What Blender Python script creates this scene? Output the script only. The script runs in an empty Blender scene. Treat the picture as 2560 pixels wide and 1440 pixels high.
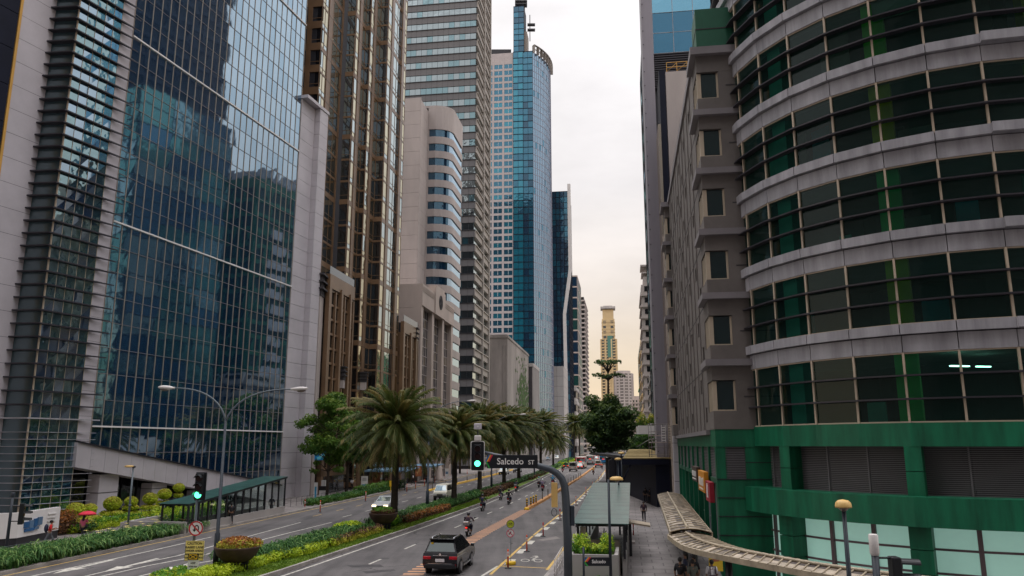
import bpy, math, random
from mathutils import Vector, Matrix, Quaternion
R = random.Random(11)
SC = bpy.context.scene
COL = SC.collection
F, CAMH, PT = 1937.0, 6.7, math.atan(392 / 1937)
SP, CP = math.sin(PT), math.cos(PT)
HEAD = -math.atan(.146)            # the avenue runs 8.3 degrees right of +Y

def ray(u, v):
    b = 720 - v
    return Vector((u - 1280, F * CP - b * SP, F * SP + b * CP))
def G(u, v, z=0.0):                # where a photo pixel meets a level plane
    r = ray(u, v); t = (z - CAMH) / r.z
    return Vector((r.x * t, r.y * t, z))
def at(u, v, y):                   # a photo pixel at a given distance ahead
    r = ray(u, v); t = y / r.y
    return Vector((r.x * t, y, CAMH + r.z * t))
def hz(v, y): return at(1280, v, y).z
def V(*a): return Vector(a)

# ---------------------------------------------------------------- materials
def lin(h):
    h = h.lstrip('#'); o = []
    for i in (0, 2, 4):
        c = int(h[i:i + 2], 16) / 255
        o.append(c / 12.92 if c <= .04045 else ((c + .055) / 1.055) ** 2.4)
    return tuple(o)
def _nt(name):
    m = bpy.data.materials.new(name); m.use_nodes = True
    nt = m.node_tree; b = nt.nodes['Principled BSDF']
    return m, nt, b
def N(nt, t, **k):
    n = nt.nodes.new(t)
    for a, v in k.items():
        if a in n.inputs.keys(): n.inputs[a].default_value = v
        else: setattr(n, a, v)
    return n
def mat(name, col, rough=.6, metal=0., var=.18, scale=.6, bump=0., bscale=30., spec=.4, streak=0., col2=None, emit=0.):
    if isinstance(col, str): col = lin(col)
    m, nt, b = _nt(name); L = nt.links.new
    tc = N(nt, 'ShaderNodeTexCoord')
    mp = N(nt, 'ShaderNodeMapping'); L(tc.outputs['Object'], mp.inputs[0])
    if streak: mp.inputs['Scale'].default_value = (1, 1, streak)
    n1 = N(nt, 'ShaderNodeTexNoise', Scale=scale, Detail=6., Roughness=.65); L(mp.outputs[0], n1.inputs['Vector'])
    rp = N(nt, 'ShaderNodeValToRGB'); L(n1.outputs['Fac'], rp.inputs[0])
    lo = tuple(max(0, c * (1 - var)) for c in col); hi = tuple(min(1, c * (1 + var)) for c in (col2 or col))
    e = rp.color_ramp.elements; e[0].position = .32; e[1].position = .68
    e[0].color = (*lo, 1); e[1].color = (*hi, 1)
    L(rp.outputs[0], b.inputs['Base Color'])
    b.inputs['Roughness'].default_value = rough; b.inputs['Metallic'].default_value = metal
    b.inputs['Specular IOR Level'].default_value = spec
    if bump:
        n2 = N(nt, 'ShaderNodeTexNoise', Scale=bscale, Detail=4.); L(tc.outputs['Object'], n2.inputs['Vector'])
        bp = N(nt, 'ShaderNodeBump', Strength=bump, Distance=.05); L(n2.outputs['Fac'], bp.inputs['Height']); L(bp.outputs[0], b.inputs['Normal'])
    if emit:
        b.inputs['Emission Color'].default_value = (*col, 1); b.inputs['Emission Strength'].default_value = emit
    return m
def mirror(name, tint, rough=.03, body=(.01, .014, .018), refl=.55, wav=.012, wscale=.7):
    """reflective curtain-wall glass: dark body under a tinted mirror coat, slightly wavy"""
    m, nt, b = _nt(name); L = nt.links.new
    if isinstance(tint, str): tint = lin(tint)
    b.inputs['Base Color'].default_value = (*body, 1); b.inputs['Roughness'].default_value = .25
    gl = N(nt, 'ShaderNodeBsdfGlossy', Roughness=rough); gl.inputs['Color'].default_value = (*tint, 1)
    tc = N(nt, 'ShaderNodeTexCoord'); n = N(nt, 'ShaderNodeTexNoise', Scale=wscale, Detail=2.); L(tc.outputs['Object'], n.inputs['Vector'])
    bp = N(nt, 'ShaderNodeBump', Strength=1., Distance=wav); L(n.outputs['Fac'], bp.inputs['Height']); L(bp.outputs[0], gl.inputs['Normal'])
    fr = N(nt, 'ShaderNodeLayerWeight', Blend=.5)
    mr = N(nt, 'ShaderNodeMapRange'); mr.inputs['To Min'].default_value = refl; mr.inputs['To Max'].default_value = min(1, refl + .35)
    L(fr.outputs['Facing'], mr.inputs['Value'])
    mx = N(nt, 'ShaderNodeMixShader'); L(mr.outputs[0], mx.inputs[0]); L(b.outputs[0], mx.inputs[1]); L(gl.outputs[0], mx.inputs[2])
    L(mx.outputs[0], nt.nodes['Material Output'].inputs[0])
    return m
def clear(name, tint, refl=1.5, rough=.02):
    m, nt, b = _nt(name); L = nt.links.new
    tr = N(nt, 'ShaderNodeBsdfTransparent'); tr.inputs[0].default_value = (*tint, 1)
    gl = N(nt, 'ShaderNodeBsdfGlossy', Roughness=rough); gl.inputs[0].default_value = (.8, .9, .88, 1)
    fr = N(nt, 'ShaderNodeFresnel', IOR=refl)
    mx = N(nt, 'ShaderNodeMixShader'); L(fr.outputs[0], mx.inputs[0]); L(tr.outputs[0], mx.inputs[1]); L(gl.outputs[0], mx.inputs[2])
    L(mx.outputs[0], nt.nodes['Material Output'].inputs[0])
    return m
def leaf(name, a, b_, trans=.35, scale=1.2):
    m, nt, b = _nt(name); L = nt.links.new
    a = lin(a) if isinstance(a, str) else a; b_ = lin(b_) if isinstance(b_, str) else b_
    tc = N(nt, 'ShaderNodeTexCoord'); n = N(nt, 'ShaderNodeTexNoise', Scale=scale, Detail=3.); L(tc.outputs['Object'], n.inputs['Vector'])
    rp = N(nt, 'ShaderNodeValToRGB'); e = rp.color_ramp.elements; e[0].position = .35; e[1].position = .65
    e[0].color = (*a, 1); e[1].color = (*b_, 1); L(n.outputs['Fac'], rp.inputs[0]); L(rp.outputs[0], b.inputs['Base Color'])
    b.inputs['Roughness'].default_value = .5; b.inputs['Specular IOR Level'].default_value = .3
    tl = N(nt, 'ShaderNodeBsdfTranslucent'); L(rp.outputs[0], tl.inputs[0])
    mx = N(nt, 'ShaderNodeMixShader'); mx.inputs[0].default_value = trans
    L(b.outputs[0], mx.inputs[1]); L(tl.outputs[0], mx.inputs[2]); L(mx.outputs[0], nt.nodes['Material Output'].inputs[0])
    return m
def glow(name, col, s):
    m, nt, b = _nt(name)
    b.inputs['Base Color'].default_value = (*col, 1); b.inputs['Emission Color'].default_value = (*col, 1); b.inputs['Emission Strength'].default_value = s
    return m

# ---------------------------------------------------------------- mesh builder
class Fr:                          # a facade line in plan: d along it, n out of it (to the right of d)
    def __init__(s, p0, p1):
        s.p = V(*p0); e = V(*p1) - s.p; s.L = e.length; s.d = e / s.L; s.n = V(s.d.y, -s.d.x)
    def pt(s, a, o, z):
        q = s.p + s.d * a + s.n * o
        return (q.x, q.y, z)
class MB:
    def __init__(s): s.v = []; s.f = []; s.m = []; s.s = []
    def face(s, pts, m=0, sm=False):
        i = len(s.v); s.v += [tuple(p) for p in pts]; s.f.append(tuple(range(i, i + len(pts)))); s.m.append(m); s.s.append(sm)
    def hexa(s, p, m=0):           # 8 points: bottom 4 then top 4
        i = len(s.v); s.v += [tuple(q) for q in p]
        for q in ((3, 2, 1, 0), (4, 5, 6, 7), (0, 1, 5, 4), (1, 2, 6, 5), (2, 3, 7, 6), (3, 0, 4, 7)):
            s.f.append(tuple(i + k for k in q)); s.m.append(m); s.s.append(False)
    def box(s, x0, x1, y0, y1, z0, z1, m=0):
        s.hexa([(x0, y0, z0), (x1, y0, z0), (x1, y1, z0), (x0, y1, z0), (x0, y0, z1), (x1, y0, z1), (x1, y1, z1), (x0, y1, z1)], m)
    def cbox(s, c, d, m=0, rz=0, M=None):
        T = M or Matrix.Rotation(rz, 3, 'Z'); c = V(*c); h = [x / 2 for x in d]
        s.hexa([c + T @ V(i * h[0], j * h[1], k * h[2]) for k in (-1, 1) for i, j in ((-1, -1), (1, -1), (1, 1), (-1, 1))], m)
    def fbox(s, f, a0, a1, o0, o1, z0, z1, m=0):
        s.hexa([f.pt(a0, o1, z0), f.pt(a1, o1, z0), f.pt(a1, o0, z0), f.pt(a0, o0, z0), f.pt(a0, o1, z1), f.pt(a1, o1, z1), f.pt(a1, o0, z1), f.pt(a0, o0, z1)], m)
    def pane(s, f, a0, a1, o, z0, z1, m=0, j=.006):
        q = lambda: o + R.uniform(-j, j)
        s.face([f.pt(a0, q(), z0), f.pt(a1, q(), z0), f.pt(a1, q(), z1), f.pt(a0, q(), z1)], m)
    def prism(s, poly, z0, z1, m=0, cap=True):
        n = len(poly)
        for i in range(n):
            a, b = poly[i], poly[(i + 1) % n]
            s.face([(a[0], a[1], z0), (b[0], b[1], z0), (b[0], b[1], z1), (a[0], a[1], z1)], m)
        if cap:
            s.face([(p[0], p[1], z1) for p in poly], m); s.face([(p[0], p[1], z0) for p in reversed(poly)], m)
    def tube(s, pts, r, n=8, m=0, cap=True, sm=True):
        pts = [V(*p) for p in pts]; rs = r if isinstance(r, (list, tuple)) else [r] * len(pts)
        i0 = len(s.v); up = None
        for k, p in enumerate(pts):
            t = (pts[min(k + 1, len(pts) - 1)] - pts[max(k - 1, 0)]).normalized()
            if up is None: up = t.orthogonal().normalized()
            else:
                up = (up - t * up.dot(t)); up = up.normalized() if up.length > 1e-6 else t.orthogonal().normalized()
            w = t.cross(up)
            for q in range(n):
                a = 2 * math.pi * q / n
                s.v.append(tuple(p + (up * math.cos(a) + w * math.sin(a)) * rs[k]))
        for k in range(len(pts) - 1):
            for q in range(n):
                a, b = i0 + k * n + q, i0 + k * n + (q + 1) % n
                s.f.append((a, b, b + n, a + n)); s.m.append(m); s.s.append(sm)
        if cap:
            s.f.append(tuple(i0 + q for q in reversed(range(n)))); s.m.append(m); s.s.append(False)
            e = i0 + (len(pts) - 1) * n
            s.f.append(tuple(e + q for q in range(n))); s.m.append(m); s.s.append(False)
    def lathe(s, prof, n=16, c=(0, 0, 0), m=0, sm=True, M=None, sq=(1, 1)):
        i0 = len(s.v)
        for r, z in prof:
            for q in range(n):
                a = 2 * math.pi * q / n; p = V(r * math.cos(a) * sq[0], r * math.sin(a) * sq[1], z)
                if M: p = M @ p
                s.v.append(tuple(p + V(*c)))
        for k in range(len(prof) - 1):
            for q in range(n):
                a, b = i0 + k * n + q, i0 + k * n + (q + 1) % n
                s.f.append((a, b, b + n, a + n)); s.m.append(m); s.s.append(sm)
        s.f.append(tuple(i0 + q for q in reversed(range(n)))); s.m.append(m); s.s.append(False)
        e = i0 + (len(prof) - 1) * n; s.f.append(tuple(e + q for q in range(n))); s.m.append(m); s.s.append(False)
    def ball(s, c, r, m=0, n=12, k=8, M=None):
        r = r if isinstance(r, (tuple, list)) else (r, r, r)
        prof = [(max(1e-3, math.sin(math.pi * i / k)), -math.cos(math.pi * i / k)) for i in range(k + 1)]
        S = Matrix.Diagonal(r)
        s.lathe(prof, n, c, m, True, (M @ S) if M else S)
    def disc(s, c, r, nrm, m=0, n=20, th=.01):
        q = V(0, 0, 1).rotation_difference(V(*nrm)).to_matrix()
        s.lathe([(r, -th), (r, th)], n, c, m, False, q)
    def build(s, name, mats, parent=None, bevel=0, loc=None, rz=None):
        me = bpy.data.meshes.new(name); me.from_pydata(s.v, [], s.f)
        for x in (mats if isinstance(mats, (list, tuple)) else [mats]): me.materials.append(x)
        me.polygons.foreach_set('material_index', s.m); me.polygons.foreach_set('use_smooth', s.s); me.update()
        o = bpy.data.objects.new(name, me); COL.objects.link(o)
        if parent: o.parent = parent
        if loc is not None: o.location = loc
        if rz is not None: o.rotation_euler.z = rz
        if bevel:
            b = o.modifiers.new('b', 'BEVEL'); b.width = bevel; b.segments = 2; b.limit_method = 'ANGLE'
        return o
def tag(o, label, cat, group=None, kind=None):
    o['label'] = label; o['category'] = cat
    if group: o['group'] = group
    if kind: o['kind'] = kind
    return o
def thing(name, label, cat, loc=(0, 0, 0), rz=0., group=None):
    o = bpy.data.objects.new(name, None); COL.objects.link(o); o.location = loc; o.rotation_euler.z = rz; o.empty_display_size = .2
    return tag(o, label, cat, group)
def struct(o): o['kind'] = 'structure'; return o
def copy_tree(o, parent=None, mats=None):
    c = o.copy(); COL.objects.link(c); c.parent = parent
    for ch in list(o.children): copy_tree(ch, c)
    return c
def text(s, size, m, parent, M, name='lettering', depth=.004, align='CENTER', sx=1., bold=0.):
    cu = bpy.data.curves.new(name, 'FONT'); cu.body = s; cu.size = size; cu.extrude = depth; cu.align_x = align; cu.align_y = 'CENTER'; cu.offset = bold
    cu.resolution_u = 3
    tmp = bpy.data.objects.new(name, cu); me = bpy.data.meshes.new_from_object(tmp); bpy.data.objects.remove(tmp)
    me.materials.clear(); me.materials.append(m)
    o = bpy.data.objects.new(name, me); COL.objects.link(o); o.parent = parent; o.matrix_local = M @ Matrix.Diagonal((sx, 1, 1, 1))
    return o
def facing(loc, nrm):              # a matrix that stands lettering upright, reading from the side nrm points to
    n = V(nrm[0], nrm[1], 0).normalized(); x = V(-n.y, n.x, 0)
    M = Matrix((x, V(0, 0, 1), n)).transposed().to_4x4(); M.translation = V(*loc)
    return M
def grid(g, fm, f, a0, a1, zs, nc, o=0., vw=.07, vd=.08, hw=.07, hd=.06, gm=(0,), j=.005, mv=0, mh=0, skip=()):
    """panes between zs (list of levels) in nc columns, with vertical and horizontal bars"""
    w = (a1 - a0) / nc
    for i in range(nc):
        for k in range(len(zs) - 1):
            g.pane(f, a0 + i * w, a0 + (i + 1) * w, o, zs[k], zs[k + 1], R.choice(gm), j)
    if fm is None: return
    if vw:
        for i in range(nc + 1):
            a = a0 + i * w; fm.fbox(f, a - vw / 2, a + vw / 2, o - .05, o + vd, zs[0], zs[-1], mv)
    if hw:
        for z in zs: fm.fbox(f, a0 - vw / 2, a1 + vw / 2, o - .04, o + hd - .012, z - hw / 2, z + hw / 2, mh)
def rng(a, b, n): return [a + (b - a) * i / n for i in range(n + 1)]

# ---------------------------------------------------------------- camera, sky, sun
cam = bpy.data.objects.new('camera', bpy.data.cameras.new('camera')); COL.objects.link(cam)
cam.location = (0, 0, CAMH); cam.rotation_euler = (math.pi / 2 + PT, 0, 0)
cam.data.sensor_width = 36; cam.data.lens = F / 2560 * 36; cam.data.clip_end = 6000; cam.data.clip_start = .1
SC.camera = cam
SUN_EL, SUN_AZ = math.radians(48), math.radians(-25)      # azimuth from +Y, towards +X
w = bpy.data.worlds.new('World'); SC.world = w; w.use_nodes = True
nt = w.node_tree; L = nt.links.new; bg = nt.nodes['Background']
sky = N(nt, 'ShaderNodeTexSky'); sky.sky_type = 'NISHITA'; sky.sun_disc = False; sky.sun_elevation = SUN_EL; sky.sun_rotation = SUN_AZ
sky.air_density = 1.5; sky.dust_density = 4.; sky.ozone_density = 1.
tc = N(nt, 'ShaderNodeTexCoord'); sx = N(nt, 'ShaderNodeSeparateXYZ'); L(tc.outputs['Generated'], sx.inputs[0])
rp = N(nt, 'ShaderNodeValToRGB'); L(sx.outputs['Z'], rp.inputs[0])
els = rp.color_ramp.elements
stops = [(0., (.86, .66, .43)), (.09, (.84, .69, .52)), (.19, (.79, .71, .65)), (.32, (.785, .75, .75)), (.47, (.95, .92, .93)), (.7, (1., .98, 1.))]
els[0].position, els[0].color = 0., (*stops[0][1], 1); els[1].position, els[1].color = stops[-1][0], (*stops[-1][1], 1)
for p, c in stops[1:-1]:
    e = els.new(p); e.color = (*c, 1)
mp = N(nt, 'ShaderNodeMapping'); mp.inputs['Scale'].default_value = (1, 1, 2.6); L(tc.outputs['Generated'], mp.inputs[0])
cn = N(nt, 'ShaderNodeTexNoise', Scale=2.6, Detail=7., Roughness=.55); L(mp.outputs[0], cn.inputs['Vector'])
mr = N(nt, 'ShaderNodeMapRange'); mr.inputs['From Min'].default_value = .3; mr.inputs['From Max'].default_value = .7
mr.inputs['To Min'].default_value = 6.5; mr.inputs['To Max'].default_value = 9.1; L(cn.outputs['Fac'], mr.inputs['Value'])
up = N(nt, 'ShaderNodeMapRange'); up.inputs['From Min'].default_value = .52; up.inputs['From Max'].default_value = .95; up.inputs['To Min'].default_value = 1.; up.inputs['To Max'].default_value = 3.4
L(sx.outputs['Z'], up.inputs['Value'])
m0 = N(nt, 'ShaderNodeMath', operation='MULTIPLY'); L(mr.outputs[0], m0.inputs[0]); L(up.outputs[0], m0.inputs[1])
m1 = N(nt, 'ShaderNodeVectorMath', operation='SCALE'); L(rp.outputs[0], m1.inputs[0]); L(m0.outputs[0], m1.inputs['Scale'])
mx = N(nt, 'ShaderNodeMix', data_type='RGBA'); mx.inputs[0].default_value = .94
L(sky.outputs[0], mx.inputs['A']); L(m1.outputs[0], mx.inputs['B'])
L(mx.outputs['Result'], bg.inputs[0]); bg.inputs[1].default_value = .1
sun = bpy.data.objects.new('sun', bpy.data.lights.new('sun', 'SUN')); COL.objects.link(sun)
sun.data.energy = .9; sun.data.angle = math.radians(25); sun.data.color = (1, .95, .88)
sd = V(math.sin(SUN_AZ) * math.cos(SUN_EL), math.cos(SUN_AZ) * math.cos(SUN_EL), math.sin(SUN_EL))
sun.rotation_euler = sd.to_track_quat('Z', 'Y').to_euler()
SC.view_settings.view_transform = 'Standard'; SC.view_settings.look = 'None'; SC.view_settings.exposure = .52; SC.view_settings.gamma = 1
SC.render.film_transparent = False
SC.cycles.max_bounces = 7; SC.cycles.diffuse_bounces = 3; SC.cycles.glossy_bounces = 4; SC.cycles.transparent_max_bounces = 10; SC.cycles.transmission_bounces = 4
SC.cycles.use_denoising = True; SC.cycles.sample_clamp_indirect = 4.
# ---------------------------------------------------------------- facade materials
clad = mat('lilac_cladding', (.47, .44, .47), .45, var=.10, scale=.25)
clad_dark = mat('cladding_shadow_gap', (.05, .045, .05), .8)
stone = mat('beige_stone', (.44, .36, .32), .6, var=.14, scale=.2, streak=.4)
stone2 = mat('pinkish_stone', (.40, .345, .325), .6, var=.16, scale=.15, streak=.3)
bronze = mat('bronze_granite', (.175, .105, .06), .35, var=.22, scale=.3)
granite = mat('grey_brown_granite', (.155, .135, .125), .6, var=.16, scale=.5, bump=.15, bscale=40)
granite_lip = mat('grey_granite_lip', (.21, .19, .20), .5, var=.1)
alum = mat('silver_panel', (.33, .32, .345), .45, var=.26, scale=1.8, streak=.12)
alum_tan = mat('tan_mullion', (.50, .41, .31), .4, var=.1)
green = mat('green_panel', (.004, .118, .056), .5, var=.38, scale=1.8, streak=.14, bump=.08, bscale=60)
green_d = mat('dark_green_panel', (.012, .10, .055), .5, var=.15)
dark = mat('dark_metal', (.02, .02, .026), .45, var=.2)
navy = mat('navy_panel', (.008, .010, .022), .6, spec=.15)
fin_m = mat('charcoal_fin', (.035, .032, .04), .4)
louv = mat('louvre_slat', (.15, .14, .15), .5, var=.1)
conc = mat('weathered_concrete', (.23, .205, .19), .85, var=.35, scale=.12, streak=.25)
conc_l = mat('pale_concrete', (.36, .335, .325), .8, var=.16, scale=.1, streak=.3)
white = mat('white_paint', (.72, .69, .68), .45, var=.06)
gold = mat('yellow_beige_paint', (.54, .40, .22), .7, var=.12, scale=.05)
yel = mat('ochre_strip', (.55, .30, .06), .5)
g_blue = mirror('blue_mirror_glass', (.50, .66, .78), body=(.002, .034, .095), refl=.50, wav=.003, wscale=.5)
g_blue2 = mirror('blue_mirror_glass_deep', (.44, .62, .76), body=(.002, .03, .085), refl=.46, wav=.004, wscale=.5)
g_teal = mirror('teal_glass', (.45, .66, .70), body=(.005, .045, .065), refl=.40, wav=.05, wscale=.6)
g_side = mirror('hazy_grey_glass', (.4, .5, .54), body=(.045, .085, .10), refl=.15, rough=.15)
g_bronze = mirror('bronze_glass', (.70, .66, .50), body=(.016, .012, .008), refl=.42, wav=.04)
g_dark = mirror('smoked_glass', (.4, .45, .5), body=(.006, .006, .008), refl=.16, wav=.03)
g_sky = mirror('pale_mirror_glass', (.58, .68, .70), body=(.008, .012, .016), refl=.50, wav=.03)
g_navy = mirror('navy_glass', (.18, .38, .52), body=(.002, .022, .055), refl=.2, wav=.03)
g_cyan = mirror('cyan_glass', (.16, .50, .64), body=(.004, .13, .20), refl=.34, wav=.04)
g_cyan2 = mirror('deep_cyan_glass', (.16, .42, .58), body=(.003, .06, .11), refl=.32, wav=.05)
g_green = mirror('green_glass', (.22, .50, .48), body=(.006, .055, .05), refl=.34, wav=.04)

def panels(mb, f, a0, a1, zs, nc, o=0., gap=.03, th=.06, m=0):
    w = (a1 - a0) / nc
    for i in range(nc):
        for k in range(len(zs) - 1):
            mb.fbox(f, a0 + i * w + gap / 2, a0 + (i + 1) * w - gap / 2, o - th, o + R.uniform(0, .006), zs[k] + gap / 2, zs[k + 1] - gap / 2, m)
def st(cl, y):                    # a point at lateral offset cl from the avenue axis, at distance y
    return (cl + .146 * y, y)
def loc(pts, o): return [(p[0] - o[0], p[1] - o[1]) for p in pts]

# ================================================================ left: louvred tower with the blue curtain wall
O = (-36.8, 68.8)
t = thing('office_tower', 'blue mirror glass office tower with louvred corner bay and slanting stone beam', 'office tower', (*O, 0))
Pm, P0, P1, P2, P3, P4 = loc([(-46.2, 49.5), (-42.15, 60.6), (-41.1, 63.5), (-38.9, 63.3), (-37.2, 67.4), (-36.8, 68.8)], O)
fx = Fr(P4, loc([(-27.3, 104.9)], O)[0]); LG = 31.2
ZT = 96.
zs = [8.3 - 2.33 + 2.33 * i for i in range(-2, 40) if 8.3 + 2.33 * (i - 1) < ZT]
g = MB(); fm = MB(); slant = lambda a: 6.65 - .158 * a
nc = 26; w_ = LG / nc
for i in range(nc):
    a0, a1 = i * w_, (i + 1) * w_
    for k in range(len(zs) - 1):
        b0, b1 = max(zs[k], slant(a0)), max(zs[k], slant(a1))
        if zs[k + 1] <= max(b0, b1): continue
        j = lambda: R.uniform(-.005, .005)
        g.face([fx.pt(a0, j(), b0), fx.pt(a1, j(), b1), fx.pt(a1, j(), zs[k + 1]), fx.pt(a0, j(), zs[k + 1])], R.choice((0, 0, 0, 1)))
for i in range(nc + 1):
    a = i * w_; fm.fbox(fx, a - .03, a + .03, -.05, .06, slant(a), zs[-1])
for k, z in enumerate(zs):
    a = max(0, (6.65 - z) / .158)
    if a < LG: fm.fbox(fx, a, LG, -.05, .04, z - .025, z + .025, 1)
    if (k - 3) % 8 == 0 and z > 7: fm.fbox(fx, 0, LG, -.05, .16, z - .07, z + .07, 2)
g.build('curtain_wall', [g_blue, g_blue2], t)
fm.build('mullions', [mat('dull_tan_mullion', (.30, .25, .20), .4, var=.1), mat('dull_mullion', (.16, .15, .16), .4), white], t)
b = MB()
n = 20
for i in range(n):
    a0, a1 = -1.6 + (LG + 1.6) * i / n, -1.6 + (LG + 1.6) * (i + 1) / n - .03
    z0, z1 = slant(a0), slant(a1)
    b.hexa([fx.pt(a0, .3, z0 - 2.05), fx.pt(a1, .3, z1 - 2.05), fx.pt(a1, -1.2, z1 - 2.05), fx.pt(a0, -1.2, z0 - 2.05), fx.pt(a0, .3, z0), fx.pt(a1, .3, z1), fx.pt(a1, -1.2, z1), fx.pt(a0, -1.2, z0)])
b.hexa([fx.pt(-1.6, .45, slant(-1.6) + .002), fx.pt(LG, .45, slant(LG) + .002), fx.pt(LG, -.2, slant(LG) + .002), fx.pt(-1.6, -.2, slant(-1.6) + .002)] + [fx.pt(-1.6, .45, slant(-1.6) + .12), fx.pt(LG, .45, slant(LG) + .12), fx.pt(LG, -.2, slant(LG) + .12), fx.pt(-1.6, -.2, slant(-1.6) + .12)], 1)
b.build('base_beam', [clad, dark], t)
for a0, a1 in ((1.8, 4.1), (8.6, 10.7), (15.5, 17.4)):
    b = MB(); b.fbox(fx, a0, a1, -1.4, -.15, 0, slant(a1) - 1.9); b.fbox(fx, a0 - .02, a1 + .02, -1.42, -.13, 2.5, 2.56, 1); b.build('column', [clad, clad_dark], t)
b = MB(); b.fbox(fx, -2, LG, -4.5, -4, 0, 6); b.fbox(fx, -2, LG, -4.5, -1.25, 6, 6.3)
for i in range(14): b.fbox(fx, i * 2.2, i * 2.2 + .12, -4, -3.9, 0, 5, 1)
b.build('lobby_wall', [g_dark, dark], t)
# stone end pier
b = MB(); zp = rng(0, 53.2, 28)
panels(b, fx, LG, LG + 3.6, zp, 1, 0.12, .04, .3); panels(b, fx, LG + 3.6, LG + 5.9, zp, 1, .95, .04, 1.2)
b.fbox(fx, LG, LG + 5.9, -6, -.1, 0, 53.4, 1); b.fbox(fx, LG - .1, LG + 6, -.3, 1.05, 53.25, 53.7)
b.build('end_pier', [clad, clad_dark], t)
# set-back walls behind
b = MB(); b.prism([fx.pt(-1.4, -.12, 0)[:2], fx.pt(LG, -.12, 0)[:2], fx.pt(LG, -30, 0)[:2], fx.pt(-10, -34, 0)[:2], Pm, P1], 6.4, ZT - .3, 0); b.build('core', [clad_dark], t)
# louvred bay
g = MB(); fm = MB(); fl = Fr(P1, P2); fr_ = Fr(P2, P3); zb = [.3 + .57 * i for i in range(14)]; zb += [zb[-1] + 1.1 * (i + 1) for i in range(62)]
grid(g, None, fl, 0, fl.L, zb[::2], 1, 0, gm=(0,), j=.004); grid(g, fm, fr_, 0, fr_.L, zb[::1], 5, 0, .035, .03, 0, 0, (1, 1, 2), .012); fm.fbox(fl, fl.L - .05, fl.L + .05, -.05, .06, 0, ZT)
g.build('bay_glass', [g_side, g_teal, g_blue], t); fm.build('bay_frame', alum_tan, t)
b = MB(); c2 = V(*P2); tip = V(*P4) + V(.15, .2)
poly = [P1, (P1[0] - .25, P1[1] - .5), (P2[0] + .16, P2[1] - .55), (tip.x + .42, tip.y + .1), P3]
low = [P1, (P1[0] - .25, P1[1] - .22), (P2[0] + .1, P2[1] - .25), (tip.x + .25, tip.y), P3]
for i, z in enumerate(zb[:]):
    b.prism(low if i < 14 else poly, z - (.02 if i < 14 else .055), z + (.02 if i < 14 else .055), 1 if i < 15 else 0)
b.build('louvre_fins', [fin_m, alum], t)
b = MB(); panels(b, Fr(P3, P4), 0, Fr(P3, P4).L, rng(4.8, ZT, 42), 1, 0, .03); f0 = Fr(P0, P1); panels(b, f0, 0, f0.L + .0, rng(.5, ZT + 2, 46), 1); f1 = Fr(Pm, P0)
b.fbox(f0, -.25, -.02, -.2, .12, 0, ZT, 1)
panels(b, f1, 0, f1.L - .3, rng(.5, ZT + 2, 30), 3, .1, .06, .1, 2); b.build('cladding', [clad, yel, navy], t)

# ================================================================ bronze granite tower
O = st(-44., 106.); t = thing('bronze_tower', 'bronze granite tower of stepped bay columns with golden reflections', 'office tower', (*O, 0))
seq = [('w', -44., 106., 0), ('s', 108.3), ('p', 110.3), ('s2', 113.9), ('p', 114.8), ('c', -42.03), ('s', 116.1), ('p', 117.7), ('s', 119.2), ('c', -41.17), ('s', 120.6), ('p', 122.1), ('s', 124.1), ('c', -39.79), ('s', 125.9), ('p', 127.5), ('y', 131.2), ('c', -39.5), ('p', 132.9), ('s', 134.2)]
cl, y = -44., 106.
ZB = 112.; fh = 3.55
def brown_bay(f, kind):
    g = MB(); z = .5
    a0, a1 = .03, f.L - .03
    fl_ = 0
    while z < ZB:
        big = (fl_ % 3 == 0)
        g.fbox(f, a0 - .03, a1 + .03, -.3, .05, z, z + (.75 if big else .28), 1)
        zz = z + (.75 if big else .28)
        n = max(1, round(f.L / 1.5)); 
        gm = {'c': (0,), 's': (2, 2, 3), 's2': (2, 3), 'y': (3,)}[kind]  # glass differs by facing: bright reflections put into street sides, darkness into camera sides
        grid(g, g, f, a0, a1, [zz, zz + .7, z + fh], n, 0, .06, .05, .06, .05, gm, .012, 1, 1)
        z += fh; fl_ += 1
    g.build('bay_column', [g_dark, bronze, g_bronze, g_sky], t)
pr = MB()
for s in seq[1:]:
    p = st(cl, y)
    if s[0] == 'c': q = st(s[1], y + (s[1] - cl) * -.146)
    else: q = st(cl, s[1])
    f = Fr(*loc([p, q], O))
    if s[0] == 'c': cl = s[1]; y = y; brown_bay(f, 'c')
    else:
        y = s[1]
        if s[0] == 'p':
            pr.fbox(f, f.L * .12, f.L * .88, -1.5, .10, 0, ZB)
            for k in range(32): pr.fbox(f, f.L * .12 - .01, f.L * .88 + .01, -1.4, .115, k * fh + .45, k * fh + .5, 1)
        else: brown_bay(f, s[0])
pr.build('granite_piers', [bronze, dark], t)
fn = Fr(*loc([st(-44. - 12, 107.8), st(-44., 106.)], O))
g = MB(); pn = MB()
for k in range(31):
    z = .5 + k * fh
    pn.fbox(fn, 0, fn.L, -.4, 0, z, z + 1.15); 
    for q in range(5):
        a = q * 2.4
        pn.fbox(fn, a, a + .75, -.4, 0, z + 1.15, z + fh); g.pane(fn, a + .75, a + 2.4, -.2, z + 1.15, z + fh, 0, .01); pn.fbox(fn, a + .75, a + 2.4, -.25, -.12, z + 1.7, z + 1.78)
g.build('punched_windows', g_dark, t); pn.build('side_wall', bronze, t)
b = MB(); A = lambda c_, y_: loc([st(c_, y_)], O)[0]
b.prism([A(-44.4, 106.3), A(-44.4, 114), A(-42.4, 115.4), A(-42.4, 118.9), A(-41.6, 120), A(-41.6, 123.8), A(-40.2, 125), A(-40.2, 134), A(-60, 134), A(-60, 107)], 0, ZB - .2); b.build('core', dark, t)
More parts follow.
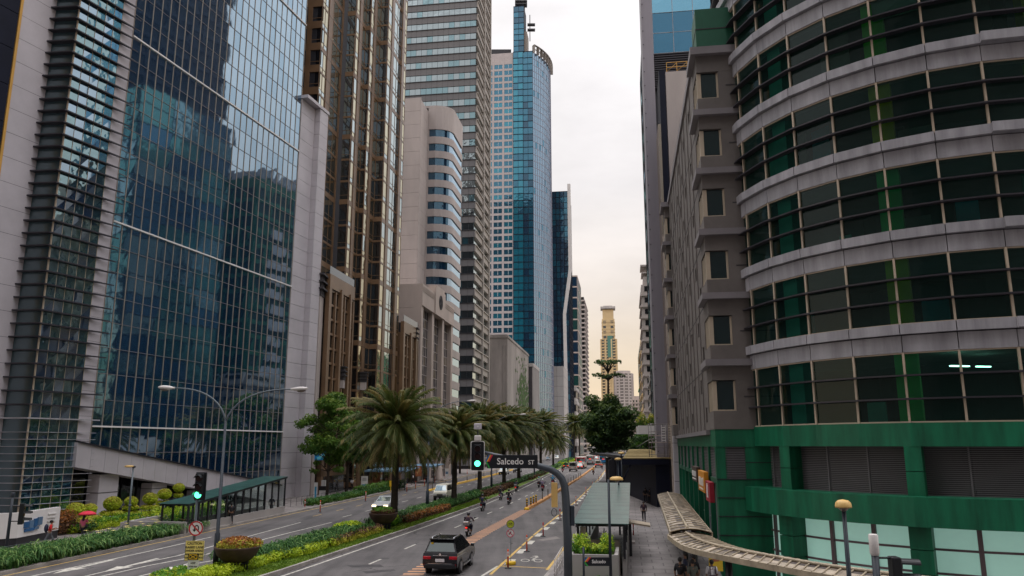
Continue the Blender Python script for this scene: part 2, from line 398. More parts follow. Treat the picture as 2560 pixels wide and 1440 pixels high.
def podium(ya, yb, c_, z1):
    f = Fr(*loc([st(c_, ya), st(c_, yb)], O)); g = MB(); m_ = MB()
    zz = rng(3.5, z1 - 2.2, 12); grid(g, m_, f, .9, f.L, zz, 5, -.3, .3, .35, .3, .2, (0,), .01)
    for i in (2, 4): a = .9 + (f.L - .9) / 5 * i; m_.fbox(f, a - .3, a + .3, -.3, .3, 3, z1 - 1.5)
    m_.fbox(f, 0, .9, -10, .1, 0, z1 - 1.9); m_.fbox(f, 0, f.L, -.5, .12, z1 - 2.0, z1); m_.fbox(f, 0, f.L, -.5, .1, 2.5, 3.5)
    g.fbox(f, 0, f.L, -10, -.5, 0, z1 - .2, 1); g.fbox(f, .2, f.L, -.1, -.05, z1, z1 + 1.2, 2); g.fbox(f, .9, f.L, -.45, -.4, .2, 2.6, 0)
    g.build('podium_glass', [g_dark, dark, g_dark], t); m_.build('podium_grid', bronze, t)
podium(106.8, 116.8, -41.3, 30.4); podium(134.6, 144.4, -38.7, 28.)
def lantern(u, v0, y, k=1., pil=1):
    p = at(u, v0, y); m_ = MB()
    for i, (s_, z_) in enumerate(((1.0, 0), (1.35, .9), (1.0, 1.1), (1.35, 1.9), (1.0, 2.1), (1.35, 2.9), (.5, 3.1))): m_.box(-s_ * k, s_ * k, -s_ * k, s_ * k, z_ * k, z_ * k + (.9 if s_ == 1 else .22) * k)
    m_.box(-.9 * k, .9 * k, -.9 * k, .9 * k, -p.z if pil else -1.2, -.01, 1)
    m_.build('stone_lantern', [clad_dark, stone2], t, loc=V(p.x - O[0], p.y - O[1], p.z))
for q in ((789, 742, 105.5), (1030, 858, 143.4, .9), (851, 950, 113.5, .62, 0), (908, 956, 121, .5, 0), (943, 960, 127, .5, 0)): lantern(*q)

# ================================================================ beige tower with curved blue ribbons and its temple-like base
O = st(-42., 158.4); t = thing('ribbon_window_tower', 'beige stone tower with curved blue ribbon windows rising behind its crested base', 'office tower', (*O, 0))
A = lambda c_, y_: loc([st(c_, y_)], O)[0]
zt = hz(243, 165)
b = MB(); fs = Fr(A(-62, 167.9), A(-44.8, 165)); panels(b, fs, 0, fs.L, rng(0, zt, 26), 2, 0, .05, .2); fs2 = Fr(A(-44.8, 165), A(-44.8, 171.6)); panels(b, fs2, 0, fs2.L, rng(0, zt - .6, 26), 2, 0, .05, .2, 0)
b.prism([A(-62, 168.3), A(-45, 165.4), A(-45, 180), A(-62, 180)], 0, zt - .3, 1); b.build('slab_wall', [stone2, clad_dark], t)
path = [A(-44.8, 171.7), A(-43, 171.45)]
c0 = A(-43, 175.2)
for i in range(1, 9):
    a = math.pi / 2 * i / 8 - .145; path.append((c0[0] + 3.6 * math.sin(a) - .0, c0[1] - 3.6 * math.cos(a)))
path.append((path[-1][0] + .146 * 9, path[-1][1] + 9)); z0 = 32.; k = 0
sp = MB(); top = hz(262, 171)
def run(mb, path, o0, o1, z0, z1, m):
    for i in range(len(path) - 1):
        f = Fr(path[i], path[i + 1]); mb.fbox(f, -.02, f.L + .02, o0, o1, z0, z1, m)
z = 5.
while z + 3.55 < top - 3:
    run(sp, path, -.8, .12, z, z + 1.75, 0)
    gg = MB()
    for i in range(len(path) - 1):
        f = Fr(path[i], path[i + 1])
        if i == 0: sp.fbox(f, 0, .25, -.8, .1, z + 1.75, z + 3.55); gg.pane(f, .25, f.L, -.1, z + 1.75, z + 3.55, 0, .01)
        else: gg.pane(f, 0, f.L, -.1, z + 1.75, z + 3.55, 0 if i < 6 else 1, .01)  # paler glass on the curved end paints in its bright sky reflection
    gg.build('ribbon_window', [g_navy, g_blue], t); z += 3.55
run(sp, path, -.8, .12, z, top, 0); sp.prism([(p[0], p[1]) for p in path] + [A(-60, 183), A(-60, 173)], top - .5, top + .05, 0)
sp.build('spandrel_bands', stone2, t)
b = MB(); b.prism([(p[0] * .98 - .5, p[1] + .5) for p in path] + [A(-60, 183), A(-60, 173)], 0, top - .6); b.build('core', dark, t)
b = MB(); zc = 6.7 + .2085 * 145.2; fa = Fr(A(-60, 148.3), A(-38.5, 145.2)); fb = Fr(A(-38.5, 145.2), A(-38.5, 172.4))
panels(b, fa, 0, fa.L - 1.2, rng(0, zc, 8), 3, 0, .04, .4)
b.fbox(fa, fa.L - 1.2, fa.L, -1.2, 0.01, 0, zc); b.fbox(fb, 0, fb.L, -1.5, .25, zc - 4.2, zc, 0); b.fbox(fb, 0, fb.L, -1.6, -1.4, 0, zc - 4)
for zq in (.5, .9, 1.3): b.fbox(fb, 0, 9, .25, .33, zc - zq - .1, zc - zq); b.fbox(fb, 18.4, fb.L, .25, .33, zc - zq - .1, zc - zq)
b.fbox(fb, 9.5, 18, -1.2, .5, zc - 4.3, zc + 1.2); b.fbox(fb, 10.5, 17, -1.2, .5, zc + 1.2, zc + 1.8); b.prism([A(-39.5, 146.5), A(-39.5, 171.5), A(-60, 174), A(-60, 150)], zc - 1, zc - .3)
for q in (0, 8.6, 17.3, 25.9): b.fbox(fb, q, q + 1.6, -1.6, .05, 0, zc - 4.2)
b.build('temple_base', [stone], t)
fm = MB()
for q in (1.6, 10.2, 18.9): g = MB(); grid(g, fm, fb, q, q + 7., rng(0, zc - 4.2, 18), 5, -.9, .12, .1, .12, .08, (0, 0, 1), .02); g.build('entrance_glass', [g_dark, g_bronze], t)
fm.build('entrance_frame', stone2, t)
b = MB(); M_ = Matrix((tuple(fb.d) + (0,), (0, 0, 1), tuple(fb.n) + (0,))).transposed()
def ring(mb, M3, c, r0, r1, th, m=0, n=24):
    pr_ = [(r0, 0), (r1, 0), (r1, th), (r0, th), (r0, 0)]; mb.lathe(pr_, n, c, m, False, M3)
ring(b, M_, fb.pt(13.7, .51, zc - 1.3), 1.2, 1.5, .1); ring(b, M_, fb.pt(13.2, .51, zc - 1.1), .5, .8, .1); ring(b, M_, fb.pt(14.2, .51, zc - 1.8), .45, .75, .1)
b.build('emblem', [clad_dark], t)

# ================================================================ grey striped tower
O = st(-43., 219.); t = thing('striped_tower', 'grey tower striped with horizontal spandrels and long window bands', 'office tower', (*O, 0), HEAD)
grey_sp = mat('polished_grey_spandrel', (.13, .125, .13), .3, var=.15, scale=.08)
rib_sp = mat('lit_side_spandrel', (.30, .27, .245), .6, var=.12)  # street face: low-sky light put into a paler, warmer colour
b = MB(); b.box(-50, -.4, .4, 21.8, 0, 168); b.build('core', dark, t)
fa = Fr((-50, 0), (0, 0)); fb = Fr((0, 0), (0, 22.3)); sp = MB(); z = 1.; fh = 4.35
while z < 165:
    sp.fbox(fa, 0, 50.12, -.5, .12, z, z + 2.0, 0); sp.fbox(fa, 0, 50.3, -.5, .3, z + 2., z + 2.22, 1)
    for q in range(30): sp.fbox(fa, q * 1.72, q * 1.72 + .05, 0, .135, z, z + 2.0, 1)
    gg = MB(); 
    for q in range(29): gg.pane(fa, q * 1.72, (q + 1) * 1.72, -.1, z + 2.22, z + fh, R.choice((0, 0, 0, 1)), .012); gg.fbox(fa, q * 1.72, q * 1.72 + .06, -.1, -.03, z + 2.2, z + fh, 2)
    for q in range(8): gg.pane(fb, q * 2.75, (q + 1) * 2.75, -.25, z + 1.9, z + fh, 0, .012)
    gg.build('window_band', [g_sky, g_teal, dark], t)
    sp.fbox(fb, 0, 22.2, -.5, .45, z, z + 1.7, 2); sp.fbox(fb, 0, 22.3, -.3, .75, z + 1.7, z + 2.0, 2)
    z += fh
for q in (10.6, 21.4): sp.fbox(fb, q, q + .9, -.4, .85, 0, 166, 2)
sp.build('spandrel_bands', [grey_sp, dark, rib_sp], t)

# ================================================================ blue glass tower with spire
Y5 = 367.; O = st(-43., Y5); t = thing('spire_tower', 'tall cyan glass tower with curved street face and slim rooftop spire', 'skyscraper', (*O, 0))
zt = hz(128, Y5); fa = Fr((-26, 3.8), (0, 0)); grd = MB(); gl5 = MB()
strip0 = fa.L - 10.
z = 2.; k = 0
while z < zt - 7:
    bd = MB()
    for q in range(3): bd.pane(fa, strip0 - 15.6 + q * 5.2 + .5, strip0 - 15.6 + q * 5.2 + 4.8, -.12, z + 1.15, z + 3.52, R.choice((0, 0, 0, 0, 1)), .015); bd.fbox(fa, strip0 - 15.6 + q * 5.2 + 2.6, strip0 - 15.6 + q * 5.2 + 2.72, -.12, 0, z + 1.5, z + 3.52, 2)
    bd.build('window_band', [g_cyan2, g_cyan, white], t)
    grd.fbox(fa, 0, strip0, -.5, 0, z, z + 1.15); z += 3.52; k += 1
wz = z
grd.fbox(fa, 0, strip0, -.5, 0, z, zt)
for q in range(4): a = strip0 - 15.6 + q * 5.2; grd.fbox(fa, a - .5, a + .5, -.5, .08, 0, zt)
grd.build('white_grid', [mat('pinkish_white_grid', (.40, .36, .365), .6, var=.08)], t)
fm = MB(); zz = rng(0, zt, 59)
grid(gl5, fm, fa, strip0, strip0 + 5., zz, 2, .5, .12, .1, .35, .15, (0, 0, 0, 0, 1), .02); grid(gl5, fm, fa, strip0 + 5, fa.L, zz, 2, .1, .12, .1, .3, .15, (1, 1, 1, 1, 2), .02)
gl5.build('glass_strip', [g_cyan, g_cyan2, g_navy], t); fm.build('strip_frame', [navy], t)
path = [(0, 0)]; hd = 47.
for i in range(9): hd -= 5.2; path.append((path[-1][0] + 3.3 * math.sin(math.radians(hd)), path[-1][1] + 3.3 * math.cos(math.radians(hd))))
gc = MB(); fm = MB()
for i in range(9):
    f = Fr(path[i], path[i + 1]); grid(gc, fm, f, 0, f.L, rng(14, zt - .5, 55), 2, 0, .16, .12, .22, .1, (0,) * 15 + (1,), .02)
gc.build('curved_glass', [mirror('steel_blue_glass', (.40, .56, .70), body=(.01, .07, .13), refl=.42, wav=.05), g_cyan2], t); fm.build('curved_frame', [mat('mauve_mullion', (.25, .24, .30), .4)], t)
b = MB()
for i in range(9):
    f = Fr(path[i], path[i + 1]); b.fbox(f, 0, f.L, -.3, .5, 11, 14, 0); b.fbox(f, 0, f.L, -.3, .2, 5, 11, 1); b.fbox(f, 0, f.L, -.3, .5, 0, 5, 0)
    b.fbox(f, 0, f.L, .4, 1.4, zt + 3, zt + 3.4, 2); b.fbox(f, 0, .4, -.2, 1.4, zt - 1, zt + 3.2, 2); b.fbox(f, 0, f.L, .2, .5, zt + 1.2, zt + 1.6, 2)
b.build('podium_and_crown', [conc_l, g_teal, conc], t)
b = MB(); b.prism([(p[0] - .4, p[1] + .5) for p in path] + [(2, 45), (-26, 45), (-26, 4.4)], 0, zt - .6); b.box(-24, -11, 4.5, 20, zt - .6, zt + 3.5); b.build('core', dark, t)
sz = hz(17, Y5 + 1); b = MB(); fm = MB()
grid(b, fm, fa, strip0 + .2, strip0 + 5.6, rng(zt, sz, 8), 2, .5, .15, .1, .3, .12, (0, 1), .02)
b.fbox(fa, strip0 + .2, strip0 + 5.6, -9, .45, zt, sz - .1, 2); b.fbox(fa, strip0 + 5.6, strip0 + 7., -8, -.6, zt, sz - 14, 3)
b.build('spire', [g_cyan2, g_navy, navy, conc], t); fm.build('spire_frame', navy, t)
b = MB(); q = fa.pt(strip0 + 3.5, -3, 0)
for dx, dy, z1 in ((0, 0, 16), (2, 0, 13), (-1.5, 1, 11)): b.tube([(q[0] + dx, q[1] + dy, sz - 1), (q[0] + dx, q[1] + dy, sz + z1)], .25, 6)
for zq in (2.5, 4.2, 7.5): b.box(q[0] - 3, q[0] + 3.4, q[1] - 1.5, q[1] + 2, sz + zq, sz + zq + .7)
for zq in (-12, -9): b.box(q[0] + 3.5, q[0] + 7.5, q[1] - 1, q[1] + 1, sz + zq, sz + zq + .7)
b.box(q[0] + 4.6, q[0] + 5, q[1] - .2, q[1] + .2, sz - 18, sz - 3)
b.build('antenna_rig', dark, t)

# ================================================================ lower blocks in front of it
def block(name, label, c_, ya, yb, W, z1, cat='building'):
    O = st(c_, ya); r = thing(name, label, cat, (*O, 0), HEAD); return r, (yb - ya) / math.cos(HEAD)
t, L_ = block('concrete_block', 'rain stained concrete block with a green vine patch on its street wall', -43., 283, 345, 30, 40)
z1 = hz(836, 283); b = MB(); b.box(-30, 0, 0, L_, 0, z1); 
for q in range(5): b.box(-1.5 - q * 6, -1.1 - q * 6, -.35, 0, 0, z1 - 4)
b.box(-30.2, .25, -.2, L_ + .2, z1 - 1.2, z1 - .5); b.build('wall', conc, t)
b = MB(); rr = random.Random(3)
for i in range(900):
    y_ = rr.gauss(44, 8); z_ = rr.gauss(21, 7.5)
    if 20 < y_ < L_ - 1 and 2 < z_ < z1 - 4: s_ = rr.uniform(.3, .8); b.face([(.1, y_ - s_, z_ - s_), (.25, y_ + s_, z_ - s_ * .6), (.15, y_ + s_, z_ + s_), (.2, y_ - s_, z_ + s_)])
b.build('climbing_vine', leaf('vine_leaf', (.03, .09, .02), (.08, .17, .04)), t)
t, L_ = block('finned_block', 'grey low block of close vertical fins below the cyan tower', -41.5, 346, 392, 30, 36)
z1 = hz(908, 346); b = MB(); b.box(-20, 0, 0, L_, 0, z1, 1); b.box(-20, .6, -.3, L_, z1 - 1.5, z1)
for q in range(22): b.box(0, .6, q * 2.1, q * 2.1 + .7, 0, z1 - 1.5)
b.build('wall', [conc_l, clad_dark], t)
t, L_ = block('blank_wall_block', 'pale blank panelled block beside the foot of the cyan tower', -31.5, 396, 470, 30, 40)
z1 = hz(915, 396); b = MB(); f = Fr((0, 0), (0, L_)); panels(b, f, 0, L_, rng(0, z1, 9), 10, 0, .12, .4); f = Fr((-14, 0), (0, 0)); panels(b, f, 0, 14, rng(0, z1, 9), 4, 0, .12, .4); b.box(-14, -.3, .3, L_, 0, z1 - .2, 1); b.build('wall', [conc_l, clad_dark], t)
t, L_ = block('dark_blue_tower', 'dark blue tower with a kinked white blade edge', -30.2, 425, 452, 30, 40, 'skyscraper')
z1 = hz(478, 425); fa = Fr((-9, 0), (0, 0)); fb = Fr((0, 0), (0, L_)); g = MB(); fm = MB()
grid(g, fm, fa, 0, 9, rng(0, z1, 44), 4, 0, .3, .2, .25, .1, (0, 0, 1), .02); grid(g, fm, fb, 0, L_, rng(0, z1, 44), 6, 0, .3, .2, .25, .1, (0, 1), .02)
g.build('curtain_wall', [g_navy, g_cyan2], t); fm.build('mullions', navy, t)
b = MB(); b.box(-9, -.2, .2, L_, 0, z1 - .2); b.build('core', dark, t)
b = MB()
pts = [(.9, z1 + 4), (.9, z1 * .69), (-2.6, z1 * .52), (-2.0, 8)]
for (x0, za), (x1, zb_) in zip(pts, pts[1:]): b.hexa([(x1 - .9, -1.2, zb_), (x1 + .9, -1.2, zb_), (x1 + .9, .5, zb_), (x1 - .9, .5, zb_), (x0 - .9, -1.2, za), (x0 + .9, -1.2, za), (x0 + .9, .5, za), (x0 - .9, .5, za)])
b.build('white_blade', white, t)
t, L_ = block('green_glass_tower', 'slim green glass tower with beige floor lines beyond the white blade', -30.3, 505, 545, 30, 40, 'skyscraper')
z1 = hz(690, 505); fa = Fr((-14, 0), (0, 0)); fb = Fr((0, 0), (0, L_)); g = MB(); fm = MB()
grid(g, fm, fa, 0, 14, rng(0, z1, 16), 4, 0, .4, .2, .9, .15, (0, 1), .02); grid(g, fm, fb, 0, L_, rng(0, z1, 16), 5, 0, .4, .2, .9, .15, (0, 1), .02)
g.box(-14, -.2, .2, L_, 0, z1 - .2, 2); g.build('curtain_wall', [g_green, g_navy, dark], t); fm.build('floor_lines', [stone], t)
b = MB(); b.box(-14, -5, -.3, 8, z1, hz(640, 505)); b.build('roof_block', stone2, t)
t, L_ = block('corduroy_tower', 'narrow dark tower with fine balcony lines at the end of the glass row', -30., 590, 640, 30, 40, 'skyscraper')
z1 = hz(742, 590); b = MB(); b.box(-16, -.5, .5, L_, 0, z1, 1)
for k in range(34): b.box(-8, .3, -.4, L_, z1 * k / 34, z1 * k / 34 + 1.1)
b.box(-16, -8, -.3, L_, 0, z1 + 4, 2); b.build('wall', [stone2, g_dark, g_green], t)
t, L_ = block('pale_shop_block', 'low pale block with a rounded corner bay behind the median palms', -30.8, 480, 560, 30, 40)
z1 = hz(968, 480); b = MB(); b.box(-12, 0, 0, L_, 0, z1)
for k in range(5): b.box(-12.1, .5, -.5, L_, z1 * (k + .75) / 5, z1 * (k + 1) / 5); b.box(-11, .1, -.1, L_, z1 * k / 5 + 2, z1 * (k + .7) / 5, 1)
b.build('wall', [conc_l, g_dark], t)

# ================================================================ towers closing the avenue
p = at(1528, 1112, 900); t = thing('gold_tower', 'slender yellow beige apartment tower with a flat overhanging cap closing the street', 'skyscraper', (p.x, 900, 0), -.12)
W2 = 8.6; zt = hz(800, 900); b = MB(); b.box(-W2, W2, -W2, W2, 0, hz(850, 900)); b.box(-W2 * .86, W2 * .86, -W2 * .86, W2 * .86, hz(850, 900), zt); b.box(-W2 * .74, W2 * .74, -W2 * .74, W2 * .74, zt, hz(776, 900))
b.box(-W2 * 1.0, W2 * 1.0, -W2, W2, hz(774, 900), hz(769, 900), 1); b.box(-W2 * .6, W2 * .6, -W2 * .6, W2 * .6, hz(769, 900), hz(766, 900), 1)
nf = 38; zh = hz(850, 900) / nf
for k in range(nf): b.box(-W2 - .45, W2 + .45, -W2 - .45, W2 + .45, k * zh + zh * .82, (k + 1) * zh)
for k in range(6): zq = hz(850, 900) + (zt - hz(850, 900)) * k / 6; b.box(-W2 * .9, W2 * .9, -W2 * .9, W2 * .9, zq, zq + .9)
for x in (-1.06, -.42, .36, 1.06): b.box(x * W2 - .7, x * W2 + .7, -W2 - .9, -W2 + 1, 0, hz(850, 900))
b.build('wall', [gold, conc_l], t)
g = MB()
for x in (-.78, -.2, .7):
    for k in range(nf): g.box(x * W2 - 1.4, x * W2 + 1.4, -W2 - .12, -W2 + .1, k * zh + .7, k * zh + zh * .75)
for k in range(4):
    zq = hz(850, 900) + (zt - hz(850, 900)) * k / 4 + 1
    for x in (-.5, .5): g.box(x * W2 - 1.7, x * W2 + 1.7, -W2 * .86 - .1, -W2 * .8, zq, zq + 3)
g.box(-1.5, 4.5, -W2 - .75, -W2, hz(895, 900), hz(842, 900), 1)
g.build('windows', [g_dark, g_green], t)['kind'] = 'stuff'
def far_tower(name, label, u0, u1, v, y, m1, nf=22, round_=False):
    p = at((u0 + u1) / 2, 1112, y); W = (u1 - u0) * y / 1976 / 2; r = thing(name, label, 'apartment tower', (p.x, y, 0), -.1); z1 = hz(v, y); b = MB(); g = MB()
    if round_:
        P = [(W * math.cos(a) , W * .8 * math.sin(a)) for a in [i * math.pi / 6 - math.pi for i in range(13)]][:-1]
        b.prism(P, 0, z1); b.prism([(x * .8, y_ * .8) for x, y_ in P], z1, z1 + 2.5)
    else: b.box(-W, W, -W, W, 0, z1); b.box(-W * .7, W * .7, -W * .7, W * .7, z1, z1 + 3)
    for k in range(nf):
        z = z1 * k / nf
        if round_:
            for i in (8, 9, 10): pass
            g.prism([(x * 1.01, y_ * 1.01) for x, y_ in P], z + 1.4, z + 2.4, 0)
            for i in range(12): b.box(P[i][0] * 1.03 - .7, P[i][0] * 1.03 + .7, P[i][1] * 1.03 - .5, P[i][1] * 1.03 + .5, z, z1 * (k + 1) / nf - .02)
        else:
            b.box(-W - .5, W + .5, -W - .5, W + .5, z, z + .9)
            for q in range(3): g.box(-W + (q + .25) * W * .66, -W + (q + .75) * W * .66, -W - .1, -W, z + 1.1, z1 * (k + 1) / nf - .3)
    b.build('wall', m1, r); g.build('windows', g_dark, r)['kind'] = 'stuff'
far_tower('round_tower', 'mauve rounded apartment tower behind the big dark tree', 1541, 1586, 934, 760, stone2, 26, True)
far_tower('stepped_tower', 'smaller pale apartment tower at the right of the round one', 1583, 1606, 1000, 640, stone, 14)

# ================================================================ right row beyond the green building
t, L_ = block('concrete_tower', 'tall tower of blue glass above beige concrete with a grey riveted blade', 4.28, 78.2, 92, 30, 40, 'skyscraper')
za = hz(181, 78.2); b = MB(); f = Fr((1., 0), (14, 0)); panels(b, f, 0, 13, [0, 18, 25.6, za], 1, 0, .03, .3); b.box(0.95, 14, .3, 5, 0, za - .1, 0); b.build('beige_wall', [stone2], t)
b = MB(); b.box(.33, .95, -.05, 5, 0, za + .2); b.build('navy_pilaster', navy, t)
b = MB(); b.box(0, .31, .02, 4.6, 0, za - 6); b.build('steel_edge', mirror('brushed_steel', (.95, .86, .72), rough=.12, body=(.2, .18, .15), refl=.7), t)
zb_ = hz(134, 87); fa = Fr((.3, 9), (15, 9)); g = MB(); fm = MB(); grid(g, fm, fa, 0, 14.7, rng(zb_, zb_ + 5.4, 2), 6, 0, .06, .08, .06, .05, (0,), .02); grid(g, fm, fa, 0, 14.7, rng(zb_ + 5.4, zb_ + 40, 13), 6, 0, .06, .08, .06, .05, (1,), .02)
g.build('upper_glass', [mirror('deep_azure_glass', (.08, .25, .38), body=(.002, .03, .07), refl=.4), mirror('azure_glass', (.22, .50, .66), body=(.004, .06, .11), refl=.55)], t); fm.build('upper_mullions', [alum], t)
b = MB(); b.fbox(fa, 0, 14.7, -9, -.2, 0, zb_ + 40)
for k in range(16): z = zb_ - 4.6 + k * .29; b.fbox(fa, 0, 14.7, -.1, .25, z, z + .13, 1)
b.build('louvre_band', [dark, fin_m], t)
b = MB(); b.box(-1.05, .28, 8.6, 14, 0, 112)
for k in range(60): b.tube([(-.9, 8.6, k * 1.8 + .6), (-.9, 8.54, k * 1.8 + .6)], .06, 6, 1)
b.build('riveted_blade', [mat('blade_grey', (.24, .22, .25), .5, var=.1, streak=.1), dark], t)
b = MB(); zr = za + .1
for x in rng(1.2, 5.6, 4): b.box(x - .03, x + .03, .4, .46, zr, zr + 1.2); b.tube([(x, .43, zr + .1), (x + 1.1, .43, zr + 1.1)], .02, 5)
for z_ in (1.15, .6): b.box(1.2, 5.6, .4, .45, zr + z_, zr + z_ + .05)
b.build('roof_railing', [yel], t)
t, L_ = block('strip_glass_tower', 'narrow teal glass tower seen edge on beyond the riveted blade', 4.28, 108, 131, 30, 40, 'skyscraper')
z1 = hz(207, 131); b = MB(); fm = MB(); f = Fr((0, L_), (0, 0)); f2 = Fr((0, 0), (9, 0)); grid(b, fm, f, 0, L_, rng(8, z1, 18), 3, 0, .1, .1, .16, .1, (0, 1, 2), .03); grid(b, fm, f2, 0, 9, rng(8, z1, 18), 3, 0, .1, .1, .16, .1, (0, 1), .03)
b.box(.3, 9, .3, L_, 0, z1 - .2, 3); b.tube([(.5, 12, z1 - 1), (.5, 12, z1 + 3)], .08, 6, 3); b.build('curtain_wall', [g_teal, g_green, g_navy, dark], t); fm.build('mullions', [dark], t)
b = MB(); b.box(-.05, 9, -.02, L_, 0, 8); b.build('plinth', white, t)
for nm, lb, c_, ya, yb, v, W, m_, nf in (('crowned_tower', 'slim brown tower with a small pagoda crown beyond the teal glass', 4.7, 196, 215, 712, 12, stone2, 16), ('beige_block', 'tan balcony block under the brown crowned tower', 4.6, 222, 250, 850, 12, gold, 9), ('grey_block', 'grey office block low beside the arcade end', 5.2, 140, 175, 905, 14, conc_l, 9), ('netted_block', 'far block wrapped in bright green scaffold netting', 4.9, 262, 290, 872, 10, mat('green_net', (.02, .30, .12), .8), 3)):
    t, L_ = block(nm, lb, c_, ya, yb, W, 0); z1 = hz(v, ya); b = MB(); b.box(0, W, 0, L_, 0, z1)
    for k in range(nf):
        z = z1 * k / nf
        for q in range(3): b.box(-.06, .2, L_ * (q + .2) / 3, L_ * (q + .8) / 3, z + 1.2, z1 * (k + 1) / nf - .4, 1); b.box(W * (q + .2) / 3, W * (q + .8) / 3, -.06, .2, z + 1.2, z1 * (k + 1) / nf - .4, 1)
        b.box(-.35, W, -.35, L_, z, z + .4)
    if nm == 'crowned_tower':
        b.box(.6, 5, 1, 8, z1, hz(690, ya)); b.box(.2, 5.4, .6, 8.4, hz(682, ya), hz(679, ya)); b.box(1, 5, 1.4, 8, hz(690, ya), hz(664, ya)); b.box(.0, 5.4, .4, 8.4, hz(665, ya), hz(661, ya))
    b.build('wall', [m_, g_dark], t)
# ================================================================ the green and grey corner building
OX, OY = st(4.6, 41.4)
t = thing('green_corner_building', 'green and grey corner building with a rounded glass front and boxed bay windows', 'office building', (OX, OY, 0), HEAD)
RL = Matrix.Rotation(-HEAD, 2)
def lo(x, y): q = RL @ V(x - OX, y - OY); return (q.x, q.y)
# rounded front: facet corners in plan, walking towards the camera and round to the right
arc = [(.3163 * 40.5, 40.5)]; a = 14.
for i in range(13):
    arc.append((arc[-1][0] + 2.1 * math.sin(math.radians(a)), arc[-1][1] - 2.1 * math.cos(math.radians(a)))); a += 10.5
pre = [arc[0]]; a = 3.5
for i in range(3): pre.insert(0, (pre[0][0] - 2.1 * math.sin(math.radians(a)), pre[0][1] + 2.1 * math.cos(math.radians(a)))); a -= 10.5
ARC = [lo(*q) for q in pre + arc[1:]]; K0 = 3                       # ARC[3 + k] is mullion k
FC = [Fr(ARC[i], ARC[i + 1]) for i in range(len(ARC) - 1)]
def off(i, o):                                                 # mitred offset of corner i
    n = (FC[max(i - 1, 0)].n + FC[min(i, len(FC) - 1)].n).normalized(); q = V(*ARC[i]) + n * o / max(.5, n.dot(FC[min(i, len(FC) - 1)].n)); return (q.x, q.y)
def band(mb, i0, i1, o0, o1, z0, z1, m=0, gap=0.):
    for i in range(i0, i1):
        p, q, r_, s_ = off(i, o1), off(i + 1, o1), off(i + 1, o0), off(i, o0)
        if gap: d = (V(*q) - V(*p)).normalized() * gap; p = (p[0] + d.x, p[1] + d.y)
        mb.hexa([(*p, z0), (*q, z0), (*r_, z0), (*s_, z0), (*p, z1), (*q, z1), (*r_, z1), (*s_, z1)], m)
YR = 33.36; NF = len(FC)
zb, zt_, zn = hz(1057, YR), hz(882, YR), hz(813, YR); PIT = zn - zb; WH = zt_ - zb
g_off = clear('tinted_office_glass', (.42, .62, .54), 1.4)
_n = g_off.node_tree; _o = _n.nodes['Material Output']; _b = _n.nodes['Principled BSDF']; _b.inputs['Base Color'].default_value = (.018, .062, .055, 1); _b.inputs['Roughness'].default_value = .3; _b.inputs['Specular IOR Level'].default_value = .1
_s = _o.inputs[0].links[0].from_socket; _m = _n.nodes.new('ShaderNodeMixShader'); _m.inputs[0].default_value = .24; _n.links.new(_s, _m.inputs[1]); _n.links.new(_b.outputs[0], _m.inputs[2]); _n.links.new(_m.outputs[0], _o.inputs[0])
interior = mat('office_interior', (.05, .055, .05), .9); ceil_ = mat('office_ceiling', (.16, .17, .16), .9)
paints = [mat('column_paint', c, .6, var=.05) for c in ((.06, .80, .18), (.45, .70, .03), (.04, .80, .22), (.70, .70, .03), (.16, .85, .08))]
teal_p = mat('teal_partition', (.06, .40, .34), .7); teal_b = mat('blue_partition', (.02, .28, .42), .7)
tube_l = glow('office_tube_light', (.5, 1., .85), 6.)
ctr = V(*lo(arc[5][0] + 3.2, arc[5][1] + 11.))
blinds = mat('pale_blind', (.30, .40, .36), .8, var=.1)
NFL = 8
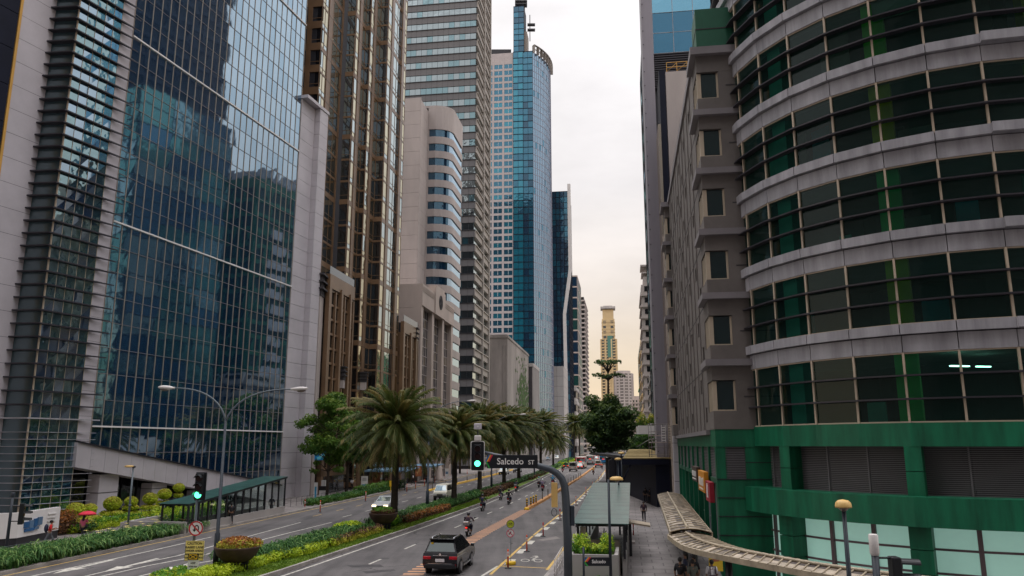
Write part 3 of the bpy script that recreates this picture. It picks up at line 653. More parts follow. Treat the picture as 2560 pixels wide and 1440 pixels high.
for fl in range(NFL):
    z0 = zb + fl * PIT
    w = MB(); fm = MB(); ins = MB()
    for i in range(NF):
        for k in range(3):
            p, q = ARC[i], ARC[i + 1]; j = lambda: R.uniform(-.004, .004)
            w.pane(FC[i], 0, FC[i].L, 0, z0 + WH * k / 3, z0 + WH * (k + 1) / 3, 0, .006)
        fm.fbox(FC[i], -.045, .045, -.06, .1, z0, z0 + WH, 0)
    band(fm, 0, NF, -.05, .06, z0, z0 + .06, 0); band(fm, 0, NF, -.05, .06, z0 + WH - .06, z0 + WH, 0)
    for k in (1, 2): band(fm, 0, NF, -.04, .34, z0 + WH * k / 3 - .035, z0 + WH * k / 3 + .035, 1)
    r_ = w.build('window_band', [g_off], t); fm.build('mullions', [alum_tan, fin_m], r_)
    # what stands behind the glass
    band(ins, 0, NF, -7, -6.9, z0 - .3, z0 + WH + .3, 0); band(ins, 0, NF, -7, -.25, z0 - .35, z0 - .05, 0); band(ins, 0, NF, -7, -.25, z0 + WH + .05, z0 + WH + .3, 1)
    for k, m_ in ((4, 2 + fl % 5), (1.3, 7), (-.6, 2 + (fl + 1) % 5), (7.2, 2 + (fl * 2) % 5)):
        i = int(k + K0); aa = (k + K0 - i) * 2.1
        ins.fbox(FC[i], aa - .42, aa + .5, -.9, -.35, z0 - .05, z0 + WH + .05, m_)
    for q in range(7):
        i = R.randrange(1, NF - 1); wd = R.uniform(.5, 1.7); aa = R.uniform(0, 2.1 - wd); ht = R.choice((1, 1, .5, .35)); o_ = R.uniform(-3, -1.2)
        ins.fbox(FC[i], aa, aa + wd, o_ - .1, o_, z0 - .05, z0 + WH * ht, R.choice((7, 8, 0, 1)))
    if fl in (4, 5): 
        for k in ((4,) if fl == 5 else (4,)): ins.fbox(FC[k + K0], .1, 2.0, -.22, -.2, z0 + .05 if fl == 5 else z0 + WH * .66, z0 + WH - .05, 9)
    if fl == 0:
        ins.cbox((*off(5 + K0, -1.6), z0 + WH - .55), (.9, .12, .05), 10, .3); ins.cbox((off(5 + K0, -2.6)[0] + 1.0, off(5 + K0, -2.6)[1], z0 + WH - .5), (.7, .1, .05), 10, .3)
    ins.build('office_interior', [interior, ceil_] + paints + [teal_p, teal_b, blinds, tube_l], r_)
for fl in range(1, NFL + 1):
    b = MB()
    z0 = zb + fl * PIT; gap_ = PIT - WH
    band(b, 0, NF, -.5, .32, z0 - gap_ * .36, z0 - .002, 0, .035); band(b, 0, NF, -.5, .12, z0 - gap_ + .002, z0 - gap_ * .40, 0, .035); band(b, 0, NF, -.5, .03, z0 - gap_ * .42, z0 - gap_ * .35, 1)
    # shallow projecting bay at the right-hand end
    band(b, 6 + K0, NF, .3, .55, z0 - gap_ * .36, z0 - .01, 0); b.build('silver_band', [alum, clad_dark], t)
# green base of the rounded front
zg1, zg2, zg3 = hz(1116, YR), hz(1240, YR), hz(1314, YR)
b = MB(); band(b, 0, NF, -.6, .14, zg1, zb - .005, 0); b.build('green_band', green, t); b = MB(); band(b, 2, NF, -2.2, .75, zg3, zg2, 0); b.build('green_band', green, t)
b = MB(); p_ = MB()
for i in range(NF):
    if i >= 1:
        z = zg2
        while z < zg1 - .02: b.fbox(FC[i], 0, FC[i].L, -.75, -.62, z, z + .045, 0); z += .082
        b.fbox(FC[i], -.03, .03, -.75, -.58, zg2, zg1, 0); b.fbox(FC[i], 0, FC[i].L, -.95, -.9, zg2, zg1, 1)
b.build('louvres', [louv, dark], t)
for k in (1, 4, 7, 10):
    f = FC[k + K0]; b = MB()
    for z0, z1 in ((zg2 + .0, zg2 + .98), (zg2 + 1.01, zg1)): b.fbox(f, -.33, .33, -.7, .12, z0, z1)
    b.build('green_post', green, t); b = MB()
    for q in range(4): b.fbox(f, -.42, .42, -1.3, .35, zg3 - .95 * (q + 1) + .03, zg3 - .95 * q)
    b.build('green_pier', green, t)
g = MB(); fm = MB(); aq = mat('aqua_frosted_glass', (.44, .76, .65), .2, var=.10, scale=.35, spec=.5, emit=.2)  # small emission added so the panes look lit from inside
for i in range(2, NF):
    zs_ = [zg3 - .95 * q for q in (4, 3, 2, 1, 0)]; zs_ = [zs_[0]] + [z for z in zs_[1:]]
    grid(g, fm, FC[i], 0, FC[i].L, zs_, 1, -.5, .1, .1, .09, .08, (0,), .004)
g.build('shop_glass', [aq], t); fm.build('shop_frame', mat('mauve_frame', (.17, .12, .13), .4), t)
b = MB()
for i in range(2, NF): b.fbox(FC[i], 0, 2.1, -.9, -.85, 0, zg3)
b.build('shop_backing', interior, t)
# bay-window block and long side wall (local x into the block, y down the avenue)
W1 = 2.35; LW = 32.; zs0 = hz(1073, 41.4); BZ = [hz(v, 41.2) for v in (1027, 862, 697, 539, 388, 243)]
fw = Fr((0, LW), (0, 0)); ff = Fr((-.0, 0), (W1, 0)); roof = hz(128, 41.4)
b = MB()
wall = MB(); win = MB()
wins = []
for k in range(len(BZ) + 1):
    pass
# side wall: vertical strips with small deep openings
strips = rng(2.4, LW - .2, 12)
for c in range(12):
    y0, y1 = strips[c], strips[c + 1]; z = zs0
    rows = [zs0 + 1.75 * r for r in range(14)]
    for r, z in enumerate(rows):
        z1 = min(z + 1.75, roof)
        if z >= roof: break
        if (r % 2 == c % 2 and c not in (2, 7)) and z1 > z + 1.2:
            ya = y0 + (y1 - y0) * .3; yb = ya + .95
            wall.box(0, .6, y0, ya, z, z1); wall.box(0, .6, yb, y1, z, z1); wall.box(0.002, .6, ya, yb, z, z + .45); wall.box(.002, .6, ya, yb, z + 1.3, z1); wins.append((ya, yb, z + .45, z + 1.3))
        else: wall.box(0, .6, y0, y1, z, z1)
    wall.box(-.05, .1, y1 - .04, y1 + .0, zs0, roof)
for k in range(1, 7):
    z = BZ[0] - 1.0 + (BZ[1] - BZ[0]) * (k - 1); wall.box(-.018, .1, 2.4, LW, z - .03, z + .015, 1)
wall.box(.55, 8, 2.4, LW, zs0, roof - .1, 0); wall.box(-.12, 9, 2.3, LW + .1, roof, roof + .5, 2); wall.box(-.2, .6, 2.4, LW, zs0 - .25, zs0 - .003, 2)
wall.build('side_wall', [granite, clad_dark, granite_lip], t)
for q in wins:
    m_ = MB(); m_.box(.16, .2, q[0], q[1], q[2], q[3], 0); m_.box(.13, .18, q[0], q[0] + .05, q[2], q[3], 1); m_.box(.13, .18, q[0] + .05, q[1], (q[2] + q[3]) / 2 - .02, (q[2] + q[3]) / 2 + .02, 1); m_.build('small_window', [g_dark, dark], t)
g_bay = mirror('dark_bay_glass', (.35, .5, .5), body=(.003, .014, .016), refl=.05, wav=.01)
def bay(y0, w_, xo, top_parapet):
    """stack of boxed bay windows standing xo out of the side wall, its face at local y0"""
    s_ = MB(); x1 = w_
    zlo = zs0
    for k, z in enumerate(BZ):          # z = sill of the window
        zh_ = z + 1.62
        nz = BZ[k + 1] if k + 1 < len(BZ) else z + (BZ[1] - BZ[0])
        s_.box(-xo, x1, y0, y0 + 2.4, zlo, z, 0)                                   # spandrel under the sill
        # lip with shadow gap
        lipz = z - 1.12
        if k > 0: s_.box(-xo - .32, x1 - .002, y0 - .32, y0 + 2.6, lipz, lipz + .34, 1)
        s_.box(1.2, x1, y0 + .01, y0 + 2.4, z, zh_, 0); s_.box(-xo + .9, 1.19, y0 + 1.2, y0 + 2.4, z, zh_, 0)   # return wall and back
        s_.box(-xo + .9, x1 - .9, y0 + .6, y0 + 1.2, z, zh_, 3)
        if w_ > 2: s_.box(1.6, x1 - .02, y0 - .01, y0 + .05, z + .72, z + .78, 3)
        r_ = MB()
        xa, xb = -xo + .06, 1.12
        r_.box(xa - .04, xa + .18, y0 + .12, y0 + .32, z + .01, zh_ - .05, 1); r_.box(xb - .02, xb + .1, y0 + .12, y0 + .3, z + .01, zh_ - .05, 1); r_.box(xa, xb, y0 + .1, y0 + .3, z + .003, z + .07, 1)
        r_.face([(xa + .18, y0 + .2, z + .07), (xb, y0 + .2, z + .07), (xb, y0 + .2, zh_ - .05), (xa + .18, y0 + .2, zh_ - .05)], 0)
        for q in range(3):
            yy = y0 + .45 + q * .62; r_.face([(xa + .05, yy + .5, z + .05), (xa + .05, yy, z + .05), (xa + .05, yy, zh_ - .05), (xa + .05, yy + .5, zh_ - .05)], 2); r_.box(xa - .02, xa + .1, yy + .5, yy + .62, z + .02, zh_ - .04, 1)
        r_.box(xa + .1, xa + .3, y0 + .35, y0 + 2.35, z + .02, zh_ - .06, 3)
        r_.build('bay_window', [g_bay, alum_tan, g_sky, dark], t)  # side panes paler than the front: bright reflection painted by glass choice
        zlo = zh_ + .0
        if k + 1 == len(BZ): s_.box(-xo, x1, y0, y0 + 2.4, zlo, zlo + 1.35, 0); s_.box(-xo - .32, x1 - .002, y0 - .32, y0 + 2.6, zlo + 1.0, zlo + 1.45, 1); zlo += 1.45
    if top_parapet:
        s_.box(-xo + .1, x1, y0 + .1, y0 + 2.4, zlo, zlo + 2.6, 2); s_.box(-xo + .08, x1, y0 + .08, y0 + 2.4, zlo + 1.28, zlo + 1.34, 3)
    s_.build('bay_stack', [granite, granite_lip, green_d, clad_dark], t)
bay(0, W1 + 1.2, .0, True); bay(LW - 2.6, 1.2, .45, False)
# projecting sloping lips on the avenue side, seen edge on
# green base of the side
b = MB(); zf = hz(1117, 41.4); zl = hz(1198, 41.4)
b.box(.03, 3.4, .03, 4, zf, zs0 - .003, 0); b.box(.03, 5, 4, LW, zf, zs0 - .26, 0)
b.box(.06, .5, .06, 1, zl - .25, zf, 0); b.box(1.5, 3.4, .06, 1, zl, zf, 0); b.box(0.03, 3.4, .03, .9, 0, zl - .0, 0)
for q in range(5): b.box(.0, 3.42, .0, .5, zl - .93 * q - .02, zl - .93 * q + .02, 2)
b.box(1.48, 3.4, .05, .5, zl + .83, zl + .87, 2)
nb = 8
for q in range(nb + 1): y_ = .3 + (LW - 1.2) * q / nb; b.box(.02, .6, y_ - .16, y_ + .16, 0, zf, 0)
b.box(.06, .6, .9, LW, zl - .28, zl, 1); b.box(.8, 5, 1, LW, 0, zf, 3)
b.build('green_base', [green, green_d, dark, interior], t)
b = MB()
z = zl
while z < zf: b.box(.14, .22, .9, LW, z, z + .05, 0); b.box(.5, 1.5, .12, .2, z, z + .05, 0); z += .088
b.box(.3, .35, .9, LW, zl, zf, 1); b.box(.5, 1.5, .3, .35, zl, zf, 1); b.build('side_louvres', [louv, dark], t)
g = MB(); fm = MB(); grid(g, fm, fw, .6, LW - .9, [.3, 1.2, 2.5, zl - .3], 22, -.35, .08, .08, .06, .05, (0, 0, 1), .01); g.build('shop_windows', [g_side, g_dark], t); fm.build('shop_window_frames', alum, t)
b = MB(); 
for q in range(17): b.box(-.35, .55, LW + .02, LW + 1.0, q * 1.72, q * 1.72 + 1.68, 0)
b.box(-.33, .53, LW + .04, LW + .98, 0, 29, 1); b.build('white_column', [mat('white_tile', (.5, .47, .5), .5, var=.08), clad_dark], t)
b = MB(); P = [ARC[0]] + [off(i, -7.2) for i in range(0, NF + 1)] + [lo(60, 60), lo(30, 74)]
b.prism([(3, 2.5), (3, LW), (14, LW + 6), (34, 30), off(NF, -7.2), off(NF - 4, -7.3), off(K0 + 4, -7.3), off(K0, -7.2)], 0, zb + NFL * PIT); b.build('core', interior, t)

# ================================================================ a dark tower further right: outside the picture, seen mirrored in the blue curtain wall
def mirrored(name, label, x, y, w, d, h, m_, gm, nc, nr, rz):
    r = thing(name, label, 'office tower', (x, y, 0), rz); b = MB(); g = MB()
    b.box(0, w, 0, d, 0, h); f = Fr((0, d), (0, 0)); f2 = Fr((0, 0), (w, 0))
    grid(g, b, f, .5, d - .5, rng(2, h - 2, nr), nc, .12, .5, .25, .9, .2, (0,), .01); grid(g, b, f2, .5, w - .5, rng(2, h - 2, nr), nc, .12, .5, .25, .9, .2, (0,), .01)
    b.build('wall', m_, r); g.build('glazing', gm, r); return r
mirrored('smoked_glass_tower', 'tall smoked glass tower mirrored dark across the blue curtain wall', 38, 112, 26, 31, 132, navy, [mat('matte_smoked_pane', (.006, .008, .014), .6, spec=.1)], 8, 30, -.1)
r = mirrored('green_panel_tower', 'green panelled tower mirrored in the far end of the blue curtain wall', 33, 147, 22, 24, 68, green_d, [mat('matte_green_pane', (.006, .028, .026), .5, spec=.2)], 6, 18, -.12)
b = MB()
for k in range(15): b.box(-.5, -.3, 5.5 + .7 * math.sin(k), 11 + 1.2 * math.sin(k * 1.7), 4 + k * 3.6, 6.2 + k * 3.6)
for k in range(9): b.box(-.6 , 21, k * 2.6, k * 2.6 + .7, 68, 69.5 + (k % 3))
b.build('pale_fins', [alum], r)
mirrored('added_rear_block', 'added unseen grey block behind the viewpoint that cuts sky light, mirrored in the rounded glass front', -14, -66, 70, 30, 110, grey_sp, [g_dark], 16, 24, .1)  # added behind the camera to hold back sky light from facing walls
mirrored('added_rear_corner_block', 'added unseen tall grey block behind the viewpoint that darkens reflections and cuts sky light', -104, -66, 80, 48, 190, grey_sp, [g_dark], 18, 44, 0)  # added block, sized to darken what the left-hand towers reflect
# ================================================================ ground, roads, kerbs, markings
def lerp_poly(pl, y):
    for (x0, y0), (x1, y1) in zip(pl, pl[1:]):
        if y <= y1 or (x1, y1) == pl[-1]: return x0 + (x1 - x0) * (y - y0) / (y1 - y0)
LC = [(-32.2 + .1265 * y, y) for y in (20, 700)]
MR = [(-15.2, 30), (-12.2, 43.4), (-8, 65.4), (-4.5, 85.3), (0, 115.9), (16.5, 247), (61, 600)]
ML = [(-19.4, 30), (-18.1, 40), (-16.9, 45.5), (-14.7, 49), (-12.6, 62), (-10.8, 71), (-4.9, 107), (4.4, 168), (53, 600)]
RC = [(.0, 33), (1.9, 43), (3.4, 51.8), (10.2, 97), (19.7, 162), (32, 247), (84, 610)]
BK = [(-1.9, 38), (0, 50.5), (1.85, 62.5), (7.76, 97.2), (17.7, 162), (29.8, 247)]
X = lambda pl, y: lerp_poly(pl, y)
def ys(a, b, n): return rng(a, b, n)
asphalt = mat('asphalt', (.125, .115, .115), .85, var=.22, scale=.25, bump=.25, bscale=25)
def road_mat():
    m, nt, b = _nt('avenue_asphalt'); L = nt.links.new
    tc = N(nt, 'ShaderNodeTexCoord'); mp = N(nt, 'ShaderNodeMapping'); L(tc.outputs['Object'], mp.inputs[0]); mp.inputs['Rotation'].default_value = (0, 0, -HEAD); mp.inputs['Scale'].default_value = (1, .07, 1)
    n1 = N(nt, 'ShaderNodeTexNoise', Scale=1.1, Detail=4.); L(mp.outputs[0], n1.inputs['Vector'])
    n2 = N(nt, 'ShaderNodeTexNoise', Scale=.22, Detail=6., Roughness=.7); L(tc.outputs['Object'], n2.inputs['Vector'])
    n3 = N(nt, 'ShaderNodeTexNoise', Scale=22., Detail=3.); L(tc.outputs['Object'], n3.inputs['Vector'])
    v = N(nt, 'ShaderNodeTexVoronoi', Scale=.33); v.feature = 'DISTANCE_TO_EDGE'
    nw = N(nt, 'ShaderNodeTexNoise', Scale=.9, Detail=5.); L(tc.outputs['Object'], nw.inputs['Vector'])
    va = N(nt, 'ShaderNodeMixRGB'); va.inputs[0].default_value = .35; L(tc.outputs['Object'], va.inputs[1]); L(nw.outputs['Color'], va.inputs[2]); L(va.outputs[0], v.inputs['Vector'])
    rp = N(nt, 'ShaderNodeValToRGB'); e = rp.color_ramp.elements; e[0].color = (.066, .060, .061, 1); e[1].color = (.150, .137, .135, 1); e[0].position = .36; e[1].position = .62
    ad = N(nt, 'ShaderNodeMath', operation='ADD'); L(n1.outputs['Fac'], ad.inputs[0]); L(n2.outputs['Fac'], ad.inputs[1])
    a2 = N(nt, 'ShaderNodeMath', operation='ADD'); L(ad.outputs[0], a2.inputs[0]); L(n3.outputs['Fac'], a2.inputs[1])
    dv = N(nt, 'ShaderNodeMath', operation='MULTIPLY_ADD'); L(a2.outputs[0], dv.inputs[0]); dv.inputs[1].default_value = .5; dv.inputs[2].default_value = -.25
    L(dv.outputs[0], rp.inputs[0])
    cr = N(nt, 'ShaderNodeMath', operation='LESS_THAN'); L(v.outputs['Distance'], cr.inputs[0]); cr.inputs[1].default_value = .006
    cs = N(nt, 'ShaderNodeMath', operation='GREATER_THAN'); L(n2.outputs['Fac'], cs.inputs[0]); cs.inputs[1].default_value = .56
    cm = N(nt, 'ShaderNodeMath', operation='MULTIPLY'); L(cr.outputs[0], cm.inputs[0]); L(cs.outputs[0], cm.inputs[1])
    mx = N(nt, 'ShaderNodeMixRGB'); L(cm.outputs[0], mx.inputs[0]); L(rp.outputs[0], mx.inputs[1]); mx.inputs[2].default_value = (.03, .028, .03, 1)
    L(mx.outputs[0], b.inputs['Base Color']); b.inputs['Roughness'].default_value = .75; b.inputs['Specular IOR Level'].default_value = .35
    bp = N(nt, 'ShaderNodeBump', Strength=.3, Distance=.03); L(n3.outputs['Fac'], bp.inputs['Height']); L(bp.outputs[0], b.inputs['Normal'])
    return m
def pave_mat(name, c, sx_, sy_, mort=.012):
    m, nt, b = _nt(name); L = nt.links.new
    tc = N(nt, 'ShaderNodeTexCoord'); mp = N(nt, 'ShaderNodeMapping'); L(tc.outputs['Object'], mp.inputs[0]); mp.inputs['Rotation'].default_value = (0, 0, -HEAD)
    br = N(nt, 'ShaderNodeTexBrick', Scale=1.); br.inputs['Mortar Size'].default_value = mort; br.inputs['Brick Width'].default_value = sx_; br.inputs['Row Height'].default_value = sy_; br.offset = .5
    br.inputs['Color1'].default_value = (*[x * .88 for x in c], 1); br.inputs['Color2'].default_value = (*[x * 1.1 for x in c], 1); br.inputs['Mortar'].default_value = (*[x * .45 for x in c], 1); L(mp.outputs[0], br.inputs['Vector'])
    n2 = N(nt, 'ShaderNodeTexNoise', Scale=.5, Detail=7., Roughness=.7); L(tc.outputs['Object'], n2.inputs['Vector'])
    rp = N(nt, 'ShaderNodeValToRGB'); e = rp.color_ramp.elements; e[0].position = .35; e[1].position = .65; e[0].color = (.60, .58, .58, 1); e[1].color = (1.12, 1.1, 1.08, 1); L(n2.outputs['Fac'], rp.inputs[0])
    mx = N(nt, 'ShaderNodeMixRGB'); mx.blend_type = 'MULTIPLY'; mx.inputs[0].default_value = 1; L(br.outputs['Color'], mx.inputs[1]); L(rp.outputs[0], mx.inputs[2]); L(mx.outputs[0], b.inputs['Base Color'])
    b.inputs['Roughness'].default_value = .7; return m
kerb_m = mat('kerb_concrete', (.33, .30, .28), .8, var=.3, scale=.8)
pave = pave_mat('sidewalk_paving', (.23, .21, .21), 1.2, 1.2, .035); pave_l = pave_mat('left_sidewalk_paving', (.25, .22, .21), 1.2, .6, .03)
paint_w = mat('road_paint_white', (.56, .53, .47), .6, var=.5, scale=4.); paint_y = mat('road_paint_yellow', (.62, .40, .10), .6, var=.25, scale=3.)
b = MB(); b.face([(-3000, -200, -.03), (3000, -200, -.03), (3000, 5000, -.03), (-3000, 5000, -.03)]); struct(b.build('ground', asphalt))
def sheet(name, m, La, Rb, y0, y1, n, z, lx=0, rx=0):
    b = MB()
    for a, c in zip(ys(y0, y1, n), ys(y0, y1, n)[1:]):
        b.face([((La(a) if callable(La) else X(La, a)) + lx, a, z), ((Rb(a) if callable(Rb) else X(Rb, a)) + rx, a, z), ((Rb(c) if callable(Rb) else X(Rb, c)) + rx, c, z), ((La(c) if callable(La) else X(La, c)) + lx, c, z)])
    return struct(b.build(name, m))
sheet('road', road_mat(), LC, RC, 20, 600, 60, 0)
def slab(name, m, La, Rb, y0, y1, n, z0, z1, lx=0, rx=0):
    b = MB(); yy = ys(y0, y1, n)
    f = lambda P, o, y: (P(y) if callable(P) else X(P, y)) + o
    for a, c in zip(yy, yy[1:]): b.hexa([(f(La, lx, a), a, z0), (f(Rb, rx, a), a, z0), (f(Rb, rx, c), c, z0), (f(La, lx, c), c, z0), (f(La, lx, a), a, z1), (f(Rb, rx, a), a, z1), (f(Rb, rx, c), c, z1), (f(La, lx, c), c, z1)])
    return struct(b.build(name, m))
slab('sidewalk_left', pave_l, LC, LC, 24, 600, 40, -.1, .15, -60, -.2); slab('kerb_left', kerb_m, LC, LC, 24, 600, 60, -.1, .155, -.2, 0)
slab('sidewalk_right', pave, RC, RC, 33, 600, 40, -.1, .15, .2, 60); slab('kerb_right', kerb_m, RC, RC, 33, 600, 60, -.1, .155, 0, .2)
slab('median_kerb_left', kerb_m, ML, ML, 34, 590, 60, -.1, .2, 0, .18); slab('median_kerb_right', kerb_m, MR, MR, 34, 590, 60, -.1, .2, -.18, 0)
slab('median_soil', mat('median_soil', (.06, .045, .03), .9), ML, MR, 34, 590, 40, -.1, .17, .18, -.18)
# markings
def stripe(mb, p, q, w, z=.004, m=0):
    d = (V(*q) - V(*p)).normalized(); n = V(-d.y, d.x) * w / 2
    mb.face([(p[0] + n.x, p[1] + n.y, z), (p[0] - n.x, p[1] - n.y, z), (q[0] - n.x, q[1] - n.y, z), (q[0] + n.x, q[1] + n.y, z)], m)
b = MB()
def lane(fx_, y0, y1, w, m=0, dash=None, step=4., z=.004):
    y = y0
    while y < y1:
        if dash: a, c = y, min(y + dash[0], y1); y += dash[0] + dash[1]
        else: a, c = y, min(y + step, y1); y += step
        stripe(b, (fx_(a), a), (fx_(c), c), w, z, m)
fl3 = lambda k: (lambda y: X(LC, y) * (1 - k) + X(ML, y) * k)
lane(lambda y: X(LC, y) + .35, 24, 300, .13, 1); 
lane(fl3(.20), 40, 60, .14); lane(lambda y: fl3(.42 - .0045 * (y - 60))(y), 34, 71, .14); lane(fl3(.59), 34, 71, .14); lane(fl3(.80), 30, 71, .14)
lane(fl3(.27), 77, 330, .12, 1, (2.2, 4)); lane(fl3(.52), 76, 330, .14, 0, (2.6, 4)); lane(fl3(.77), 76, 330, .14, 0, (2.6, 4))
lane(lambda y: X(MR, y) + .45, 34, 300, .14)
lane(lambda y: (X(MR, y) * .52 + (X(BK, y) - 3.9) * .48), 40, 240, .14, 0, (2.4, 4.2))
lane(lambda y: X(BK, y), 43, 245, .16, 1, (5.5, .5)); lane(lambda y: X(BK, y) + .35, 46.5, 240, .42, 0, (2., 2.6), z=.003)
lane(lambda y: X(RC, y) - .25, 44.5, 56, .16, 1); lane(lambda y: X(RC, y) - .08, 40, 56, .12, 0)
stripe(b, G(1252, 1415)[:2], G(1380, 1421)[:2], .16, .0045, 1)
stripe(b, G(1205, 1440)[:2], G(1245, 1415)[:2], .16, .004, 0); stripe(b, G(1120, 1440)[:2], G(1060, 1478)[:2], .16)
def arrow(u0, v0, s=1.):
    p = G(u0, v0); d = V(-.1265, -1).normalized(); n = V(-d.y, d.x)
    q = lambda a, c: (p.x + d.x * a * s + n.x * c * s, p.y + d.y * a * s + n.y * c * s, .005)
    b.face([q(0, -.12), q(0, .12), q(3.2, .12), q(3.2, -.12)]); b.face([q(3.2, -.5), q(3.2, .5), q(5.2, 0)])
for q in ((285, 1399, 1), (395, 1396, 1), (500, 1401, .8), (1070, 1261, .9), (965, 1261, .9)): arrow(*q)
struct(b.build('road_markings', [paint_w, paint_y]))
# rumble bars leading up to the divider
b = MB(); rum = mat('rumble_bar_ochre', (.62, .32, .17), .7, var=.25, scale=4.); tint = mat('rumble_ground', (.13, .105, .10), .8, var=.2)
DV = lambda y: X(BK, y) - 4.05
y = 37.
while y < 84: b.face([(DV(y) - .55, y, .010), (DV(y) + .55, y, .010), (DV(y) + .55, y + .36, .010), (DV(y) - .55, y + .36, .010)]); y += .85
yy = ys(37, 84, 20)
for a, c in zip(yy, yy[1:]): b.face([(DV(a) - .6, a, .006), (DV(a) + .6, a, .006), (DV(c) + .6, c, .006), (DV(c) - .6, c, .006)], 1)
struct(b.build('rumble_strip', [rum, tint]))
# painted cycle on the lane
b = MB(); p0 = G(1330, 1405)
def ring2(c, r, w_, n=20):
    for i in range(n):
        a, d = 2 * math.pi * i / n, 2 * math.pi * (i + 1) / n
        b.face([(c[0] + r * math.cos(a), c[1] + 2.1 * r * math.sin(a), .006), (c[0] + r * math.cos(d), c[1] + 2.1 * r * math.sin(d), .006), (c[0] + (r - w_) * math.cos(d), c[1] + 2.1 * (r - w_) * math.sin(d), .006), (c[0] + (r - w_) * math.cos(a), c[1] + 2.1 * (r - w_) * math.sin(a), .006)])
c1, c2 = G(1313, 1401), G(1345, 1402); ring2(c1, .27, .06); ring2(c2, .27, .06)
g_ = lambda u, v: G(u, v)[:2]
for p, q, w_ in (((1330, 1401), (1343, 1393), .1), ((1326, 1394), (1343, 1394), .09), ((1343, 1394), (1340, 1390), .18), ((1332, 1391), (1344, 1390), .25), ((1331, 1397), (1340, 1396), .1)): stripe(b, g_(*p), g_(*q), w_, .006)
struct(b.build('cycle_marking', [paint_w]))
# patches and stains on the carriageway
b = MB(); dk = mat('tar_patch', (.055, .05, .052), .7, var=.3, scale=2.); lt = mat('concrete_patch', (.24, .21, .20), .8, var=.2)
for pts, m_ in ((((865, 1413), (950, 1411), (960, 1417), (880, 1419)), 0), (((905, 1428), (985, 1423), (990, 1427), (915, 1434)), 0), (((1341, 1350), (1390, 1341), (1402, 1346), (1358, 1352)), 1), (((1380, 1275), (1430, 1274), (1425, 1280), (1375, 1281)), 0), (((600, 1440), (690, 1418), (715, 1425), (640, 1450)), 1)):
    b.face([(*g_(*q), .0025) for q in pts], m_)
for u, v in ((960, 1396), (1180, 1372), (1235, 1330), (1120, 1345), (760, 1330), (1010, 1262), (1290, 1290)):
    c = g_(u, v); b.face([(c[0] + .34 * math.cos(k * .5236), c[1] + .34 * math.sin(k * .5236), .0045) for k in range(12)], 0)
struct(b.build('road_patches', [dk, lt]))
# ================================================================ planting
lf_palm = leaf('palm_leaf', (.036, .066, .014), (.12, .14, .032), .3, .5); lf_palm_y = leaf('palm_leaf_yellow', (.11, .10, .025), (.22, .17, .05), .3, .6)
bark = mat('palm_bark', (.045, .036, .028), .9, var=.35, scale=3., bump=.6, bscale=12); bark2 = mat('tree_bark', (.07, .052, .04), .9, var=.3, scale=2., bump=.5, bscale=10)
lf_dark = leaf('dark_leaf', (.022, .056, .018), (.075, .14, .04), .25, .7); lf_dark_hi = leaf('dark_leaf_highlight', (.07, .13, .025), (.16, .23, .05), .3, .9)  # lighter copy puts the clump-top highlights into the leaf colour
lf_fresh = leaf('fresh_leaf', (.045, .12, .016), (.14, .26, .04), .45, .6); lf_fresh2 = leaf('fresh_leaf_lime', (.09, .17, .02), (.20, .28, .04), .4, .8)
lf_lily = leaf('lily_leaf', (.026, .10, .02), (.09, .21, .05), .3, .9); lf_lily2 = leaf('lily_leaf_pale', (.14, .27, .07), (.26, .38, .12), .3, .9)
lf_lime = leaf('lime_leaf', (.32, .46, .025), (.60, .68, .05), .35, 1.5); lf_yel = leaf('yellow_leaf', (.32, .32, .03), (.55, .50, .06), .3, 2.)
lf_brown = leaf('copper_leaf', (.09, .045, .025), (.20, .10, .05), .3, 2.); lf_bush = leaf('bright_bush_leaf', (.06, .20, .015), (.18, .38, .035), .35, 1.5)
lf_orange = leaf('orange_leaf', (.22, .08, .015), (.42, .16, .03), .3, 2.)

def frond(mb, az, el, Ln, droop, rr, mi):
    """one feather palm leaf: arching rib with drooping leaflets down both sides"""
    d = V(math.cos(az), math.sin(az), 0); side = V(-d.y, d.x, 0); n = 9
    p = d * .18; e = el; pts = [p]; tang = []
    for k in range(n):
        t_ = d * math.cos(e) + V(0, 0, math.sin(e)); tang.append(t_); p = p + t_ * (Ln / n); pts.append(p); e -= droop / n * (.5 + 1.2 * k / n)
    tang.append(tang[-1])
    nl = 36
    for k in range(nl):
        s = .12 + .88 * (k + rr.random() * .4) / nl; x = s * n; i = min(int(x), n - 1); q = pts[i].lerp(pts[i + 1], x - i); t_ = tang[i]
        up = side.cross(t_); ln = .66 * (1.1 - .55 * s) * min(1, .35 + s * 3) * rr.uniform(.85, 1.15); wd = .05
        for sg in (-1, 1):
            o = (side * sg * .8 + t_ * .75 + up * .35).normalized(); tip = q + o * ln + V(0, 0, -.16 * ln - .05)
            mid = q + o * ln * .5 + V(0, 0, .02)
            m_ = mi if s < .8 else (1 if rr.random() < .30 + .3 * (mi == 1) else mi)
            mb.face([q - t_ * wd * .4, mid - t_ * wd, tip, mid + t_ * wd], m_)
    for i in range(n): 
        w_ = .05 * (1 - i / n) + .012
        mb.face([pts[i] - side * w_, pts[i] + side * w_, pts[i + 1] + side * w_ * .85, pts[i + 1] - side * w_ * .85], 2)
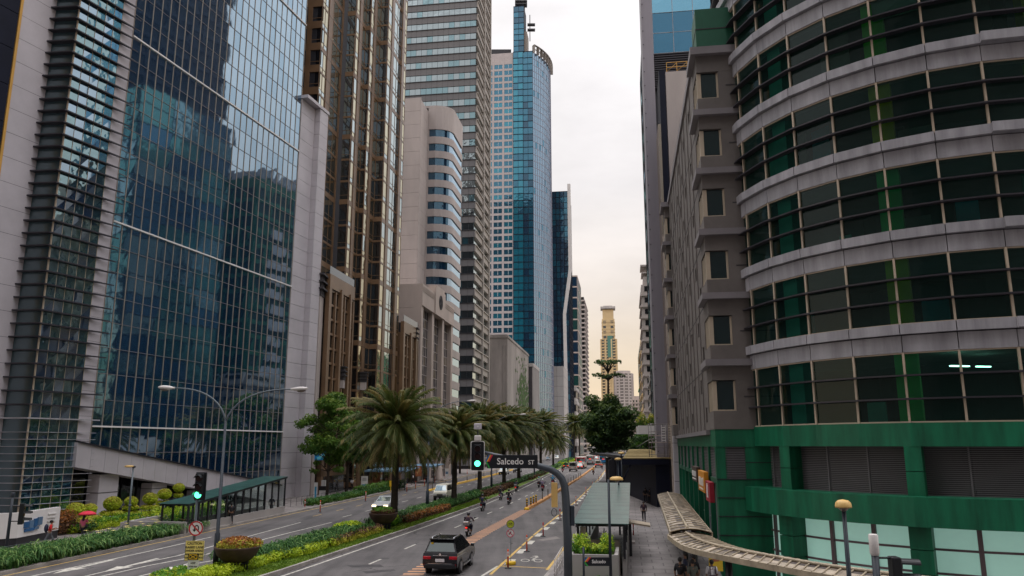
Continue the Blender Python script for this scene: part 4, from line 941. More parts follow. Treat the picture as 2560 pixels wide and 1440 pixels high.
def palm_crown(seed):
    rr = random.Random(seed); mb = MB(); N_ = 140
    for i in range(N_):
        f = i / N_; el = math.radians(86 - 138 * f ** .85 + rr.uniform(-8, 8))
        frond(mb, i * 2.39996 + rr.uniform(-.2, .2), el, rr.uniform(3.9, 4.8) * (.72 + .28 * min(1, f * 3)), math.radians(rr.uniform(48, 78) if f < .6 else rr.uniform(25, 45)), rr, 1 if rr.random() < (.30 if f < .35 else .08) else (3 if f > .93 and rr.random() < .6 else 0))
    return mb
crown_mesh = []
for s_ in (1, 2, 3):
    o = palm_crown(s_).build('crown', [lf_palm, lf_palm_y, mat('palm_rib_%d' % s_, (.12, .13, .03), .6), leaf('dead_frond_%d' % s_, (.10, .065, .03), (.20, .13, .06), .2)]); crown_mesh.append(o.data); bpy.data.objects.remove(o)
def palm(u, v, y, zc, sc, seed, label):
    p = at(u, v, y); p = V(p.x, y, .17); rr = random.Random(seed)
    r = thing('palm_tree', label, 'palm tree', p, rr.uniform(0, 6), 'date palms down the planted median')
    m_ = MB(); n = 12; zt = zc - .17; lean = (rr.uniform(-.25, .25), rr.uniform(-.2, .2))
    m_.tube([(lean[0] * (i / n) ** 2, lean[1] * (i / n) ** 2, zt * i / n - .05) for i in range(n + 1)], [.36 - .08 * min(1, i / 3) + .025 * (i % 2) + (.10 if i > n - 3 else 0) for i in range(n + 1)], 10)
    for k in range(26):
        a = k * 2.4; z = zt - 1.0 + .04 * k; m_.cbox((lean[0] + .34 * math.cos(a), lean[1] + .34 * math.sin(a), z), (.09, .16, .35), 0, a)
    m_.build('trunk', bark, r)
    c = bpy.data.objects.new('crown', crown_mesh[seed % 3]); COL.objects.link(c); c.parent = r; c.location = (lean[0], lean[1], zt); c.scale = (sc, sc, sc)
for q in ((985, 1282, 67, 8.5, 1.14, 1, 'largest date palm, its trunk rising behind the median planter bowl'),
          (1135, 1246, 90, 8.2, 1.0, 2, 'date palm beside the white van, second along the median'),
          (1199, 1222, 108, 9.4, 1.15, 3, 'date palm directly behind the green traffic signal'),
          (1260, 1203, 126, 9.7, 1.2, 4, 'date palm whose trunk crosses the white pickup under the Salcedo ST board'),
          (1297, 1184, 145, 10, 1.22, 5, 'date palm behind the middle of the Salcedo ST board'),
          (1352, 1168, 178, 11., 1.35, 6, 'date palm just right of the Salcedo ST board'),
          (1383, 1155, 232, 8.6, 1.3, 7, 'small distant date palm before the far parked cars'),
          (1436, 1142, 322, 15.6, 1.35, 8, 'blue green date palm left of the big dark tree'),
          (1449, 1141, 350, 14.2, 1.3, 9, 'farthest date palm, half behind the big dark tree')): palm(*q)

def leaves(mb, blobs, n, size, rr, mats_=(0,), shell=.55, flat=.5, up=.25):
    """leaf-sized faces spread through a set of ellipsoid clumps (c, r)"""
    tot = sum(b[1][0] * b[1][1] * b[1][2] for b in blobs) if blobs else 1
    for c, r in blobs:
        k = max(6, int(n * (r[0] * r[1] * r[2]) / tot))
        for _ in range(k):
            d = V(rr.gauss(0, 1), rr.gauss(0, 1), rr.gauss(0, 1)).normalized(); q = d * (shell + (1 - shell) * rr.random() ** .6) * rr.uniform(.92, 1.06)
            p = V(c[0] + q.x * r[0], c[1] + q.y * r[1], c[2] + q.z * r[2])
            nrm = (d + V(rr.gauss(0, .5), rr.gauss(0, .5), rr.gauss(up, .5))).normalized(); x = nrm.orthogonal().normalized()
            x = Quaternion(nrm, rr.uniform(0, 6.28)) @ x; y = nrm.cross(x); s_ = size * rr.uniform(.6, 1.3); m_ = mats_[0] if len(mats_) == 1 or d.z < rr.uniform(-.2, .9) else mats_[1]  # upper leaves of each clump favour the second colour
            mb.face([p - x * s_, p - y * s_ * flat, p + x * s_ + nrm * s_ * -.2, p + y * s_ * flat], m_)
def tree(name, label, x, y, h, blobs, n, size, ml, trunk_r, mats_=(0, 1), group=None, tr=None, seed=5, z0=.15, shell=.55):
    rr = random.Random(seed); r = thing(name, label, 'tree', (x, y, z0), 0, group); m_ = MB()
    tp = [(0, 0, -.1), (.05, .02, h * .35), (-.05, 0, h * .7), (0, 0, h)]; m_.tube(tp, [trunk_r * 1.25, trunk_r, trunk_r * .75, trunk_r * .3], 9)
    for c, q in blobs:
        s_ = V(0, 0, min(h * .93, max(h * .3, c[2] - 1.5 * q[2] - .4))); e = V(*c); mid = s_.lerp(e, .55) + V(0, 0, .25); m_.tube([s_, mid, e], [trunk_r * .45, trunk_r * .28, trunk_r * .1], 6)
    m_.build('trunk', tr or bark2, r)
    c_ = MB(); leaves(c_, blobs, n, size, rr, mats_, shell); c_.build('crown', ml, r); return r
rr = random.Random(21)
# the big dark tree in front of the arcade
bl = []
for i in range(60):
    d = V(rr.gauss(0, 1), rr.gauss(0, 1), rr.gauss(0, 1)).normalized() * rr.uniform(.55, 1.); q = rr.uniform(1.2, 1.9); bl.append(((d.x * 5.5, d.y * 4.8, 10.2 + d.z * 5.5), (q, q, q * .75)))
bl += [((0, 0, 10.4), (4.2, 3.8, 4.8))]
for k, (z, w_) in enumerate(((22.0, 2.7), (19.5, 3.5))):
    for i in range(7): a = i * .9; bl.append(((math.cos(a) * w_ * .62, math.sin(a) * w_ * .6, z + .25 * math.sin(i * 2.2)), (1.25, 1.2, .3)))
tree('dark_tree', 'big dark round tree with two flat tiers of leaves on top beside the bus lane', 18.3, 148, 21.6, bl, 19000, .30, [lf_dark, lf_dark_hi], .34, seed=4)
def lump(n, w_, z0, z1, q0, q1, s_, fl=.7):
    r2 = random.Random(s_); o = []
    for i in range(n):
        a = r2.uniform(0, 6.28); k = math.sqrt(r2.random()); z = r2.uniform(z0, z1); q = r2.uniform(q0, q1); e = math.sin(math.pi * min(1, max(.15, (z - z0 + q) / (z1 - z0 + 2 * q)))); o.append(((math.cos(a) * w_ * k * e, math.sin(a) * w_ * k * e, z), (q, q, q * fl)))
    return o
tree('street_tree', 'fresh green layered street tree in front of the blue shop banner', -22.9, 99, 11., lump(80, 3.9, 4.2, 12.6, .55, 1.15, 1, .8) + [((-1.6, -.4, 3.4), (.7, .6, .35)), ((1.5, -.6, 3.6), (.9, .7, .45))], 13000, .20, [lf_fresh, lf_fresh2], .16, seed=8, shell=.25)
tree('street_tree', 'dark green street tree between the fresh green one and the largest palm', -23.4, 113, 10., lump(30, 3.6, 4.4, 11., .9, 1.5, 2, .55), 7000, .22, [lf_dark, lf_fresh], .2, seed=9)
tree('street_tree', 'dark leafy street tree behind the largest palm near the blue awning', -20.6, 128, 11., lump(34, 4.2, 4.8, 12.5, 1., 1.7, 3, .6), 7000, .25, [lf_dark, lf_dark_hi], .22, seed=10)
tree('street_tree', 'dark street tree behind the second palm on the left sidewalk', -16.6, 152, 11., lump(30, 4.4, 4.6, 11.5, 1., 1.8, 4, .6), 6000, .27, [lf_dark, lf_dark_hi], .22, seed=11)
tree('street_tree', 'dark street tree deep behind the third palm', -12.2, 186, 12., lump(30, 5, 4.6, 12, 1.1, 2., 5, .6), 5000, .32, [lf_dark, lf_dark_hi], .22, seed=12)
tree('street_tree', 'dim street tree far back on the left sidewalk under the finned block', -3., 246, 12., lump(30, 6, 4, 12, 1.3, 2.2, 6, .6), 4500, .4, [lf_dark, lf_dark_hi], .25, seed=13)
tree('street_tree', 'leafy tree behind the scaffold and the white planter beam', 21.4, 121, 9., lump(26, 3.4, 3.6, 8.2, .9, 1.5, 7, .7), 5000, .22, [lf_dark, lf_fresh], .18, seed=14)
tree('street_tree', 'dark tree closing the bus lane beyond the white bus', 42., 330, 12., lump(34, 9, 4, 14, 1.8, 3.2, 8, .6), 5000, .5, [lf_dark, lf_dark_hi], .3, seed=15)
tree('street_tree', 'dark tree lower behind the big round one at its right', 24.5, 168, 9., lump(26, 4., 2.8, 8.5, 1., 1.7, 17, .7), 4500, .27, [lf_dark, lf_dark_hi], .2, seed=16)

# strap-leaved lilies
def lilies(name, spots, rr, hgt=.72, pale=.13):
    mb = MB()
    for x, y, z in spots:
        far = y > 95; nb = 8 if far else 15; h = hgt * rr.uniform(.75, 1.2)
        for k in range(nb):
            az = rr.uniform(0, 6.28); d = V(math.cos(az), math.sin(az), 0); sd = V(-d.y, d.x, 0) * (.035 if not far else .05); o = V(x + rr.uniform(-.12, .12), y + rr.uniform(-.12, .12), z)
            l_ = h * rr.uniform(.8, 1.25); a = o + V(0, 0, 0); b_ = o + d * l_ * .3 + V(0, 0, l_ * .72); c = o + d * l_ * .72 + V(0, 0, l_ * rr.uniform(.55, .85)); e = o + d * l_ * 1.0 + V(0, 0, l_ * rr.uniform(.15, .5))
            m_ = 1 if rr.random() < pale else 0
            mb.face([a - sd, a + sd, b_ + sd, b_ - sd], m_); mb.face([b_ - sd, b_ + sd, c + sd * .9, c - sd * .9], m_); mb.face([c - sd * .9, c + sd * .9, e], m_)
    o = mb.build(name, [lf_lily, lf_lily2]); return o
def med(k, y): return X(ML, y) * (1 - k) + X(MR, y) * k
sp = []; y = 45.5
while y < 300:
    st_ = .33 if y < 70 else (.5 if y < 110 else 1.)
    for k in rng(.06, .46 if y < 80 else .42, 8 if y < 110 else 5): sp.append((med(k + rr.uniform(-.025, .025), y), y + rr.uniform(-.2, .2), .17))
    y += st_
sp = [q for q in sp if not (61.5 < q[1] < 65.5)]
tag(lilies('lily_bed', sp, rr), 'dark green strap leaved lilies massed along the planted median', 'ground cover', kind='stuff')
sp = []; y = 36.
while y < 64.5:
    for o_ in rng(-2.9 if y < 60 else -2.2, -.45, 6): sp.append((X(LC, y) + o_ + rr.uniform(-.2, .2), y + rr.uniform(-.2, .2), .15))
    y += .34
tag(lilies('spider_lily_bed', sp, rr, .74, .34), 'pale edged spider lilies in the roadside bed by the white sign wall', 'ground cover', kind='stuff')
mb = MB()
for i in range(26):
    y = rr.uniform(52, 63.5); x = X(LC, y) + rr.uniform(-2.7, -.8); z = rr.uniform(.95, 1.2)
    for k in range(6): a = k * 1.05; mb.face([(x, y, z), (x + .12 * math.cos(a - .3), y + .12 * math.sin(a - .3), z + .05), (x + .2 * math.cos(a), y + .2 * math.sin(a), z + .02), (x + .12 * math.cos(a + .3), y + .12 * math.sin(a + .3), z + .05)])
tag(mb.build('lily_flowers', mat('lily_petal', (.75, .62, .22), .6)), 'loose yellow lily flowers above the roadside bed', 'flowers', kind='stuff')
def shrub_strip(name, label, k0, k1, y0, y1, h, ml, n, size, seed, fn=None, mats_=(0, 1)):
    r2 = random.Random(seed); bl = []; L_ = y1 - y0; f = fn or med
    for i in range(max(4, int(L_ / .45))):
        y = y0 + (i + r2.random() * .5) * .45
        if y > y1: break
        for q in range(2): k = k0 + (k1 - k0) * (q + r2.random()) / 2; bl.append(((f(k, y), y, .2 + h * .45 * r2.uniform(.85, 1.1)), (.42, .42, h * .55)))
    mb = MB(); leaves(mb, bl, n, size, r2, mats_, .6); return tag(mb.build(name, ml), label, 'shrubs', kind='stuff')
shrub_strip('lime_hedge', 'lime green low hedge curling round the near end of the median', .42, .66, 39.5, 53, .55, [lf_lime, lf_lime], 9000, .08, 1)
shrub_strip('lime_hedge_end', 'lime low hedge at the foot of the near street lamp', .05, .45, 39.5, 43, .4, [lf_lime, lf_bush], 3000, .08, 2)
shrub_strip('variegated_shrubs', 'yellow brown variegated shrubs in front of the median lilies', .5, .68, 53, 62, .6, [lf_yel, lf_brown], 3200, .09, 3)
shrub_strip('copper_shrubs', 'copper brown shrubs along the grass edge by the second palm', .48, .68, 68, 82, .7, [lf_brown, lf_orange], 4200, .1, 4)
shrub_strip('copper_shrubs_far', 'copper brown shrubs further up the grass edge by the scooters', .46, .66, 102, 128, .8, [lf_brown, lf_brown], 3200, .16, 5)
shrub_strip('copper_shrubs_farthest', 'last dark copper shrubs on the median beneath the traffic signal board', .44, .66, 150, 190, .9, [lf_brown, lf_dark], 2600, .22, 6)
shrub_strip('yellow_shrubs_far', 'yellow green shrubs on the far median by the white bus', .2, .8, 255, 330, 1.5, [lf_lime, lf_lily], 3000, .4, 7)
lcf = lambda k, y: X(LC, y) - .3 - k * 2
shrub_strip('sidewalk_hedge', 'low green hedge along the left kerb before the fresh green tree', .05, .7, 88, 106, .75, [lf_fresh, lf_lily], 6000, .12, 8, lcf)
shrub_strip('sidewalk_hedge_far', 'taller dark hedge along the left kerb by the notice stand', .05, .9, 106, 125, 1.3, [lf_lily, lf_fresh], 6000, .15, 9, lcf)
def bush(name, label, x, y, r_, ml, n, size, z0=.17, seed=3, mats_=(0, 1)):
    r2 = random.Random(seed); bl = [((r2.uniform(-.45, .45) * r_[0], r2.uniform(-.45, .45) * r_[1], r_[2] * r2.uniform(.45, .75)), (r_[0] * .62, r_[1] * .62, r_[2] * .5)) for _ in range(9)]
    mb = MB(); leaves(mb, bl, n, size, r2, mats_, .6); o = mb.build(name, ml, loc=(x, y, z0)); return tag(o, label, 'shrub')
bush('round_bush', 'bright green round bush just right of the far planter bowl', med(.46, 65.5), 65.5, (1.15, 1.2, 1.0), [lf_bush, lf_lime], 3000, .1)
bush('round_bush', 'bright green bush just left of the far planter bowl', med(.12, 60.5), 60.5, (1.2, 1.1, .8), [lf_bush, lf_lime], 2600, .1, seed=4)
# lawn on the road side of the median
grass_m = mat('lawn', (.12, .19, .026), .9, var=.3, scale=.9, bump=.5, bscale=40)
b = MB(); yy = ys(37, 330, 70)
for a, c in zip(yy, yy[1:]): b.face([(med(.55, a), a, .185), (X(MR, a) - .2, a, .19), (X(MR, c) - .2, c, .19), (med(.55, c), c, .185)])
r2 = random.Random(9)
for i in range(16000):
    y = 38 + 62 * r2.random() ** 1.4; x = med(r2.uniform(.56, .965), y); a = r2.uniform(0, 6.28); s_ = .02 + .0003 * y; hh = r2.uniform(.05, .12)
    b.face([(x - s_ * math.cos(a), y - s_ * math.sin(a), .18), (x + s_ * math.cos(a), y + s_ * math.sin(a), .18), (x + r2.uniform(-.05, .05), y + r2.uniform(-.05, .05), .18 + hh)], 1)
tag(b.build('lawn_grass', [grass_m, leaf('grass_blade', (.10, .19, .018), (.22, .31, .035), .3, .8)]), 'short bright green grass on the road side of the median', 'grass', kind='stuff')

# clipped topiary in front of the louvred tower
def topiary(u, y, zt, r_, tiers, label, seed):
    p = at(u, 1112, y); r = thing('topiary', label, 'topiary', (p.x, y, .15), 0, 'clipped topiary by the tower entrance'); rr_ = random.Random(seed)
    m_ = MB(); m_.tube([(0, 0, 0), (0, 0, zt)], .06, 6); m_.build('stem', bark2, r)
    c = MB(); bl = [((0, 0, zt - .15), (r_ * 1.06, r_ * 1.06, r_ * .85))]; leaves(c, bl, 2600, .07, rr_, (0, 1), .85, .7, .1); c.build('ball', [lf_lime, lf_yel], r)
    c = MB(); bl = []
    for z, w_ in tiers:
        for i in range(9): a = i * .7; bl.append(((math.cos(a) * w_ * .6, math.sin(a) * w_ * .6, z - .15), (w_ * .55, w_ * .55, .22)))
    leaves(c, bl, 2600, .08, rr_, (0, 1), .6, .7, .2); c.build('clipped_tier', [lf_lime, lf_yel], r)
for i, q in enumerate(((207, 62, 1.78, .64, ((1.05, .9), (.45, .85)), 'left ball topiary of the pair beside the white sign wall'), (241, 63.5, 1.72, .5, ((1.05, .85), (.4, .8)), 'right ball topiary of the pair beside the white sign wall'),
     (296, 67, 1.9, .66, ((1.12, .85), (.55, .75)), 'largest ball topiary, left of the tiered one'), (341, 70, 1.85, .5, ((1.35, .62), (.85, .72), (.4, .8)), 'tiered spiral topiary with flat clipped plates'),
     (388, 73, 1.9, .6, ((1.15, .75), (.6, .7)), 'ball topiary right of the tiered one'), (422, 75.5, 2.15, .58, ((1.35, .7), (.7, .7)), 'ball topiary nearest the glass shelter'), (456, 78, 2.6, .5, ((1.9, .4), (1.2, .5)), 'small ball topiary behind the traffic signal'))): topiary(*q, i)
p = at(176, 1112, 60.3); bush('croton_bush', 'orange and yellow croton bush at the end of the white sign wall', p.x, 60.2, (1.15, 1.1, 1.5), [lf_brown, lf_orange], 2600, .1, .15, 5)
p = at(225, 1112, 61.5); bush('yellow_bush', 'yellow green bush under the pair of ball topiaries', p.x + .2, 61.3, (1.2, .9, 1.0), [lf_lily, lf_yel], 2000, .09, .15, 6)
lw = lambda k, y: -32.2 + .1265 * y - 7.0 - k * 1.6 if y < 66 else X(LC, y) - 6.4 - k * 1.6
shrub_strip('border_planting', 'yellow green low planting along the back of the left sidewalk', 0, 1, 60.5, 69, .9, [lf_lime, lf_bush], 4600, .09, 12, lambda k, y: X(LC, y) - 8.0 - k * 1.4)
shrub_strip('terrace_planting', 'fresh green low hedge on the terrace by the topiary', 0, 1, 67, 79, 1.25, [lf_bush, lf_lime], 6000, .1, 13, lambda k, y: X(LC, y) - 5.2 - k * 2.2)
# ================================================================ street furniture
pole_m = mat('painted_steel_pole', (.022, .030, .042), .45, var=.15); pole_l = mat('galvanised_pole', (.11, .135, .155), .4, var=.15)
black = mat('black_plastic', (.012, .013, .016), .4); red_p = mat('red_paint', (.50, .02, .025), .45); org = mat('orange_plastic', (.75, .09, .02), .5, var=.1); org_r = mat('red_orange_plastic', (.55, .03, .03), .5, var=.1)
refl_w = mat('reflective_white', (.75, .62, .58), .4); yel_p = mat('yellow_paint', (.75, .46, .02), .5, var=.12); yel_s = mat('sign_yellow', (.85, .68, .20), .5, var=.08); sign_k = mat('sign_black', (.012, .014, .018), .35, var=.1); sign_w = mat('sign_white', (.72, .70, .68), .45); ink = mat('ink_black', (.02, .018, .02), .6)
ochre = mat('ochre_lamp_shade', (.62, .40, .14), .5, var=.1); lamp_w = mat('lamp_housing', (.62, .58, .56), .4); lens = mat('lamp_lens', (.16, .13, .12), .2)
go = glow('green_signal', (.07, 1., .42), 3.2); off_l = mat('unlit_lens', (.035, .012, .012), .25)
lime_s = mat('lime_sign', (.45, .50, .03), .45); mag = mat('magenta_ring', (.55, .03, .10), .45)
glass_roof = clear('green_canopy_glass', (.42, .62, .56), 1.5, .04); glass_c = clear('clear_shelter_glass', (.72, .80, .78), 1.45)

def head_lamp(r, p, d, s=1.):
    """cobra head lamp at p pointing along d"""
    q = V(0, 1, 0).rotation_difference(d).to_matrix(); m_ = MB(); m_.ball(p + d * .38 * s, (.17 * s, .46 * s, .12 * s), 0, 12, 8, q); m_.tube([p - d * .12 * s, p + d * .1 * s], .06 * s, 8)
    o = m_.build('lamp_head', lamp_w, r); l_ = MB(); l_.ball(p + d * .45 * s - V(0, 0, .07 * s), (.13 * s, .27 * s, .13 * s), 0, 10, 6, q); l_.build('lens', lens, o)
def street_lamp(label, x, y, hf, arms, z0=.17, rb=.14):
    r = thing('street_lamp', label, 'street lamp', (x, y, z0), 0, 'tall street lamps on the median')
    m_ = MB(); m_.tube([(0, 0, -.05), (0, 0, 1.9), (0, 0, 1.95), (0, 0, hf)], [rb, rb, rb * .68, rb * .5], 12); m_.build('pole', pole_m, r)
    for dx, dy, dz in arms:
        m_ = MB(); e = V(dx, dy, hf + dz); pts = []
        for k in range(11):
            t_ = k / 10; pts.append((dx * (t_ ** 1.5), dy * (t_ ** 1.5), hf - .15 + (dz + .15) * (1 - (1 - t_) ** 2.2)))
        m_.tube(pts, [.055 - .02 * k / 10 for k in range(11)], 8); m_.build('arm', pole_l, r); d = (V(*pts[-1]) - V(*pts[-3])).normalized(); head_lamp(r, V(*pts[-1]), d)
p = G(537, 1428, .17); street_lamp('tall twin armed street lamp at the near planter bowl', p.x, p.y, hz(1050, p.y) - .17, ((-3.1, .1, 1.75), (3.5, .3, 1.7)))
p = V(-8.55, 81); street_lamp('twin armed street lamp between the first two palms, its right head above the second palm', p.x, p.y, 8.6, ((4.0, .5, 2.4), (-4., .3, 2.2)), rb=.17)
p = V(-2.95, 115); street_lamp('twin armed street lamp by the left end of the Salcedo ST board', p.x, p.y, 8.6, ((4.2, .5, 2.3), (-4., .3, 2.2)), rb=.17)
p = V(4.5, 160); street_lamp('distant twin armed street lamp whose right head shows among the far palms', p.x, p.y, 9.4, ((4.2, .5, 2.2), (-4., .3, 2.2)), rb=.17)
p = at(1420, 1112, 268); street_lamp('farthest twin armed street lamp above the blue green palm', p.x, p.y, 12.6, ((4.6, .5, 1.8), (-4., .3, 1.8)), rb=.17)
p = G(317, 1340, .15); r = thing('path_lamp', 'single headed sidewalk lamp with an ochre top by the tiered topiary', 'street lamp', p)
h = hz(1166, p.y) - .15; m_ = MB(); m_.tube([(0, 0, 0), (0, 0, h)], [.09, .06], 10); m_.tube([(0, 0, h * .42), (0, 0, h * .45)], .11, 10); m_.build('pole', pole_l, r); m_ = MB(); m_.ball((-.3, 0, h), (.38, .2, .09), 0); m_.build('lamp_head', ochre, r); m_ = MB(); m_.box(-.04, .14, -.08, .08, h - .1, h + .03); m_.build('bracket', black, r)
def dome_lamp(label, x, y, h, r_=.27, dx=0., squash=.55):
    r = thing('dome_lamp', label, 'street lamp', (x, y, .15), 0, 'ochre dome lamps along the right sidewalk')
    m_ = MB(); m_.tube([(0, 0, 0), (0, 0, h)], [.075, .055], 10); m_.build('pole', pole_m, r)
    m_ = MB(); m_.lathe([(r_, h - .02), (r_ * 1.0, h + .02), (r_ * .92, h + r_ * squash * .6), (r_ * .6, h + r_ * squash * .95), (r_ * .1, h + r_ * squash * 1.05)], 18, (dx, 0, 0)); o = m_.build('lamp_shade', ochre, r)
    m_ = MB(); m_.lathe([(.05, h - .12), (.16, h - .03), (r_ * .9, h - .025), (.05, h - .02)], 12, (dx, 0, 0)); m_.build('lamp_bulb', lens, o)
    if dx: m_ = MB(); m_.tube([(0, 0, h - .05), (dx, 0, h - .02)], .05, 8); m_.build('bracket', pole_m, r)
dome_lamp('ochre dome lamp in front of the aqua shop glass', 9.0, 21.8, 4.9, .215, 0., .85)
dome_lamp('ochre dome lamp standing over the glass shelter roof', 4.38, 36.2, 5.0, .31, .36, .45)
p = at(1553, 1130, 74); dome_lamp('ochre dome lamp at the corner of the arcade roof', p.x, 74, p.z - .3, .30)
p = at(1545, 1144, 60); dome_lamp('ochre dome lamp just left of the arcade roof corner', p.x, 60, p.z - .3, .26)

def signal(r, p, rz, s=1., lit=True, plate=True, vl=.38):
    """three light traffic signal head centred at p, facing -y before rz"""
    T = Matrix.Rotation(rz, 3, 'Z'); w = lambda x, y, z: p + T @ V(x * s, y * s, z * s)
    m_ = MB(); m_.cbox(w(0, 0, 0), (.36 * s, .24 * s, 1.12 * s), 0, rz)
    h_ = m_.build('signal_head', black, r, bevel=.03)
    if plate:
        m_ = MB(); m_.cbox(w(0, .05, 0), (.62 * s, .03, 1.38 * s), 0, rz); m_.build('backplate', sign_k, r, bevel=.012)
        m_ = MB()
        def rr_(hw, hh, rad): return [(cx + rad * math.cos(a), cz + rad * math.sin(a)) for cx, cz, a0 in ((hw - rad, hh - rad, 0), (-hw + rad, hh - rad, 90), (-hw + rad, -hh + rad, 180), (hw - rad, -hh + rad, 270)) for a in [math.radians(a0 + q * 22.5) for q in range(5)]]
        o_, i_ = rr_(.35, .73, .1), rr_(.315, .695, .08)
        for k in range(20): a, b_ = k, (k + 1) % 20; m_.face([w(o_[a][0], -.0, o_[a][1]), w(o_[b_][0], -.0, o_[b_][1]), w(i_[b_][0], -.0, i_[b_][1]), w(i_[a][0], -.0, i_[a][1])]); m_.face([w(o_[a][0], 0, o_[a][1]), w(o_[a][0], .06, o_[a][1]), w(o_[b_][0], .06, o_[b_][1]), w(o_[b_][0], 0, o_[b_][1])])
        m_.build('plate_rim', sign_w, r)
    for k, z in enumerate((.36, 0, -.36)):
        m_ = MB(); c = w(0, -.125, z); nrm = T @ V(0, -1, 0); m_.disc(c, .145 * s, nrm, 0, 18, .012); m_.build('lens', (go if (k == 2 and lit) else off_l), h_)
        m_ = MB(); 
        for q in range(10):
            a, b_ = math.radians(10 + 16 * q), math.radians(26 + 16 * q)
            for rd in (.165,):
                m_.face([w(rd * math.cos(a), -.12, z + rd * math.sin(a)), w(rd * math.cos(b_), -.12, z + rd * math.sin(b_)), w(rd * math.cos(b_), -vl, z + rd * math.sin(b_) - .02), w(rd * math.cos(a), -vl, z + rd * math.sin(a) - .02)])
        m_.build('visor', black, h_)
# left corner signal, seen from the side
p = G(14, 1385, .15); r = thing('traffic_signal', 'dark traffic signal on a blue grey pole beside the white sign wall', 'traffic light', p); h = hz(1232, p.y) - .15
m_ = MB(); m_.tube([(0, 0, -.1), (0, 0, h)], [.1, .08], 10); m_.lathe([(.1, h - .25), (.12, h - .2), (.12, h), (.09, h + .03)], 10); m_.build('pole', pole_m, r); signal(r, V(.75, -.1, h - 1.25), 1.9, 1.12, False, False, .5); m_ = MB(); m_.tube([(0, 0, h - .8), (.6, 0, h - .8)], .03, 6); m_.tube([(0, 0, h - 1.7), (.6, 0, h - 1.7)], .03, 6); m_.build('bracket', black, r)
# median signal with sign panels on its pole
SX, SY = G(478, 1440, .17)[:2]; r = thing('traffic_signal', 'green lit traffic signal on the median pole above the caution sign', 'traffic light', (SX, SY, .17)); h = hz(1180, SY) - .17
m_ = MB(); m_.tube([(0, 0, -.1), (0, 0, h - .3)], [.07, .065], 10); m_.build('pole', pole_l, r); c = V(.12, -.12, h - .72)
m_ = MB(); m_.cbox(c + V(.02, .1, 0), (.56, .05, 1.42)); m_.build('backplate', sign_k, r, bevel=.012); signal(r, c, 0, 1.15, True, False)
def board(name, label, cat, w_, h_, u, v, y, mface, rim=None, nrm=(0, -1), d=.04, mback=None):
    p = at(u, v, y); r = thing(name, label, cat, p, 0); T = Matrix.Rotation(math.atan2(nrm[0], -nrm[1]), 3, 'Z')
    m_ = MB(); m_.cbox((0, 0, 0), (w_, d, h_), 0, math.atan2(nrm[0], -nrm[1])); m_.build('panel', mface, r, bevel=.008); return r, (lambda x, z, k=.0: facing((T @ V(x, -d / 2 - .004 - k, 0)) + V(0, 0, z), nrm))
def bar(r, name, m_, pts, w_, M4, z=.002):
    """flat stroke along pts in the plane of a sign"""
    mb = MB()
    for (a, b_) in zip(pts, pts[1:]):
        A_, B_ = V(*a), V(*b_); d = (B_ - A_).normalized(); n_ = V(-d.y, d.x) * w_ / 2; mb.face([(*(A_ - n_), z), (*(B_ - n_), z), (*(B_ + n_), z), (*(A_ + n_), z)])
    o = mb.build(name, m_, r); o.matrix_local = M4; return o
def circ(r_, n=24, a0=0., a1=6.2832): return [(r_ * math.cos(a0 + (a1 - a0) * k / n), r_ * math.sin(a0 + (a1 - a0) * k / n)) for k in range(n + 1)]
def round_sign(name, label, u, v, y, rad, face, rim, rimw):
    p = at(u, v, y); r = thing(name, label, 'road sign', p); m_ = MB(); m_.disc((0, 0, 0), rad, (0, -1, 0), 0, 32, .012); m_.build('panel', face, r); M4 = facing((0, -.016, 0), (0, -1)); bar(r, 'rim', rim, circ(rad - rimw / 2), rimw, M4, .001); return r, M4
y_ = SY - .1
r, M4 = round_sign('no_u_turn_sign', 'round red rimmed no U turn sign above the yellow caution sign', 490, 1321, y_, .37, sign_w, red_p, .07)
bar(r, 'arrow', ink, [(.13, -.17), (.13, .06), (.10, .12), (.04, .15), (-.03, .12), (-.07, .05), (-.07, -.06)], .06, M4, .002); m_ = MB(); m_.face([(-.17, -.05, .003), (.03, -.05, .003), (-.07, -.18, .003)][::-1]); o = m_.build('arrow_head', ink, r); o.matrix_local = M4
bar(r, 'slash', red_p, [(-.22, .22), (.22, -.22)], .065, M4, .005)
r, F_ = board('caution_sign', 'yellow caution sign about the raised lane divider ahead', 'road sign', .95, .97, 486, 1377, y_ - .02, yel_s)
for s_, z_, q, x_ in (('CAUTION', .36, .17, 1.), ('RAISED LANE', .17, .155, 1.0), ('DIVIDER AHEAD', .0, .14, .93), ('MAY CAUSE SEVERE', -.17, .12, .86), ('DAMAGE TO VEHICLE', -.33, .115, .86)): text(s_, q, ink, r, F_(0, z_), sx=x_, bold=.003)
bar(r, 'border', ink, [(-.46, -.47), (.46, -.47), (.46, .47), (-.46, .47), (-.46, -.47)], .012, F_(0, 0))
r, F_ = board('junction_box_sign', 'small black sign with a crossed yellow box under the caution sign', 'road sign', .54, .3, 483, 1392, y_ - .05, sign_k)
r.location.z = hz(1391.5, y_)
bar(r, 'crossed_box', yel_p, [(-.2, -.11), (.2, -.11), (.2, .11), (-.2, .11), (-.2, -.11), (.2, .11)], .03, F_(0, 0)); bar(r, 'crossed_box', yel_p, [(-.2, .11), (.2, -.11)], .03, F_(0, 0), .003)
r, F_ = board('keep_open_sign', 'white keep intersection open sign lowest on the median signal pole', 'road sign', .54, .78, 482, 1420, y_ - .03, sign_w)
for s_, z_, q in (('KEEP', .24, .13), ('INTERSECTION', .07, .1), ('OPEN', -.1, .13)): text(s_, q, ink, r, F_(0, z_), sx=.62 if len(s_) > 6 else .9)
bar(r, 'bottom_bar', ink, [(-.15, -.3), (.15, -.3)], .08, F_(0, 0))
